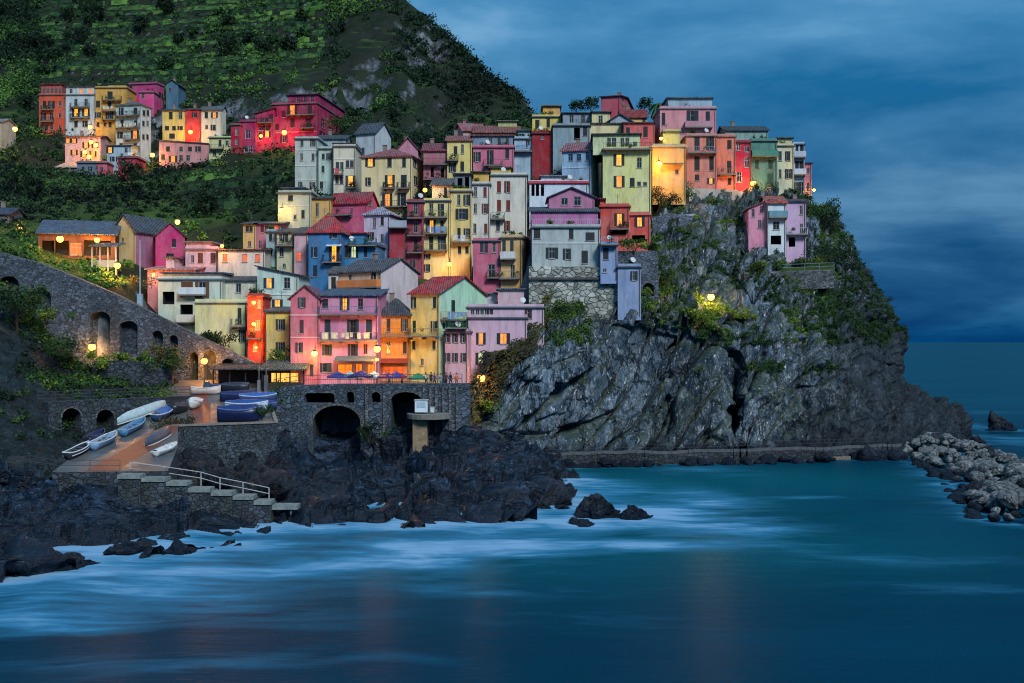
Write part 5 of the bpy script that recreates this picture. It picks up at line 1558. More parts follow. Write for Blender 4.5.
# palms and trees on the skyline of the village
def palm(label, px, py, D, h):
    o = empty('palm_tree', P(px, py, D))
    tag(o, label, 'palm')
    mb = MB()
    for k in range(5):
        mb.tube((0.05 * k, 0, h * k / 5 - (1 if k == 0 else 0)), (0.05 * (k + 1), 0, h * (k + 1) / 5), .22 - .02 * k, .2 - .02 * k, 7)
    mb.build('trunk', BARK, o)
    top = np.array([.25, 0, h])
    vs, qs, ts = [], [], []
    for k in range(22):
        a = k * 2.4
        up = .9 - .075 * k
        prev = top
        for s in range(6):
            f = (s + 1) / 6
            q = top + np.array([math.cos(a), math.sin(a), 0]) * 2.0 * f + np.array([0, 0, (up * f - 1.5 * f * f)]) * 1.3
            for sg in (-1, 1):
                sd = np.array([-math.sin(a), math.cos(a), 0]) * sg * .42 * (1 - f * .6) + np.array([0, 0, -.22])
                b = len(vs)
                vs += [prev, q, q + sd, prev + sd * .8]
                qs.append([b, b + 1, b + 2, b + 3]); ts += [.25 + .2 * (k % 3)] * 4
            prev = q
    link('crown', np_mesh('crown', np.array(vs), np.array(qs), FOL_CLIFF, attr={'tint': np.array(ts)}), o)


palm('spiky palm tree on the skyline beside the top roofs', 657, 124, 197, 3.6)
for lab, px, py, D, hh, r in (('dark tree on the skyline left of the palm', 645, 116, 199, 3.2, 1.5), ('dark tree left of the crowning pink house', 591, 116, 202, 3.4, 1.5), ('low dark tree between two top roofs of the village', 577, 116, 203, 2.8, 1.6)):
    tree(lab, px, py, D, hh, r, .15, n=700)
# single trees that stand out of the scrub on the hill
cand = scatter(GL, 70, lambda px, py, p: 0 if (p[1] < 180 or px > 400 or (px > 262 and py > 130) or (30 < px < 240 and 80 < py < 190) or (230 < px < 360 and 90 < py < 150) or py < 2) else (p[1] / 400) ** 2)
kinds = []
for k in range(4):
    r = (2.2, 3.0, 1.8, 2.6)[k]
    t0 = tree('tree', 0, 0, 100, r * 2.2, r, (.12, .3, .55, .2)[k], mat=FOL_HILL, n=900, size=.5)
    kinds.append(t0)
LBL = ('dark round tree rising out of the hillside scrub', 'mid green spreading tree among the hillside scrub', 'light green small tree on the hillside', 'dull dark green tree on the slope behind the village')
used = set()
for i, p in enumerate(cand):
    k = i % 4
    o = kinds[k] if k not in used else copy_tree(kinds[k])
    used.add(k)
    o.location = (p[0], p[1], p[2] - .3)
    s = .75 + .5 * rng.random()
    o.scale = (s, s, s)
    o.rotation_euler = (0, 0, rng.random() * 6.28)
    tag(o, LBL[k], 'tree', 'trees on the hillside, ' + ('dark', 'mid green', 'light green', 'dull')[k])
# ------------------------------------------------------------------ stone walls, bridge, quay
STONE = stone((88, 100, 112), .5, 1.0, .3)
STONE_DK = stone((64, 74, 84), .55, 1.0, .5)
STONE_PALE = stone((172, 176, 166), .85, .9, .35)
CONC = plain('concrete', (126, 124, 116), .85, var=.35)
CONC_DK = plain('dark_concrete', (74, 76, 74), .85, var=.4)
IRON = plain('painted_iron', (62, 66, 70), .5)
PALE_RAIL = plain('pale_railing_paint', (168, 172, 172), .5)
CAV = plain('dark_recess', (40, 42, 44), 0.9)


def arch_hole(x0, x1, ytop, ybot, n=8, flat=.5):
    """pixel outline of an arched opening"""
    pts = [(x0, ybot)]
    rise = (x1 - x0) / 2 * flat * 2 * .5 if flat < 1 else (x1 - x0) / 2
    rise = (x1 - x0) * .5 * flat
    for k in range(n + 1):
        a = math.pi * (1 - k / n)
        pts.append(((x0 + x1) / 2 + (x1 - x0) / 2 * math.cos(a), ytop + rise - rise * math.sin(a)))
    pts.append((x1, ybot))
    return pts


def pierced_wall(name, label, cat, pA, pB, outline, holes, thick, mats, rec=1.2, blind=True, kind=None, backmat=None, trim=None, group=None, parent=None):
    A, B = P(pA[0], 0, pA[1]).xy, P(pB[0], 0, pB[1]).xy
    u = (B - A).normalized()
    f = Fac(A, u, (B - A).length)
    cv = lambda pl: [f.sz(px, py)[:2] for px, py in pl]
    O = cv(outline)
    HS = [cv(h_) for h_ in holes]
    base = f.pt((O[0][0] + O[-1][0]) / 2, min(z for s, z in O))
    root = parent or empty(name, base)
    if not parent:
        tag(root, label, cat, group, kind)
    off = root.location
    mb = MB()
    loops = [O] + HS
    pts = [(s, z) for lp in loops for s, z in lp]
    tri = tessellate_polygon([[Vector((s, z, 0)) for s, z in lp] for lp in loops])
    n3 = Vector((f.n.x, f.n.y, 0))
    fp = [f.pt(s, z) - off for s, z in pts]
    bp = [f.pt(s, z, -thick) - off for s, z in pts]
    fs, bs = [], []
    for a, b, c in tri:
        nn = (fp[b] - fp[a]).cross(fp[c] - fp[a])
        t3 = (a, b, c) if nn.dot(n3) > 0 else (a, c, b)
        fs.append(t3); bs.append(t3[::-1])
    mb.add(fp, fs, 0)
    mb.add(bp, bs, 0)
    for li, lp in enumerate(loops):
        for i in range(len(lp)):
            p, q = lp[i], lp[(i + 1) % len(lp)]
            dpt = thick
            mb.quad(f.pt(*p) - off, f.pt(*q) - off, f.pt(*q, -dpt) - off, f.pt(*p, -dpt) - off, 0)
    mb.build('masonry' if not parent else name, mats, root)
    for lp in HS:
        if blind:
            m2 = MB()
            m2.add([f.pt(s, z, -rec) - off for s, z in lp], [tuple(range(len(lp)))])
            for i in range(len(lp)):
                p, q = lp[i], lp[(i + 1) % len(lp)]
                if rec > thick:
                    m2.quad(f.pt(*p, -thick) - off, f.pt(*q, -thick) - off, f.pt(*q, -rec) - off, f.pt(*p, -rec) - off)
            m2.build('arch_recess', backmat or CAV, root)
        if trim:
            m3 = MB()
            c0 = (sum(s for s, z in lp) / len(lp), sum(z for s, z in lp) / len(lp))
            ring = lp[1:-1]
            for i in range(len(ring) - 1):
                p, q = ring[i], ring[i + 1]
                ex = lambda r, k: (c0[0] + (r[0] - c0[0]) * k, c0[1] + (r[1] - c0[1]) * k)
                po, qo = ex(p, 1.16), ex(q, 1.16)
                m3.hexa([f.pt(*p, .06) - off, f.pt(*q, .06) - off, f.pt(*q, .004) - off, f.pt(*p, .004) - off, f.pt(*po, .06) - off, f.pt(*qo, .06) - off, f.pt(*qo, .004) - off, f.pt(*po, .004) - off])
            m3.build('arch_trim', trim, root)
    return root, f


road_holes = [arch_hole(-1, 19, 276, 306, flat=.8), arch_hole(28.5, 51, 287.5, 312, flat=.8), arch_hole(90, 110, 311.5, 358, flat=.6), arch_hole(119.5, 137.5, 321, 354, flat=.6), arch_hole(151.7, 163, 330.5, 346, flat=.9), arch_hole(168.5, 178, 335, 348, flat=.9), arch_hole(188.5, 198, 352, 384, flat=1), arch_hole(204, 216, 350, 384, flat=1), arch_hole(222, 234, 358.5, 376, flat=.8)]
pierced_wall('arched_wall', 'long sloping stone wall pierced by nine arches under the lane', 'stone wall', (-40, 143.4), (300, 139.2),
             [(-40, 312), (-40, 242), (-5, 251), (40, 263), (80, 279), (115, 294), (150, 312), (180, 327), (215, 344), (250, 361), (285, 376), (300, 381), (300, 394), (225, 394), (180, 390), (120, 378), (70, 372), (30, 340)],
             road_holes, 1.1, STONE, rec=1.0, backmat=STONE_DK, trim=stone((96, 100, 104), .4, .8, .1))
# parapet of the sloping lane
pierced_wall('ledge_wall', 'low stone terrace wall under the tall arches', 'stone wall', (92, 136.8), (172, 136.8), [(92, 386), (92, 361), (128, 360.5), (172, 365), (172, 392), (130, 392)], [], .8, STONE_DK)
pierced_wall('slipway_wall', 'dark stone wall with two round arches beside the slipway', 'stone wall', (38, 113), (192, 127), [(50, 462), (48, 402), (90, 400), (192, 396), (192, 412), (150, 420), (120, 440), (90, 456)], [arch_hole(62, 81, 408, 440, flat=1), arch_hole(96.5, 114, 409.5, 432, flat=1)], 1.2, STONE_DK, rec=3.0, trim=stone((110, 112, 108), .4, .8, .1))


def rail(name, label, pts, h, mat, bars=.0, group=None, post=1.8, r=.03, nr=2):
    o = empty(name, pts[0])
    tag(o, label, 'railing', group)
    off = Vector(pts[0])
    mr = MB()
    pm = MB(); pm.tube((0, 0, -.15), (0, 0, h), r * 1.3, n=6)
    pme = pm.mesh('post', mat)
    first = True
    for a, b in zip(pts[:-1], pts[1:]):
        a, b = Vector(a) - off, Vector(b) - off
        n_ = max(1, int((b - a).length / post))
        for k in range(n_ + 1):
            p = a.lerp(b, k / n_)
            if k or first:
                link('post', pme, o, p)
            first = False
        for j in range(nr):
            zz = h * (j + 1) / nr
            mr.tube(a + Vector((0, 0, zz)), b + Vector((0, 0, zz)), r, n=6)
        if bars:
            k = int((b - a).length / bars)
            for i in range(k):
                p = a.lerp(b, (i + .5) / k)
                mr.tube(p, p + Vector((0, 0, h)), .016, n=4)
    mr.build('rail', mat, o)
    return o


rail('railing', 'thin iron railing on the walk above the two slipway arches', [tuple(P(38, 402, 113)), tuple(P(90, 399.5, 117)), tuple(P(150, 397, 122)), tuple(P(190, 395, 126))], 1.0, IRON, nr=3)


def ramp_pt(px, py, up=0.0):
    t = (H - 4.6 + 96 * .133) / (.133 + (py - CY) / F)
    p = P(px, py, t)
    return p + Vector((0, 0, up))


def quay_pt(px, py, up=0.0):
    t = (H - 7.33 + 117 * .16) / (.16 + (py - CY) / F)
    return P(px, py, t) + Vector((0, 0, up))


def deck(name, label, top, depth, mats, cat, kind='structure'):
    mb = MB()
    n_ = len(top)
    low = [Vector((p.x, p.y, p.z - depth)) for p in top]
    area = sum(top[i].x * top[(i + 1) % n_].y - top[(i + 1) % n_].x * top[i].y for i in range(n_))
    tri = tessellate_polygon([[Vector((p.x, p.y, 0)) for p in top]])
    fs = []
    for a, b, c in tri:
        nz = (top[b] - top[a]).cross(top[c] - top[a]).z
        fs.append((a, b, c) if nz > 0 else (a, c, b))
    mb.add(top, fs, 0)
    for i in range(n_):
        j = (i + 1) % n_
        a, b = (i, j) if area > 0 else (j, i)
        mb.quad(low[a], low[b], top[b], top[a], 1 if len(mats) > 1 else 0)
    o = link(name, mb.mesh(name, mats))
    tag(o, label, cat, None, kind)
    return o


t = NT('brick_paving')
bn = t.n('ShaderNodeTexBrick')
bn.inputs['Scale'].default_value = 2.2
bn.inputs['Color1'].default_value = (*S(128, 64, 46), 1)
bn.inputs['Color2'].default_value = (*S(156, 84, 58), 1)
bn.inputs['Mortar'].default_value = (*S(70, 54, 46), 1)
t.l(t.g.outputs['Position'], bn.inputs['Vector'])
n2 = t.noise(.5, 6, None, .7)
t.color(t.mix(t.ramp(n2, [(.4, 0.), (.7, .8)]), bn.outputs['Color'], S(74, 58, 52)))
t.rough(t.math('SUBTRACT', .72, t.math('MULTIPLY', n2, .5)))
BRICK = t.m
t = NT('wet_paving')
n2 = t.noise(.35, 6, None, .7)
v_ = t.voro(1.1)
t.color(t.mix(t.ramp(n2, [(.35, 0.), (.7, 1.)]), S(70, 76, 80), t.mix(v_.outputs['Color'], S(92, 96, 96), S(118, 116, 110))))
t.rough(t.math('SUBTRACT', .66, t.math('MULTIPLY', n2, .5)))
t.bump(n2, .3, .05)
PAVE = t.m

deck('slipway', 'sloping grey concrete slipway running down to the steps', [ramp_pt(*q) for q in ((52, 472), (168, 471), (178, 446), (178, 425), (200, 408), (178, 404), (150, 410), (118, 428), (84, 448))], 4.0, [PAVE, STONE_DK], 'slipway')
deck('brick_lane', 'worn red brick strip running down the middle of the slipway', [ramp_pt(*q, .02) for q in ((86, 471), (118, 470.5), (132, 461), (158, 446), (176, 431), (182, 420), (172, 420), (146, 436), (114, 455))], .2, [BRICK], 'paving')
deck('harbour_square', 'harbour square of wet grey paving on a rough stone retaining wall', [quay_pt(*q) for q in ((165, 427), (277, 423), (272, 410), (268, 398), (275, 389), (300, 386.6), (470, 386.0), (470, 380), (290, 379), (180, 380), (160, 392), (168, 412))], 12.0, [PAVE, stone((66, 78, 88), .42, 1.0, .6)], 'square')
deck('orange_light_strip', 'strip of reddish paving painting the lamplit patch of the harbour square', [quay_pt(*q, .02) for q in ((190, 424), (209, 423.4), (211, 410), (207, 398), (214, 389), (205, 389), (194, 397), (191, 410))], .1, [BRICK], 'paving')  # lit patch of the square put into the colour as red brick
# curb on the edge of the square
mb = MB()
for a, b in (((165, 427), (277, 423)), ((277, 423), (268, 399))):
    p, q = quay_pt(*a), quay_pt(*b)
    d_ = (q - p).normalized(); s_ = Vector((d_.y, -d_.x, 0)) * .3
    mb.hexa([p + s_ * .4, q + s_ * .4, q - s_, p - s_, p + s_ * .4 + Vector((0, 0, .22)), q + s_ * .4 + Vector((0, 0, .22)), q - s_ + Vector((0, 0, .22)), p - s_ + Vector((0, 0, .22))])
o = link('kerb', mb.mesh('kerb', CONC)); tag(o, 'pale stone kerb along the edge of the harbour square', 'kerb', kind='structure')
# rough boulders built into the foot of the retaining wall
def rock_mesh(seed, sub=3, flat=.8):
    bm = bmesh.new()
    bmesh.ops.create_icosphere(bm, subdivisions=sub, radius=1.0)
    sv = Vector((seed * 3.7, seed * 1.3, seed * 2.2))
    ax = Matrix.Rotation(seed, 3, 'X') @ Matrix.Rotation(seed * 2, 3, 'Z')
    for v in bm.verts:
        p = v.co.copy()
        r = 1.0
        for k in range(7):
            dv = Vector((h1((seed, k, 1)), h1((seed, k, 2)), h1((seed, k, 3)))).normalized()
            lim = .62 + .3 * abs(h1((seed, k, 4)))
            dd = p.dot(dv)
            if dd > lim:
                p -= dv * (dd - lim) * .92
        p += p.normalized() * (noise.fractal(p * 1.6 + sv, .9, 2, 4) * .13)
        p = ax @ p
        p.z *= flat
        v.co = p
    me = bpy.data.meshes.new('boulder')
    bm.to_mesh(me); bm.free()
    return me


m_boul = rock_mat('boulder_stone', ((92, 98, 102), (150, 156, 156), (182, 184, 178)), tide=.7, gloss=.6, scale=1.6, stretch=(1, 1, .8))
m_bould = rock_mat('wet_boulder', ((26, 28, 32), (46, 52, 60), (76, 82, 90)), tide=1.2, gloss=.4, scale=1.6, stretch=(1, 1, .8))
RK = [rock_mesh(k * 1.31 + .4) for k in range(9)]
RKD = []
for me in RK:
    m2 = me.copy(); m2.materials.append(m_bould); RKD.append(m2)
    me.materials.append(m_boul)


def boulder(label, p, r, k, dark=False, group=None, name='boulder', sz=1.0):
    o = link(name, (RKD if dark else RK)[k % 9], None, p)
    o.scale = (r * random.uniform(.85, 1.3), r * random.uniform(.8, 1.1), r * random.uniform(.75, 1.0) * sz)
    o.rotation_euler = (random.uniform(-.4, .4), random.uniform(-.4, .4), random.uniform(0, 6.28))
    tag(o, label, 'rock', group)
    return o


random.seed(21)
for i in range(34):
    px = 170 + 108 * random.random()
    py = 456 + 40 * random.random() ** .8
    D = 114.5 - (py - 456) * .33
    boulder('rough dark boulder heaped at the foot of the harbour square wall', P(px, py, D), .6 + 1.3 * random.random(), i, True, 'boulders under the harbour square wall')

# ---- bridge under the square
bridge, _ = pierced_wall('bridge_wall', 'dark stone bridge wall with one wide arch below the square', 'bridge', (262, 128.2), (470, 128.2),
             [(268, 470), (268, 392), (280, 387.5), (300, 385.2), (340, 384), (470, 383.5), (470, 470)],
             [[(305, 403), (305, 395), (307, 393), (332, 393), (334.5, 395.5), (334.5, 403)], arch_hole(346.6, 354, 391.5, 403, flat=.9), arch_hole(371.5, 380.5, 392, 402.5, flat=.9), arch_hole(391, 421, 392, 446, flat=.5), [(313, 469)] + arch_hole(313, 360.5, 405.5, 426, n=12, flat=.72) + [(360.5, 469)]],
             1.4, stone((76, 90, 104), .55, .9, .35), rec=6.0, trim=stone((98, 100, 100), .4, .8, .1))
# upright buttress ribs on the bridge wall
for px in (366.5, 384, 424, 430, 436, 443, 450, 457):
    p = P(px, 386, 127.9) - bridge.location
    y = 128.198 - bridge.location.y
    mb = MB()
    mb.box(p.x - .16, p.x + .16, y - .25, y, p.z - 5.4, p.z - .05)
    mb.build('rib', stone((104, 106, 108), .4, .7, .1), bridge)
rail('railing', 'long dark railing along the edge of the harbour square', [tuple(P(274, 388.5, 128.3)), tuple(P(300, 384.6, 128.6)), tuple(P(340, 383.6, 128.6)), tuple(P(462, 383, 128.6))], 1.05, IRON, bars=.22, nr=2)

# round platform with kiosk
c = P(429, 413.5, 126.4)
o = empty('harbour_platform', c); tag(o, 'round concrete platform on one thick pillar beside the bridge', 'platform')
mb = MB(); mb.tube((0, 0, -.55), (0, 0, 0), 2.5, 2.55, 24); mb.box(-2.4, 2.4, .3, 1.7, -.5, -.03)
mb.build('slab', CONC, o)
mb = MB(); mb.box(-1.75, -.1, -1.4, 1.6, -4.6, -.551); mb.build('pillar', plain('stained_concrete', (142, 122, 98), .85, var=.4), o)
c2 = P(421.5, 412, 126.2)
o = empty('kiosk', c2); tag(o, 'small white box kiosk on the round platform', 'kiosk')
mb = MB(); mb.box(-.72, .72, -.5, .5, 0, 1.35); mb.build('cabin', plaster((206, 222, 230), .3), o)
mb = MB(); mb.box(-.8, .8, -.6, .6, 1.352, 1.44); mb.build('roof', plain('kiosk_roof', (180, 190, 200), .6), o)
mb = MB(); mb.box(-.5, .5, -.535, -.502, .55, 1.15); mb.build('hatch', plain('hatch_paint', (168, 190, 204), .5), o)
mb = MB(); mb.tube((.3, .1, 1.44), (.3, .1, 2.1), .04, n=6); mb.build('vent_pipe', IRON, o)
c2 = P(432.5, 412.3, 125.8)
o = empty('storage_bin', c2); tag(o, 'little pale bin standing right of the white kiosk', 'bin')
mb = MB(); mb.hexa([(-.2, -.2, 0), (.2, -.2, 0), (.2, .2, 0), (-.2, .2, 0), (-.25, -.25, .6), (.25, -.25, .6), (.25, .25, .6), (-.25, .25, .6)]); mb.build('bin_body', plain('bin_paint', (206, 214, 214), .5), o)
mb = MB(); mb.box(-.28, .28, -.28, .28, .603, .66); mb.build('lid', plain('bin_lid', (120, 140, 150), .5), o)

# ---- steps down to the water
mb = MB()
base_ = MB()
pts_s = [(117, 474), (139, 477), (164, 481), (186, 487.5), (209, 491), (231, 495), (252, 500), (270, 504)]
for i in range(len(pts_s) - 1):
    (xa, ya), (xb, yb) = pts_s[i], pts_s[i + 1]
    D0 = 94.6 + i * .35
    a, b = P(xa, (ya + 1), D0), P(xb + 1, (ya + 1), D0)
    z1 = a.z
    x0, x1 = a.x, b.x
    mb.box(x0, x1, D0, D0 + 1.6, z1 - .34, z1)
    base_.box(x0 + .03, x1 - .03, D0 + .12, D0 + 2.6, z1 - 3.2, z1 - .343)
a, b = P(270, 505.5, 97), P(297, 507, 97)
mb.box(a.x, b.x, 97.2, 98.6, a.z - .4, a.z)
o = mb.build('landing_steps', plain('pale_steps_concrete', (122, 132, 128), .8, var=.4)); tag(o, 'flight of broad pale concrete steps descending to the sea rocks', 'steps'); base_.build('step_masonry', STONE_DK, o)
rail('railing', 'white two rail handrail beside the landing steps', [tuple(P(130, 474, 97)), tuple(P(164, 478.5, 97.2)), tuple(P(201, 484, 97.6)), tuple(P(220, 489.5, 97.8)), tuple(P(243, 494, 98)), tuple(P(269, 499.5, 98.4))], 1.05, PALE_RAIL, r=.04)
rail('railing', 'thin wire railing at the lower edge of the slipway', [tuple(ramp_pt(56, 471)), tuple(ramp_pt(90, 471)), tuple(ramp_pt(120, 471))], .95, IRON, r=.025)
rail('railing', 'thin railing on the rocks left of the slipway', [tuple(P(8, 468, 96.5)), tuple(P(30, 466, 96.8)), tuple(P(54, 470, 96.6))], .9, IRON, r=.03)

# ---- cliff foot walk
WK = [(522, 447, 139.6), (560, 446.5, 142.0), (600, 446, 143.0), (651, 444, 144.0), (722, 441.5, 145.8), (760, 440.5, 147.0), (812, 440, 149.2), (868, 443, 151.8), (896, 450, 153)]
wp = cr(np.array([tuple(P(*q)) for q in WK]), 60)
wp[:, 2] = [1.45 + .3 * noise.noise(Vector((i * .23, 3, 0))) for i in range(60)]
wp[:, 1] += [.9 * noise.noise(Vector((i * .17, 7, 0))) for i in range(60)]
mb = MB()
for i in range(59):
    a, b = Vector(wp[i]), Vector(wp[i + 1])
    d_ = (b - a); d_.z = 0; d_.normalize()
    nrm = Vector((d_.y, -d_.x, 0))
    w0, w1 = nrm * 1.1, nrm * -2.2
    dn = Vector((0, 0, -2.9))
    jit = .12 * math.sin(i * 1.7)
    mb.quad(a + w0, b + w0, b + w1, a + w1)
    mb.quad(a + w0 * (1.1) + dn, b + w0 * 1.1 + dn, b + w0, a + w0)
    mb.quad(a + w0 * 1.02 + Vector((0, 0, .38)), b + w0 * 1.02 + Vector((0, 0, .38)), b + w0 * .72 + Vector((0, 0, .38)), a + w0 * .72 + Vector((0, 0, .38)), 1)
    mb.quad(a + w0 * 1.02 + Vector((0, 0, .003)), b + w0 * 1.02 + Vector((0, 0, .003)), b + w0 * 1.02 + Vector((0, 0, .38)), a + w0 * 1.02 + Vector((0, 0, .38)), 1)
o = mb.build('footpath', [stone((52, 60, 68), .7, .9, .4), plain('kerb_concrete', (80, 86, 90), .85, var=.4)])
tag(o, 'stone walkway with a low kerb at the foot of the sea cliff', 'footpath', kind='structure')
rail('railing', 'thin railing along the walkway under the sea cliff', [tuple(Vector(wp[i]) + Vector((0, -.9, .3))) for i in range(0, 60, 6)], .95, IRON, r=.022, post=2.2)
# pale mooring ledge curving in front of the walk
LK = [(660, 463, 144.2), (700, 460.5, 145.5), (735, 457.8, 146.2), (770, 456, 147.2), (812, 456, 148.6), (850, 457.5, 150), (880, 460, 151)]
lp = cr(np.array([tuple(P(*q)) for q in LK]), 40)
mb = MB()
for i in range(39):
    a, b = Vector(lp[i]), Vector(lp[i + 1])
    a.z = b.z = .42
    u_ = Vector((0, -.7, 0))
    mb.hexa([a + u_ + Vector((0, 0, -1.4)), b + u_ + Vector((0, 0, -1.4)), b - u_ * 2 + Vector((0, 0, -1.4)), a - u_ * 2 + Vector((0, 0, -1.4)), a + u_, b + u_, b - u_ * 2, a - u_ * 2])
o = mb.build('mooring_ledge', plain('ledge_concrete', (122, 112, 96), .8, var=.4)); tag(o, 'pale curved concrete ledge just above the water under the cliff', 'ledge')

# ---- walls on the cliff
pierced_wall('foundation_wall', 'high wall of large pale stones carrying the grey white house', 'stone wall', (529, 150.3), (619, 150.3), [(529, 324), (529, 266.5), (600, 266.5), (601, 279), (618.5, 279), (618.5, 322)], [], 3.0, STONE_PALE)
mb = MB()
p, q = P(529, 278.5, 150.3), P(619, 280, 150.3)
mb.box(p.x, q.x, 149.9, 150.297, p.z - .16, p.z + .14)
o = mb.build('stone_ledge', CONC_DK); tag(o, 'dark projecting ledge across the pale foundation wall', 'ledge')
pierced_wall('tower_wall', 'dark grey stone tower wall with one low arch right of the blue box house', 'stone wall', (618, 152.6), (660, 152.6), [(618, 322), (618, 251), (658, 251), (659, 300), (655, 322)], [arch_hole(643, 654, 283, 296, flat=.9)], 2.5, stone((94, 104, 116), .55, .9, .25), rec=.8, backmat=STONE)
pierced_wall('retaining_wall', 'bluish dry stone wall on the slope between the red house and the cliff path', 'stone wall', (652, 170.5), (698, 170.5), [(652, 262), (652, 217), (672, 213), (698, 217), (699, 250), (680, 262)], [], 1.5, stone((116, 128, 142), .5, .9, .3))
pierced_wall('garden_wall', 'pale rendered wall block over the bluish dry stone wall', 'wall', (664, 172.5), (696, 172.5), [(664, 232), (664, 216.5), (696, 213.5), (696, 232)], [], 1.2, plaster((158, 172, 180), .8))
pierced_wall('path_parapet', 'long parapet of the path below the salmon and red houses', 'wall', (676, 180.2), (812, 184.5), [(676, 206), (676, 187), (735, 190), (770, 197), (812, 201), (812, 214), (735, 208)], [], 1.0, plaster((186, 176, 160), .9))
pierced_wall('retaining_wall', 'long low terrace wall in front of the lone house on the cliff', 'stone wall', (744, 165), (834, 166.5), [(744, 292), (744, 274), (834, 270.5), (834, 288)], [], 1.4, stone((88, 94, 98), .5, .9, .4))
deck('terrace', 'flat garden terrace under the lone cliff house', [P(744, 272.5, 165.1), P(834, 269.5, 166.6), P(834, 262, 171), P(744, 262, 172)], 2.0, [m_hill], 'terrace')
rail('railing', 'grey tube railing along the terrace of the lone cliff house', [tuple(P(744, 272.5, 165.2)), tuple(P(790, 271, 165.9)), tuple(P(834, 269.3, 166.6))], 1.0, plain('tube_rail', (110, 130, 146), .5), r=.035)
o = empty('garden_bench', P(769, 271.5, 166.2)); tag(o, 'white garden bench behind the terrace railing on the cliff', 'bench')
mb = MB(); mb.box(-.75, .75, -.25, .25, .42, .48); mb.build('seat', PALE_RAIL, o)
mb = MB(); mb.box(-.75, .75, .2, .26, .55, .95); mb.build('backrest', PALE_RAIL, o)
for sx in (-.65, .6):
    mb = MB(); mb.box(sx, sx + .05, -.22, .25, 0, .418); mb.build('leg', PALE_RAIL, o)

# ---- pavilion and canopies on the square
def pavilion(label, px0, px1, D, yroof, ybase, dep, roofc, litpx, name='pavilion', rise=.9, cat='pavilion'):
    a, b = P(px0, ybase, D), P(px1, ybase, D)
    hgt = P(px0, yroof, D).z - a.z
    W = b.x - a.x
    o = empty(name, ((a.x + b.x) / 2, D, a.z)); tag(o, label, cat)
    mb = MB()
    mb.hexa([(-W / 2 - .5, -.8, hgt - .15), (W / 2 + .5, -.8, hgt - .15), (W / 2 + .2, dep, hgt + rise), (-W / 2 - .2, dep, hgt + rise), (-W / 2 - .5, -.8, hgt), (W / 2 + .5, -.8, hgt), (W / 2 + .2, dep, hgt + rise + .15), (-W / 2 - .2, dep, hgt + rise + .15)])
    mb.build('roof', tiles(roofc), o)
    k = max(3, int(W / 1.5))
    for i in range(k + 1):
        x = -W / 2 + W * i / k
        mb = MB(); mb.box(x - .07, x + .07, -.3, -.16, -.3, hgt - .152); mb.build('post', plain('dark_timber', (44, 36, 32), .7), o)
    mb = MB(); mb.box(-W / 2, W / 2, dep - .4, dep - .2, -.3, hgt + .6); mb.build('back_wall', plain('dark_panel', (64, 52, 46), .8), o)
    mb = MB(); mb.box(-W / 2, W / 2, -.26, -.2, -.3, .75); mb.build('front_panel', plain('dark_panel', (64, 52, 46), .8), o)
    for i, pxl in enumerate(litpx):
        x = P(pxl, 0, D).x - (a.x + b.x) / 2
        mb = MB(); mb.box(x - .52, x + .52, -.14, -.1, .85, 1.95); mb.build('lit_window', lit((255, 190, 80), .9), o)
    return o


pavilion('long pavilion with a green grey roof and three lit windows on the square', 263, 304, 134.2, 369, 389, 3.2, (92, 108, 106), (276, 285.5, 294))
pavilion('dark open canopy in front of the lamp lit arches', 214, 262, 135.8, 368.5, 389.5, 2.4, (74, 80, 84), (), name='canopy', rise=.4, cat='canopy')

# ---- restaurant terrace far left
def shelter(label, pts, D, dep, zt, zb, roofc, name='restaurant_terrace'):
    pass


o = house('low terrace restaurant under a long blue grey roof on the left bank', 38, 116, 160, -14, 235, 264, (112, 70, 48), ('sb', 2.6, (92, 112, 136)), [(249, 10, 12, 'r', [76]), (248, 12, 15, 'g', [48, 62, 90, 104])], dep=6, name='restaurant', cat='restaurant', group=None, found=6)
mb = MB()
o = house('small shed with a slate roof at the top of the lane', 112, 124, 166, 0, 232, 262, (120, 118, 110), ('gx', .9, SLATE), [(244, 4, 8, 'g', [118])], dep=5, name='shed', cat='shed', group=None)
o = empty('veranda', P(100, 268, 153)); tag(o, 'white posted veranda at the lane end of the terrace restaurant', 'veranda')
a = P(92, 266, 153) - o.location; b = P(116, 266, 153) - o.location
mb = MB()
for k in range(4):
    x = a.x + (b.x - a.x) * k / 3
    mb = MB(); mb.box(x - .09, x + .09, -.09, .09, -1, 2.9); mb.build('post', PALE_RAIL, o)
mb = MB(); mb.hexa([(a.x - .3, -.5, 2.9), (b.x + .3, -.5, 2.9), (b.x + .3, 3, 3.6), (a.x - .3, 3, 3.6), (a.x - .3, -.5, 3.05), (b.x + .3, -.5, 3.05), (b.x + .3, 3, 3.75), (a.x - .3, 3, 3.75)]); mb.build('roof', tiles((100, 116, 134)), o)
mb = MB(); mb.box(a.x, b.x, -.05, .05, .1, 1.1); mb.build('panel', plaster((120, 150, 160)), o)
o = house('small dim house with a slate roof at the left edge under the trees', -14, 9, 172, 0, 214, 245, (110, 104, 108), ('gx', 1.2, (70, 84, 108)), [(224, 5, 8, 'c', [3])], dep=6, found=6)
o = house('pale roofed house half hidden at the far left behind the yellow lamp', -16, 1, 262, 8, 122, 140, (160, 158, 150), ('gx', 1.2, (150, 160, 168)), [], dep=6, group=FARG)
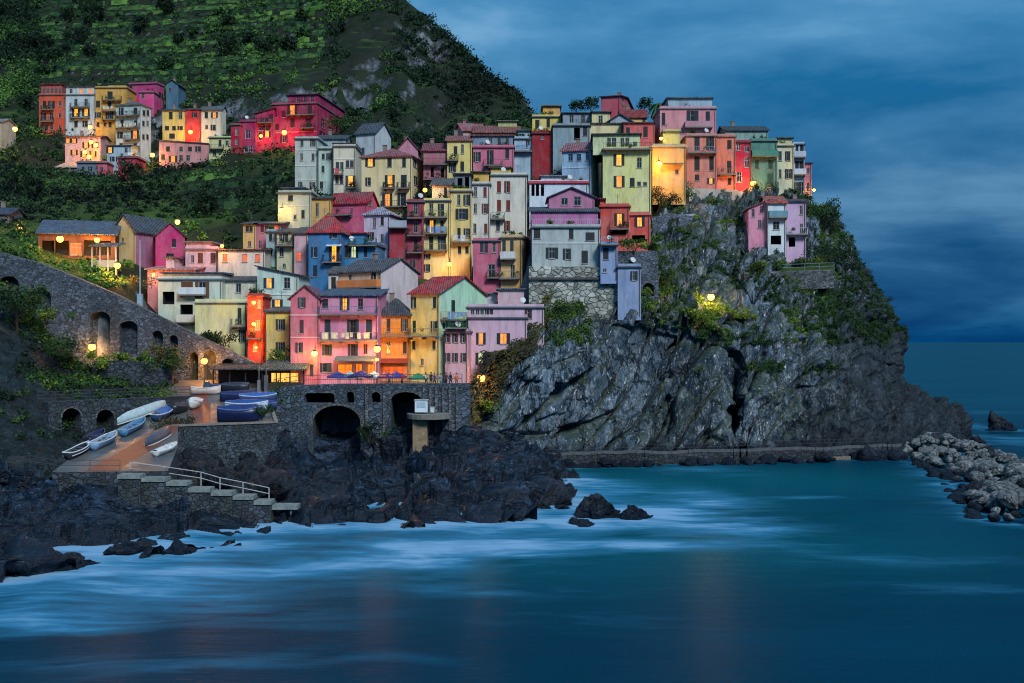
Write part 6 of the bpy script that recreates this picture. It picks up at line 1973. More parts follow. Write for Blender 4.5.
# tall pale pole and small pole on the lane
def pole(label, px, py0, py1, D, r, c, arm=0):
    a, b = P(px, py0, D), P(px, py1, D)
    o = empty('pole', a); tag(o, label, 'pole')
    L = b.z - a.z
    mb = MB(); mb.tube((0, 0, -.5), (0, 0, L), r, r * .7, 8); mb.build('shaft', plain('pole_paint', c, .5), o)
    mb = MB(); mb.box(-r * 3, r * 3, -r * 3, r * 3, -.5, L * .22); mb.build('base_box', plain('pole_paint', c, .5), o)
    return o


pole('tall pale blue pole on a box base beside the lane', 140, 309, 240, 144.5, .1, (150, 176, 190))
pole('slim dark mast beside the red lit passage', 266, 388, 330, 133, .07, (90, 96, 104))
pole('slim grey mast left of the slim dark one', 259, 388, 352, 133.2, .06, (120, 124, 128))
# ------------------------------------------------------------------ boats
def hull_mesh(L, B, Dp, transom=True, n=18):
    mb = MB()
    ring = []
    for i in range(n + 1):
        t = -1 + 2 * i / n
        x = t * L / 2
        bw = B / 2 * (1 - max(0, t) ** 2.4) * (1 - (0.22 if transom else 1.0) * max(0, -t) ** 2.6)
        bw = max(bw, .02)
        sheer = Dp + .18 * Dp * t * t + .12 * Dp * max(0, t)
        keel = .55 * Dp * max(0, t - .55) ** 1.5 * 2 + (0 if transom else .55 * Dp * max(0, -t - .55) ** 1.5 * 2)
        pts = []
        for k in range(-4, 5):
            a = k / 4
            yy = bw * math.copysign(abs(a) ** .75, a)
            zz = keel + (sheer - keel) * abs(a) ** 2.2
            pts.append((x, yy, zz))
        ring.append(pts)
    vs = [p for r_ in ring for p in r_]
    fs = []
    for i in range(n):
        for k in range(8):
            a = i * 9 + k
            fs.append((a, a + 1, a + 10, a + 9))
    mb.add(vs, fs)
    mb.add(ring[0], [tuple(range(9))])
    return mb, ring


def boat(label, base, L, B, Dp, rz, hullc, cover=None, inside=(150, 140, 120), trim=(220, 220, 215), upside=False, transom=True, tilt=(0, 0), name='boat', stripe=None, gear=None):
    o = empty(name, base)
    tag(o, label, 'boat')
    mb, ring = hull_mesh(L, B, Dp, transom)
    me = mb.mesh('hull', plain('hull_paint', hullc, .38, var=.2), True)
    hull = link('hull', me, o)
    sm = hull.modifiers.new('thickness', 'SOLIDIFY'); sm.thickness = .05; sm.offset = 0
    g = MB()
    for sd in (0, 8):
        for i in range(len(ring) - 1):
            g.tube(ring[i][sd], ring[i + 1][sd], .055, n=6)
    g.tube(ring[0][0], ring[0][8], .055, n=6)
    g.build('gunwale', plain('gunwale_paint', trim, .5), o)
    if stripe:
        g = MB()
        for sd in (1, 7):
            for i in range(len(ring) - 2):
                a, b = Vector(ring[i][sd]), Vector(ring[i + 1][sd])
                w = Vector((0, .03 * (1 if sd == 7 else -1), 0))
                g.tube(a + w, b + w, .05, n=5)
        g.build('rubbing_strake', plain('strake_paint', stripe, .5), o)
    if cover:
        m_ = MB()
        vs, fs = [], []
        nn = len(ring)
        for i, r_ in enumerate(ring):
            a, b = Vector(r_[0]), Vector(r_[8])
            hh = .34 * Dp * math.sin(math.pi * (i + .6) / nn) + .1
            for k in range(7):
                f = k / 6
                q = a.lerp(b, f); q.z += hh * math.sin(math.pi * f) + .05 + .03 * math.sin(i * 2.3 + k)
                if k in (0, 6):
                    q.z -= .16; q.y *= 1.05
                vs.append(q)
        for i in range(nn - 1):
            for k in range(6):
                a = i * 7 + k
                fs.append((a, a + 7, a + 8, a + 1))
        m_.add(vs, fs)
        m_.build('cover', plain('tarpaulin', cover, .5, var=.35), o, smooth=True)
    elif not upside:
        m_ = MB()
        for fx in (-.5, 0.0, .42):
            i = int((fx + 1) / 2 * 18)
            a, b = Vector(ring[i][1]), Vector(ring[i][7])
            z = ring[i][0][2] * .72
            w = abs(ring[i][8][1]) * .93
            s_ = MB(); s_.box(ring[i][0][0] - .14, ring[i][0][0] + .14, -w, w, z, z + .05); s_.build('thwart', plain('boat_wood', inside, .6), o)
        m_.add([(r_[2][0], r_[k][1] * .96, Dp * .2 + r_[4][2]) for r_ in ring[1:-2] for k in (2, 6)], [(2 * i, 2 * i + 2, 2 * i + 3, 2 * i + 1) for i in range(len(ring) - 4)])
        m_.build('floorboards', plain('boat_wood', inside, .6), o)
    if gear == 'motor':
        m_ = MB(); m_.box(-L / 2 - .35, -L / 2 - .06, -.16, .16, Dp * .7, Dp * .7 + .5); m_.tube((-L / 2 - .2, 0, Dp * .7), (-L / 2 - .2, 0, -.1), .06, n=6); m_.build('outboard_motor', plain('motor_cowl', (40, 42, 46), .4), o)
    if gear == 'cabin':
        m_ = MB(); m_.hexa([(-L * .1, -B * .28, Dp), (L * .18, -B * .24, Dp), (L * .18, B * .24, Dp), (-L * .1, B * .28, Dp), (-L * .06, -B * .25, Dp + .75), (L * .1, -B * .2, Dp + .75), (L * .1, B * .2, Dp + .75), (-L * .06, B * .25, Dp + .75)]); m_.build('windscreen', plain('boat_glass', (60, 80, 96), .2), o)
    if gear == 'oars':
        for sd in (-1, 1):
            m_ = MB(); m_.tube((-L * .2, sd * B * .2, Dp + .02), (L * .35, sd * B * .26, Dp + .15), .03, n=5); m_.hexa([(-L * .33, sd * B * .2 - .08, Dp), (-L * .2, sd * B * .2 - .08, Dp), (-L * .2, sd * B * .2 + .08, Dp), (-L * .33, sd * B * .2 + .08, Dp), (-L * .33, sd * B * .2 - .08, Dp + .03), (-L * .2, sd * B * .2 - .08, Dp + .03), (-L * .2, sd * B * .2 + .08, Dp + .03), (-L * .33, sd * B * .2 + .08, Dp + .03)]); m_.build('oar', plain('boat_wood', (180, 160, 120), .6), o)
    o.rotation_euler = (tilt[0] + (math.pi if upside else 0), tilt[1], rz)
    if upside:
        o.location = Vector(base) + Vector((0, 0, Dp * 1.15))
    return o


bt = boat
def span(label, a, b, B, Dp, hullc, up=0.0, **kw):
    p, q = ramp_pt(*a), ramp_pt(*b)
    d_ = q - p
    bt(label, (p + q) / 2 + Vector((0, 0, up)), d_.length, B, Dp, math.atan2(d_.y, d_.x), hullc, tilt=(kw.pop('roll', 0), -math.atan2(d_.z, math.hypot(d_.x, d_.y))), **kw)


span('long pale upturned skiff lying against the slipway wall', (117, 427), (167, 408), 1.5, .8, (176, 200, 204), .25, upside=True, transom=False)
span('light blue open boat below the long pale skiff', (123, 437), (145, 424), 1.3, .6, (74, 128, 168), inside=(96, 130, 150), trim=(130, 170, 190))
span('boat under a bright blue tarpaulin beside the pale skiff', (156, 422), (171, 413), 1.6, .7, (40, 70, 110), cover=(48, 98, 160))
span('dark grey upturned boat on the brick strip of the slipway', (145, 447), (170, 432), 1.5, .75, (70, 82, 94), upside=True, transom=False)
span('small white dinghy at the foot of the harbour square wall', (155, 457), (177, 448), 1.0, .42, (214, 216, 212), cover=(206, 208, 204), trim=(220, 220, 215))
span('pale blue motor boat with raised oars by the right slipway arch', (93, 451), (116, 439), 1.4, .65, (120, 160, 196), inside=(90, 110, 130), trim=(210, 220, 226), gear='oars')
span('dark blue boat with a dark outboard behind the raised oars boat', (88, 445), (104, 436), 1.2, .6, (32, 44, 84), inside=(60, 64, 90), trim=(60, 66, 100), gear='motor')
span('dark hulled boat with white stripes at the lowest spot of the slipway', (68, 460), (89, 449), 1.2, .6, (40, 44, 56), trim=(222, 224, 224), stripe=(222, 224, 224), inside=(70, 72, 80))
bt('pale boat with its rounded bow facing the brick lane', quay_pt(194, 408.5), 2.4, 1.5, .85, R(-95), (206, 208, 204), trim=(220, 220, 215), cover=(196, 200, 204))
bt('dark covered boat next to the pale rounded bow', quay_pt(180, 413), 2.8, 1.4, .8, R(70), (34, 40, 50), cover=(40, 46, 58), trim=(80, 84, 90))
bt('large dark blue boat moored on the edge of the harbour square', quay_pt(240, 421.5), 4.6, 1.7, 1.25, R(4), (20, 34, 78), cover=(30, 54, 108), trim=(96, 120, 170))
bt('white and blue boat under a blue cover in the middle row', quay_pt(247, 412), 4.6, 1.6, .95, R(8), (176, 190, 206), cover=(36, 76, 140), trim=(220, 224, 226))
bt('boat with a crumpled blue tarpaulin at the back of the row', quay_pt(258, 404), 4.2, 1.5, .9, R(14), (50, 70, 110), cover=(44, 92, 160), trim=(190, 200, 210))
bt('boat with a dark blue cover nearest the pavilion', quay_pt(238, 401), 4.0, 1.5, .8, R(10), (30, 44, 90), cover=(26, 44, 92), trim=(60, 80, 120))
bt('small blue covered boat at the inner end of the row', quay_pt(268, 410), 2.6, 1.2, .7, R(-30), (36, 60, 120), cover=(36, 64, 120), trim=(90, 120, 160))
bt('white bowed motor boat lit orange below the arch lamp', quay_pt(206, 394.5), 3.4, 1.4, .8, R(8), (214, 200, 190), inside=(150, 90, 70), trim=(220, 210, 200), gear='cabin')
bt('dark blue open boat between the arch lamp and the canopy', quay_pt(219, 391), 3.0, 1.3, .75, R(6), (36, 44, 84), inside=(70, 60, 80), trim=(90, 90, 130))
bt('dark boat stored under the canopy', quay_pt(236, 391.5), 3.2, 1.3, .75, R(0), (40, 46, 58), cover=(44, 52, 70), trim=(80, 84, 96))

# ---- umbrellas on the square
def parasol(label, px, py, D, r, c, hgt=2.3):
    o = empty('parasol', P(px, py, D)); tag(o, label, 'parasol', 'parasols on the harbour square')
    mb = MB(); mb.tube((0, 0, 0), (0, 0, hgt + .15), .035, n=6); mb.build('pole', IRON, o)
    mb = MB(); mb.tube((0, 0, 0), (0, 0, .1), .28, .26, 12); mb.build('base', CONC_DK, o)
    vs = [(0, 0, hgt + .1)]; n_ = 8
    for k in range(n_):
        a = 2 * math.pi * k / n_; vs.append((r * math.cos(a), r * math.sin(a), hgt - .5))
    for k in range(n_):
        a = 2 * math.pi * k / n_; vs.append((r * math.cos(a), r * math.sin(a), hgt - .68))
    fs = [(0, 1 + k, 1 + (k + 1) % n_) for k in range(n_)] + [(1 + k, 1 + n_ + k, 1 + n_ + (k + 1) % n_, 1 + (k + 1) % n_) for k in range(n_)]
    mb = MB(); mb.add(vs, fs); mb.build('canopy', plain('parasol_cloth', c, .8, var=.2), o)
    return o


parasol('dark blue parasol nearest the rose gabled house', 338, 388, 131.5, 1.35, (36, 56, 140), 1.9)
parasol('wide navy blue parasol in front of the glass bar', 361, 388, 131.0, 1.5, (26, 40, 120), 2.0)
parasol('pale blue parasol between the two dark blue ones', 350, 387, 132.6, 1.2, (130, 170, 196), 1.8)
parasol('pale blue parasol right of the wide navy one', 374, 387, 132.4, 1.2, (140, 180, 200), 1.8)
parasol('purple parasol in front of the orange house', 386, 388, 132, 1.2, (96, 36, 96), 1.9)
parasol('blue violet parasol at the corner of the orange house', 396, 388, 131.6, 1.3, (52, 48, 140), 1.9)
parasol('low green parasol in front of the yellow house', 418, 388, 131.4, 1.2, (30, 132, 92), 1.7)


# ---- people
def person(label, px, py, D, rz, h, top, legs, skin=(196, 150, 124), hair=(50, 40, 34), stride=.18, arms=.2):
    J = {'pelvis': (0, 0, .53), 'waist': (0, 0, .62), 'chest': (0, .01, .75), 'neck': (0, .01, .845), 'headb': (0, 0, .885), 'headt': (0, -.005, .965),
         'hl': (.055, 0, .5), 'kl': (.06, -stride * .6, .275), 'al': (.06, -stride * .5 + .02, .04), 'tl': (.065, -stride * .5 - .1, .018),
         'hr': (-.055, 0, .5), 'kr': (-.06, stride * .25, .275), 'ar': (-.06, stride * .8, .045), 'tr': (-.065, stride * .8 - .1, .018),
         'sl': (.105, .01, .80), 'el': (.135, arms * .3, .635), 'wl': (.13, -arms * .25, .5), 'fl': (.125, -arms * .4, .45),
         'sr': (-.105, .01, .80), 'er': (-.135, -arms * .1, .635), 'wr': (-.13, -arms * .7, .52), 'fr': (-.125, -arms * .9, .475)}
    rad = {'pelvis': (.075, .06), 'waist': (.066, .05), 'chest': (.085, .06), 'neck': (.03, .03), 'headb': (.042, .048), 'headt': (.045, .05), 'hl': .055, 'kl': .037, 'al': .024, 'tl': .02, 'hr': .055, 'kr': .037, 'ar': .024, 'tr': .02,
           'sl': .036, 'el': .027, 'wl': .019, 'fl': .014, 'sr': .036, 'er': .027, 'wr': .019, 'fr': .014}
    E = [('pelvis', 'waist'), ('waist', 'chest'), ('chest', 'neck'), ('neck', 'headb'), ('headb', 'headt'), ('pelvis', 'hl'), ('hl', 'kl'), ('kl', 'al'), ('al', 'tl'), ('pelvis', 'hr'), ('hr', 'kr'), ('kr', 'ar'), ('ar', 'tr'), ('chest', 'sl'), ('sl', 'el'), ('el', 'wl'), ('wl', 'fl'), ('chest', 'sr'), ('sr', 'er'), ('er', 'wr'), ('wr', 'fr')]
    ks = list(J)
    me = bpy.data.meshes.new('body')
    me.from_pydata([Vector(J[k]) * h for k in ks], [(ks.index(a), ks.index(b)) for a, b in E], [])
    tmp = bpy.data.objects.new('body', me); COL.objects.link(tmp)
    m1 = tmp.modifiers.new('skin', 'SKIN')
    for i, k in enumerate(ks):
        r = rad[k]; r = (r, r) if not isinstance(r, tuple) else r
        sv = me.skin_vertices[0].data[i]; sv.radius = (r[0] * h, r[1] * h); sv.use_root = (k == 'pelvis')
    m2 = tmp.modifiers.new('sub', 'SUBSURF'); m2.levels = m2.render_levels = 2
    dg = bpy.context.evaluated_depsgraph_get()
    bm_ = bpy.data.meshes.new_from_object(tmp.evaluated_get(dg))
    bpy.data.objects.remove(tmp)
    for mm in (plain('skin', skin, .6), plain('shirt_cloth', top, .9), plain('trouser_cloth', legs, .9), plain('shoe', (40, 36, 34), .7)):
        bm_.materials.append(mm)
    idx = []
    for pl in bm_.polygons:
        c_ = pl.center / h
        z = c_.z
        out = abs(c_.x) > .1
        idx.append(0 if z > .835 or (out and z < .53) else (1 if z > .545 else (3 if z < .04 else (0 if out and z > .42 and abs(c_.x) > .115 else 2))))
    bm_.polygons.foreach_set('material_index', idx)
    bm_.polygons.foreach_set('use_smooth', [True] * len(bm_.polygons))
    o = link('person', bm_, None, P(px, py, D), rz)
    tag(o, label, 'person', 'people on the harbour square')
    mb = MB(); mb.ball((0, .012 * h, .955 * h), .058 * h, 10, 7); hr = mb.build('hair', plain('hair', hair, .8), o, smooth=True)
    return o


person('person in a white top walking past the green parasol', 426, 387, 130.2, R(80), 1.72, (200, 200, 200), (60, 70, 100))
person('person in dark clothes standing by the yellow house corner', 431, 387, 130.6, R(200), 1.78, (34, 34, 44), (30, 32, 44), stride=.05)
person('person in a blue jacket beside the yellow house door', 434.5, 387.5, 129.9, R(20), 1.75, (44, 70, 130), (40, 44, 60), stride=.1)
person('person in a pale blue coat standing near the rail', 440.5, 387.5, 129.9, R(-60), 1.68, (150, 176, 200), (90, 110, 150), stride=.12)
person('person in dark red between the pale coat and the orange jacket', 446, 387, 130.4, R(150), 1.74, (110, 40, 50), (36, 36, 44), stride=.08)
person('person in black at the lilac house corner', 450.5, 387.5, 130.0, R(30), 1.78, (26, 28, 34), (40, 40, 50), stride=.2)
person('person in an orange jacket lit by the corner lamp', 456.5, 387.5, 129.8, R(10), 1.72, (226, 120, 50), (150, 90, 60), stride=.06)
person('person in a red top standing in front of the orange house', 402, 387.5, 130.2, R(-30), 1.7, (180, 50, 50), (40, 44, 60), stride=.1)
person('person in purple in front of the purple parasol', 389, 387.5, 129.8, R(40), 1.7, (120, 50, 120), (50, 44, 60), stride=.1)

# ------------------------------------------------------------------ street lamps
WARM, YEL, SOD = (1.0, .40, .06), (1.0, .58, .10), (1.0, .33, .05)


def lamp_glass(c, k):
    key = ('bulb', c)
    if key not in MATS:
        t = NT('lamp_globe')
        t.color((.8, .6, .3))
        t.b.inputs['Emission Color'].default_value = (1.0, c[1] * .9, c[2] * .6, 1)
        t.b.inputs['Emission Strength'].default_value = k
        MATS[key] = t.m
    return MATS[key]


def lamp(label, px, py, D, power, c=WARM, kind='wall', r=.24, hpost=4.0, arm=.9):
    r *= 1.2
    g = P(px, py, D)
    o = empty('street_lamp' if kind == 'post' else 'wall_lamp', g - Vector((0, 0, hpost if kind == 'post' else 0)))
    tag(o, label, 'street lamp' if kind == 'post' else 'wall lamp')
    zc = hpost if kind == 'post' else 0
    mb = MB()
    if kind == 'post':
        mb.tube((0, 0, -1.0), (0, 0, zc - r * 1.1), .09, .055, 8); mb.build('pole', IRON, o)
    else:
        mb.tube((0, .1, r * 1.5), (0, arm, r * 2.6), .03, n=6); mb.tube((0, arm, r * 1.0), (0, arm, r * 3.6), .035, n=6); mb.tube((0, .1, r * 1.5), (0, 0, r * 1.15), .03, n=6); mb.build('bracket', IRON, o)
    mb = MB(); mb.tube((0, 0, zc + r * .75), (0, 0, zc + r * 1.25), r * 1.15, r * .35, 10); mb.build('lantern_cap', IRON, o)
    mb = MB(); mb.ball((0, 0, zc), r, 12, 8); gl = mb.build('globe', lamp_glass(c, 3.6), o, smooth=True)
    L = bpy.data.lights.new('lamp_light', 'POINT')
    L.energy = power * 1.9; L.color = c; L.shadow_soft_size = r * 1.25
    lo = bpy.data.objects.new('lamp_light', L); lo.location = (0, 0, zc); lo.parent = gl; COL.objects.link(lo)
    gl.visible_shadow = True
    return o


lamp('yellow street lamp at the far left edge of the hillside', 15, 129, 252, 2600, YEL, 'post', .45)
lamp('orange wall lamp high on the ochre house of the upper hamlet', 90, 127, 268, 350, WARM, r=.4)
lamp('upper orange wall lamp over the lane of the hamlet', 91, 142, 259.5, 360, WARM, r=.4)
lamp('second orange wall lamp over the lane of the hamlet', 96, 145, 259.2, 360, WARM, r=.4)
lamp('low orange wall lamp at the lane wall of the hamlet', 85, 152, 259.4, 360, WARM, r=.4)
lamp('bottom orange wall lamp beneath the pinkish hamlet house', 89, 156.5, 259, 360, WARM, r=.4)
lamp('orange lamp beside the balconied pale blue house of the hamlet', 152.5, 155, 254, 1200, WARM, 'post', .42)
lamp('orange lamp in front of the narrow red hamlet house', 190.5, 132, 263.5, 1200, WARM, r=.42)
lamp('red orange lamp on the long magenta building', 284.3, 132.5, 237, 800, SOD, r=.45)
lamp('small warm lamp left on the magenta middle wing', 261, 136, 238.3, 250, SOD, r=.3)
lamp('yellow lamp on the corner of the low whitish house', 281.5, 210, 169.3, 350, YEL, r=.3)
lamp('yellow street lamp among the bushes above the purple house', 177.5, 222, 178, 2200, YEL, 'post', .34)
lamp('orange lamp at the left end of the terrace restaurant', 60, 239, 156, 1000, WARM, r=.4)
lamp('orange lamp at the veranda end of the terrace restaurant', 97, 240, 159, 1500, WARM, 'post', .32, hpost=3.6)
lamp('small red orange lamp by the dim house on the left', 20, 229, 168, 1200, SOD, 'post', .26, hpost=3)
lamp('bright orange street lamp on the dark lane post', 117.3, 265.5, 149, 3000, WARM, 'post', .36, hpost=4.5)
lamp('orange wall lamp glowing beside the tall arch', 92, 347, 140.8, 1000, WARM, r=.4, arm=2)
lamp('orange street lamp in front of the three low arches', 204.3, 361, 138.8, 1500, SOD, 'post', .34, hpost=3.6)
lamp('top lantern in the red lit passage', 253.7, 302.5, 142.2, 420, SOD, r=.22)
lamp('middle lantern in the red lit passage', 253.7, 324, 142.2, 420, SOD, r=.22)
lamp('lowest lantern in the red lit passage', 256, 347.5, 142.4, 260, SOD, r=.16)
lamp('yellow wall lamp on the rose gabled house', 314.5, 353.5, 134.5, 400, YEL, r=.3)
lamp('bright lamp at the corner of the pink house and the orange house', 377.2, 349, 133.4, 1100, WARM, 'post', .34, hpost=4.4)
lamp('lower small lamp hanging under the bright corner lamp', 376.8, 359.5, 133.6, 200, YEL, r=.18)
lamp('yellow wall lamp between the two tall yellow houses', 449.3, 264, 162.7, 300, WARM, r=.26)
lamp('orange lamp under the grey roof by the wine red tower', 425, 190, 170, 420, SOD, r=.28)
lamp('yellow hanging lamp on the little ochre house of the crown', 659, 164, 174.4, 1000, WARM, r=.38)
lamp('small yellow green lamp below the pink roof terrace house', 661, 138.5, 181.5, 260, YEL, r=.22)
lamp('orange lamp between the crimson and the green house', 753.3, 183.5, 182, 1500, WARM, r=.4)
lamp('bright yellow lamp post on the green cliff path', 711, 297, head_D(711, 306) - 1.6, 1900, YEL, 'post', .4, hpost=3.4)
lamp('small warm lamp at the seaward end of the top row', 814, 190, 189, 260, YEL, r=.2)
lamp('deep orange wall lamp at the foot of the lilac pink house', 481, 378, 136.9, 900, SOD, r=.42, arm=1.5)
lamp('orange lamp under the awning behind the pale pink house', 222, 246, 158.2, 420, SOD, r=.22)

# ------------------------------------------------------------------ breakwater boulders and sea rocks
random.seed(5)
cnt = 0
tries = 0
placed = []
while cnt < 285 and tries < 30000:
    tries += 1
    s = random.random()
    # axis of the mole from the headland tip towards the right foreground
    ax = 60.5 + (51 - 60.5) * s + 2.0 * math.sin(3 * s)
    ay = 160 + (97 - 160) * s
    wdt = 5.5 + 5.5 * s
    off = random.uniform(-1, 1)
    x = ax + off * wdt * .95
    y = ay + random.uniform(-3, 3)
    r = .5 + .95 * random.random() ** 1.8
    zt = max(-.1, (2.1 + .6 * math.sin(s * 9)) * (1 - abs(off) ** 1.7))
    z = zt - r * .25 + random.uniform(-.3, .3)
    if any((x - a) ** 2 + (y - b) ** 2 + (z - c_) ** 2 < (.5 * (r + q)) ** 2 for a, b, c_, q in placed):
        continue
    placed.append((x, y, z, r))
    dk = z < .25 or random.random() < .12
    boulder('dark wet boulder low in the rubble mole by the headland' if dk else 'pale grey angular boulder heaped in the rubble mole by the headland', (x, y, z), r, cnt, dk, 'dark boulders of the mole' if dk else 'pale boulders of the mole')
    cnt += 1
print('mole boulders', cnt)
SEAR = []
random.seed(8)
for i in range(80):
    f = random.random()
    px = 545 + 345 * f
    q = wp[min(59, int(f * 58) + 1)]
    boulder('dark wet rock fallen along the foot of the cliff walkway', (q[0] + random.uniform(-.6, .6), q[1] - 1.6 - 2.2 * random.random(), random.uniform(-.4, .5)), .4 + 1.3 * random.random() ** 2, i, True, 'fallen rocks along the cliff walkway')


def jagged(seed, sz):
    bm = bmesh.new()
    bmesh.ops.create_icosphere(bm, subdivisions=4, radius=1.0)
    sv = Vector((seed * 4.3, seed * 2.1, seed))
    rot = Matrix.Rotation(R(-30 + 14 * (seed % 3)), 3, 'Y') @ Matrix.Rotation(seed * 1.1, 3, 'Z')
    for v in bm.verts:
        p = v.co.copy()
        q = rot @ p
        ly = q.z * 3.2 + noise.noise(p * 1.4 + sv) * 1.2
        ly -= math.floor(ly)
        r = 1 + blocky(p + sv, rot, (1.5, 1.5, .9), .34, .12) + .3 * noise.noise(p * 1.1 + sv) + (ly - .5) * .16 + noise.fractal(p * 3 + sv, .9, 2, 3) * .07
        p *= r
        top = max(0.0, p.z)
        p.z = p.z * sz * (1 + .8 * noise.noise(Vector((p.x * 1.3, p.y * 1.3, seed * 3.0))))
        v.co = p
    me = bpy.data.meshes.new('sea_rock')
    bm.to_mesh(me); bm.free()
    me.materials.append(m_bould)
    return me


def sea_rock(label, px, py, D, r, k, sz=1.0, sx=1.0):
    p = P(px, py, D)
    p.z = -.1
    o = link('sea_rock', jagged(k + len(SEAR) * .37, sz), None, p, k * .7)
    tag(o, label, 'rock')
    o.scale = (r * sx, r, r)
    SEAR.append((p.x, p.y, r))
    return o


def stack_rock():
    rows_ = 14
    vs, fs = [], []
    for i in range(rows_ + 1):
        f = i / rows_
        z = -1 + 4.5 * f
        cxx = -1.6 * f ** .9
        rx, ry = 3.3 * (1 - f) ** .8 + .12, 2.4 * (1 - f) ** .8 + .1
        for k in range(20):
            a = 2 * math.pi * k / 20
            p = Vector((cxx + rx * math.cos(a) * (1.25 if math.cos(a) > 0 else .55), ry * math.sin(a), z))
            vs.append(p + p.normalized() * (blocky(p, ROT_SLAB, (.9, .9, .4), .3, .1) + .15 * noise.noise(p * 1.3)))
    for i in range(rows_):
        for k in range(20):
            fs.append((i * 20 + k, i * 20 + (k + 1) % 20, (i + 1) * 20 + (k + 1) % 20, (i + 1) * 20 + k))
    fs.append(tuple(range(rows_ * 20, rows_ * 20 + 20)))
    mb = MB(); mb.add(vs, fs)
    p = P(1000, 430, 199); p.z = 0
    o = link('sea_rock', mb.mesh('sea_rock', m_bould), None, p)
    tag(o, 'black pyramid shaped sea rock off the headland tip', 'rock')
    SEAR.append((p.x, p.y, 3.0))


stack_rock()
sea_rock('low black shelf at the right foot of the pyramid rock', 1005, 431, 198, 1.9, 5, .6, 1.3)
sea_rock('low dark rock between the headland tip and the mole', 962, 441, 178, 2.0, 1, .7, 1.3)
sea_rock('small dark rock right of the headland tip', 975, 443, 172, 1.3, 3, .7, 1.2)
sea_rock('largest dark rock standing in the foam in front of the shore', 598, 518, 101, 1.7, 4, .95, 1.2)
sea_rock('low dark rock in the foam right of the largest one', 634, 519, 100, 1.3, 0, .6, 1.1)
sea_rock('flat wet rock left of the largest foam rock', 583, 529, 96.5, 1.0, 7, .45, 1.6)
sea_rock('flat dark rock in the water at the lower left', 130, 551, 84, 1.5, 6, .4, 1.3)
sea_rock('tiny dark rock in the foam at the lower left', 155, 552, 83.5, .7, 2, .55, 1.1)
sea_rock('small dark rock in the foam right of the tiny one', 181, 551, 83.5, 1.0, 8, .65, 1.1)
sea_rock('low black rock awash at the left edge', 18, 574, 77, 1.4, 3, .5, 1.6)
sea_rock('second low black rock awash beside the left edge', 50, 572, 78, 1.8, 5, .45, 1.7)
# ------------------------------------------------------------------ water
wx = np.concatenate([-np.geomspace(9000, 95, 22), np.arange(-90, 112, 1.0), np.geomspace(116, 9000, 24)])
wy = np.concatenate([np.linspace(-60, 36, 14), np.arange(38, 150, .9), np.arange(150, 240, 2.0), np.geomspace(245, 60000, 40)])
WX, WY = np.meshgrid(wx, wy)
shore_pts = []
for G in (GSHORE, GHEAD):
    for jcol in range(0, G.shape[1], 1):
        col = G[:, jcol]
        k = np.argmin(np.abs(col[:, 2] - 0.15))
        if abs(col[k, 2]) < 1.5:
            shore_pts.append((col[k, 0], col[k, 1]))
for x, y, r in SEAR:
    for a in range(8):
        shore_pts.append((x + r * math.cos(a * .785), y + r * math.sin(a * .785)))
for x, y, z, r in placed:
    if z < .6:
        shore_pts.append((x, y))
SP = np.array(shore_pts)
near = (WX > -95) & (WX < 115) & (WY > 36) & (WY < 260)
dsh = np.full(WX.shape, 99.0)
qx, qy = WX[near], WY[near]
dd = np.empty(len(qx))
for s in range(0, len(qx), 4000):
    e = slice(s, s + 4000)
    dd[e] = np.min(np.hypot(qx[e, None] - SP[None, :, 0], qy[e, None] - SP[None, :, 1]), axis=1)
dsh[near] = dd
left = 1 - smooth(2, 20, WX)
foam = np.exp(-(dsh / (2.4 + 5.0 * left * (WY < 128))) ** 1.1) * (0.55 + .5 * np.clip(left * (WY < 128) + .25, 0, 1))
BL = [  # where the surf churns: (px, py, half width m, half depth m, strength)
    (640, 515, 9, 11, .95), (700, 530, 10, 7, .7), (560, 520, 7, 9, .9), (590, 490, 7, 9, .75), (480, 545, 14, 6, .95), (350, 560, 15, 7, .8), (230, 570, 14, 6, .75), (110, 590, 12, 6, .8), (30, 620, 9, 5, .7), (180, 610, 12, 4, .45), (690, 470, 9, 7, .45),
    (80, 640, 8, 3, .4), (420, 590, 12, 4, .3), (760, 545, 9, 5, .35), (800, 497, 9, 1.6, .5), (715, 474, 7, 2, .45), (960, 425, 7, 14, .5), (60, 600, 16, 5, .5), (120, 660, 16, 3, .38), (260, 620, 12, 3, .3), (650, 545, 12, 3.5, .8), (700, 500, 7, 10, .65), (600, 545, 9, 4, .7), (745, 520, 6, 6, .5), (1010, 440, 9, 14, .55), (985, 412, 12, 12, .35), (900, 560, 12, 3, .28), (980, 590, 9, 3, .3), (560, 620, 14, 3, .22), (780, 455, 12, 2.4, .55), (560, 468, 6, 6, .5), (200, 650, 12, 2.5, .22)]
for px, py, a, b, s in BL:
    D = 17600 / (py - CY)
    cx = (px - CX) / F * D
    foam = np.maximum(foam, s * np.exp(-(((WX - cx) / a) ** 2 + ((WY - D) / b) ** 2)))
co = np.stack([WX, WY, np.zeros_like(WX)], axis=-1)

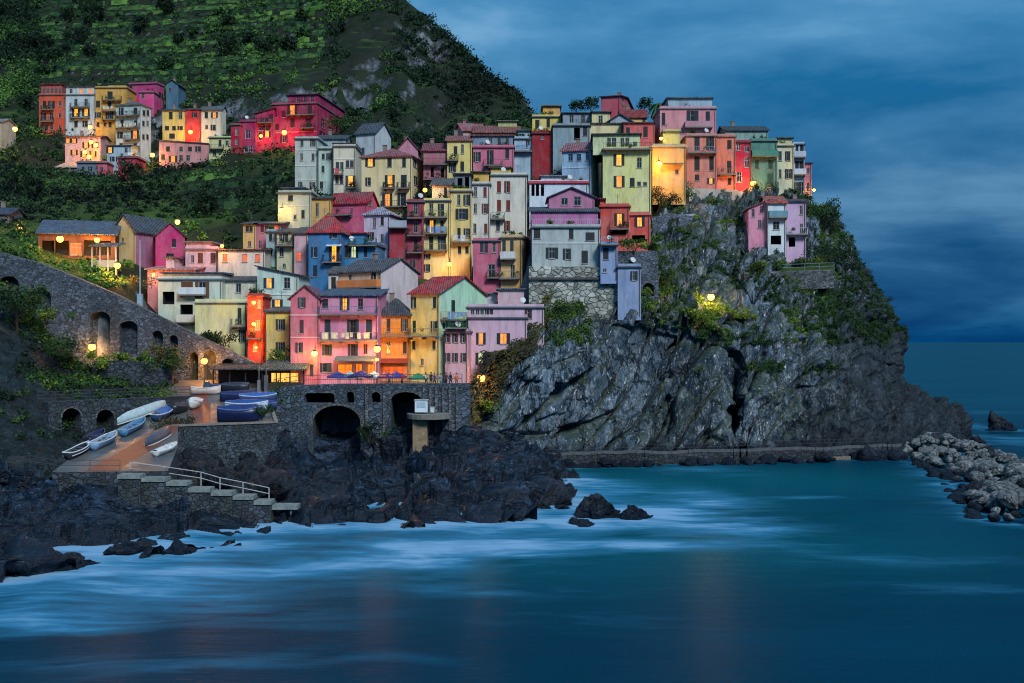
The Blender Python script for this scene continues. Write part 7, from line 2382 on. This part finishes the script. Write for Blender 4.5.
t = NT('sea_water')
at = t.n('ShaderNodeAttribute', attribute_name='foam')
at2 = t.n('ShaderNodeAttribute', attribute_name='shallow')
warp = t.n('ShaderNodeTexNoise')
warp.inputs['Scale'].default_value = .04
warp.inputs['Detail'].default_value = 3
t.l(t.g.outputs['Position'], warp.inputs['Vector'])
wv = t.n('ShaderNodeVectorMath', operation='MULTIPLY_ADD')
t.l(warp.outputs['Color'], wv.inputs[0])
wv.inputs[1].default_value = (9, 9, 0)
t.l(t.g.outputs['Position'], wv.inputs[2])
wisp = t.noise(.12, 8, t.mapping((.55, 1.3, 1), (0, 0, R(14)), wv.outputs[0]), .58, .6)
wisp2 = t.noise(.42, 7, t.mapping((.45, 1.5, 1), (0, 0, R(-10)), wv.outputs[0]), .6, .5)
w = t.math('ADD', t.math('MULTIPLY', wisp, .6), t.math('MULTIPLY', wisp2, .4))
fm = t.math('ADD', t.math('MULTIPLY', at.outputs['Fac'], 1.0), t.math('MULTIPLY', t.math('SUBTRACT', w, .5), 2.6))
mask = t.math('MULTIPLY', t.ramp(fm, [(.12, 0.0), (.55, .32), (1.0, 1.0)]), t.ramp(at.outputs['Fac'], [(.02, 0.), (.45, 1.)]))
deep = t.mix(t.ramp(t.noise(.035, 4, t.mapping((.5, 1.4, 1)), .5), [(.35, 0.), (.65, 1.)]), (.0005, .030, .058), (.001, .048, .090))
teal = t.mix(at2.outputs['Fac'], deep, (.001, .10, .135))
t.color(t.mix(t.ramp(mask, [(.5, 0.), (1., 1.)]), t.mix(t.ramp(mask, [(0., 0.), (.5, 1.)]), teal, (.04, .22, .37)), (.22, .42, .60)))
t.rough(t.math('ADD', .3, t.math('MULTIPLY', mask, .4)))
t.b.inputs['IOR'].default_value = 1.14
t.b.inputs['Specular IOR Level'].default_value = .04
bh = t.math('ADD', t.noise(.35, 5, t.mapping((.5, 1.6, 1)), .55), t.math('MULTIPLY', t.noise(1.7, 4, t.mapping((.7, 1.7, 1)), .5), .3))
t.bump(bh, .35, .35)
sh = np.zeros_like(WX)
for px, py, a, b, s in ((640, 490, 22, 26, 1.0), (760, 480, 20, 16, .9), (720, 545, 22, 14, .8), (560, 560, 24, 12, .6), (850, 520, 18, 12, .45)):
    D = 17600 / (py - CY)
    sh = np.maximum(sh, s * np.exp(-(((WX - (px - CX) / F * D) / a) ** 2 + ((WY - D) / b) ** 2)))
sh = np.maximum(sh, .3 * smooth(170, 300, WY))
me = grid_mesh('sea', co, t.m, smooth=True, flip=True, attr={'foam': foam.ravel(), 'shallow': sh.ravel()})
sea = link('sea', me)
tag(sea, 'smooth dark blue green sea with misty bands of foam', 'sea', kind='structure')

# ------------------------------------------------------------------ sky and light
SUN_EL, SUN_AZ = R(40), R(154)      # azimuth measured clockwise from +Y: the bright part of the evening sky is behind the camera, a little to the right
wld = bpy.data.worlds.new('World')
SC.world = wld
wld.use_nodes = True
nt = wld.node_tree
nt.nodes.clear()
out = nt.nodes.new('ShaderNodeOutputWorld')
bg = nt.nodes.new('ShaderNodeBackground')
bg.inputs['Strength'].default_value = 0.05
sky = nt.nodes.new('ShaderNodeTexSky')
sky.sky_type = 'NISHITA'
sky.sun_disc = False
sky.sun_elevation = SUN_EL
sky.sun_rotation = SUN_AZ
tc = nt.nodes.new('ShaderNodeTexCoord')
sp = nt.nodes.new('ShaderNodeSeparateXYZ')
nt.links.new(tc.outputs['Generated'], sp.inputs[0])


def wm(op, a, b=None):
    nd = nt.nodes.new('ShaderNodeMath'); nd.operation = op
    for v, i in ((a, 0), (b, 1)):
        if v is None: continue
        if isinstance(v, (int, float)): nd.inputs[i].default_value = v
        else: nt.links.new(v, nd.inputs[i])
    return nd.outputs[0]


zc = wm('MAXIMUM', wm('ADD', sp.outputs[2], .2), .02)
cb = nt.nodes.new('ShaderNodeCombineXYZ')
nt.links.new(wm('DIVIDE', sp.outputs[0], zc), cb.inputs[0])
nt.links.new(wm('DIVIDE', sp.outputs[1], zc), cb.inputs[1])
mp = nt.nodes.new('ShaderNodeMapping')
mp.inputs['Scale'].default_value = (.75, .8, 1)
mp.inputs['Rotation'].default_value = (0, 0, R(14))
mp.inputs['Location'].default_value = (3.1, 1.2, 0)
nt.links.new(cb.outputs[0], mp.inputs[0])
nz = nt.nodes.new('ShaderNodeTexNoise')
nz.inputs['Scale'].default_value = 1.5
nz.inputs['Detail'].default_value = 9
nz.inputs['Roughness'].default_value = .56
nz.inputs['Distortion'].default_value = .25
nt.links.new(mp.outputs[0], nz.inputs['Vector'])
rp = nt.nodes.new('ShaderNodeValToRGB')
e = rp.color_ramp.elements
e[0].position = .38; e[0].color = (.08, 1.1, 2.8, 1)
e[1].position = .64; e[1].color = (1.2, 3.1, 5.3, 1)
m_ = rp.color_ramp.elements.new(.52); m_.color = (.42, 1.85, 3.9, 1)
nt.links.new(nz.outputs['Fac'], rp.inputs[0])
# clear sky only shows through faintly; dense evening cloud lies over it
mx = nt.nodes.new('ShaderNodeMix'); mx.data_type = 'RGBA'
mx.inputs[0].default_value = .998
nt.links.new(sky.outputs[0], mx.inputs[6])
lowband = nt.nodes.new('ShaderNodeValToRGB')       # the heavy cloud bank is darkest low over the sea
lowband.color_ramp.elements[0].position = 0.0
lowband.color_ramp.elements[0].color = (.0, .30, .46, 1)
lowband.color_ramp.elements[1].position = .26
lowband.color_ramp.elements[1].color = (1.8, 1.5, 1.35, 1)
nt.links.new(sp.outputs[2], lowband.inputs[0])
mm = nt.nodes.new('ShaderNodeMix'); mm.data_type = 'RGBA'; mm.blend_type = 'MULTIPLY'
mm.inputs[0].default_value = 1.0
nt.links.new(rp.outputs[0], mm.inputs[6])
nt.links.new(lowband.outputs[0], mm.inputs[7])
nt.links.new(mm.outputs[2], mx.inputs[7])
nt.links.new(mx.outputs[2], bg.inputs[0])
nt.links.new(bg.outputs[0], out.inputs[0])

S_ = bpy.data.lights.new('sun', 'SUN')
S_.energy = 1.45
S_.angle = R(16)
S_.color = (.94, .97, 1.0)
so = bpy.data.objects.new('sun', S_)
COL.objects.link(so)
dv = Vector((math.sin(SUN_AZ) * math.cos(SUN_EL), math.cos(SUN_AZ) * math.cos(SUN_EL), math.sin(SUN_EL)))
so.rotation_euler = dv.to_track_quat('Z', 'Y').to_euler()
so.location = (0, -50, 100)

cam = bpy.data.cameras.new('camera')
cam.lens = 36.0 * F / 1024.0
cam.sensor_width = 36.0
cam.clip_end = 100000
cam.clip_start = 1.0
co_ = bpy.data.objects.new('camera', cam)
co_.location = (0, 0, H)
co_.rotation_euler = (R(90), 0, 0)
COL.objects.link(co_)
SC.camera = co_

vs = SC.view_settings
vs.view_transform = 'Standard'
vs.look = 'None'
vs.exposure = 0.95
vs.gamma = 1.0
vs.use_curve_mapping = False
SC.render.engine = 'CYCLES'
SC.cycles.use_denoising = True
try:
    SC.cycles.denoiser = 'OPENIMAGEDENOISE'
except Exception:
    pass
SC.cycles.pixel_filter_type = 'BLACKMAN_HARRIS'
SC.cycles.filter_width = 1.1
SC.cycles.max_bounces = 5
SC.cycles.diffuse_bounces = 3
SC.cycles.glossy_bounces = 3
SC.cycles.caustics_reflective = False
SC.cycles.caustics_refractive = False
SC.cycles.sample_clamp_indirect = 6
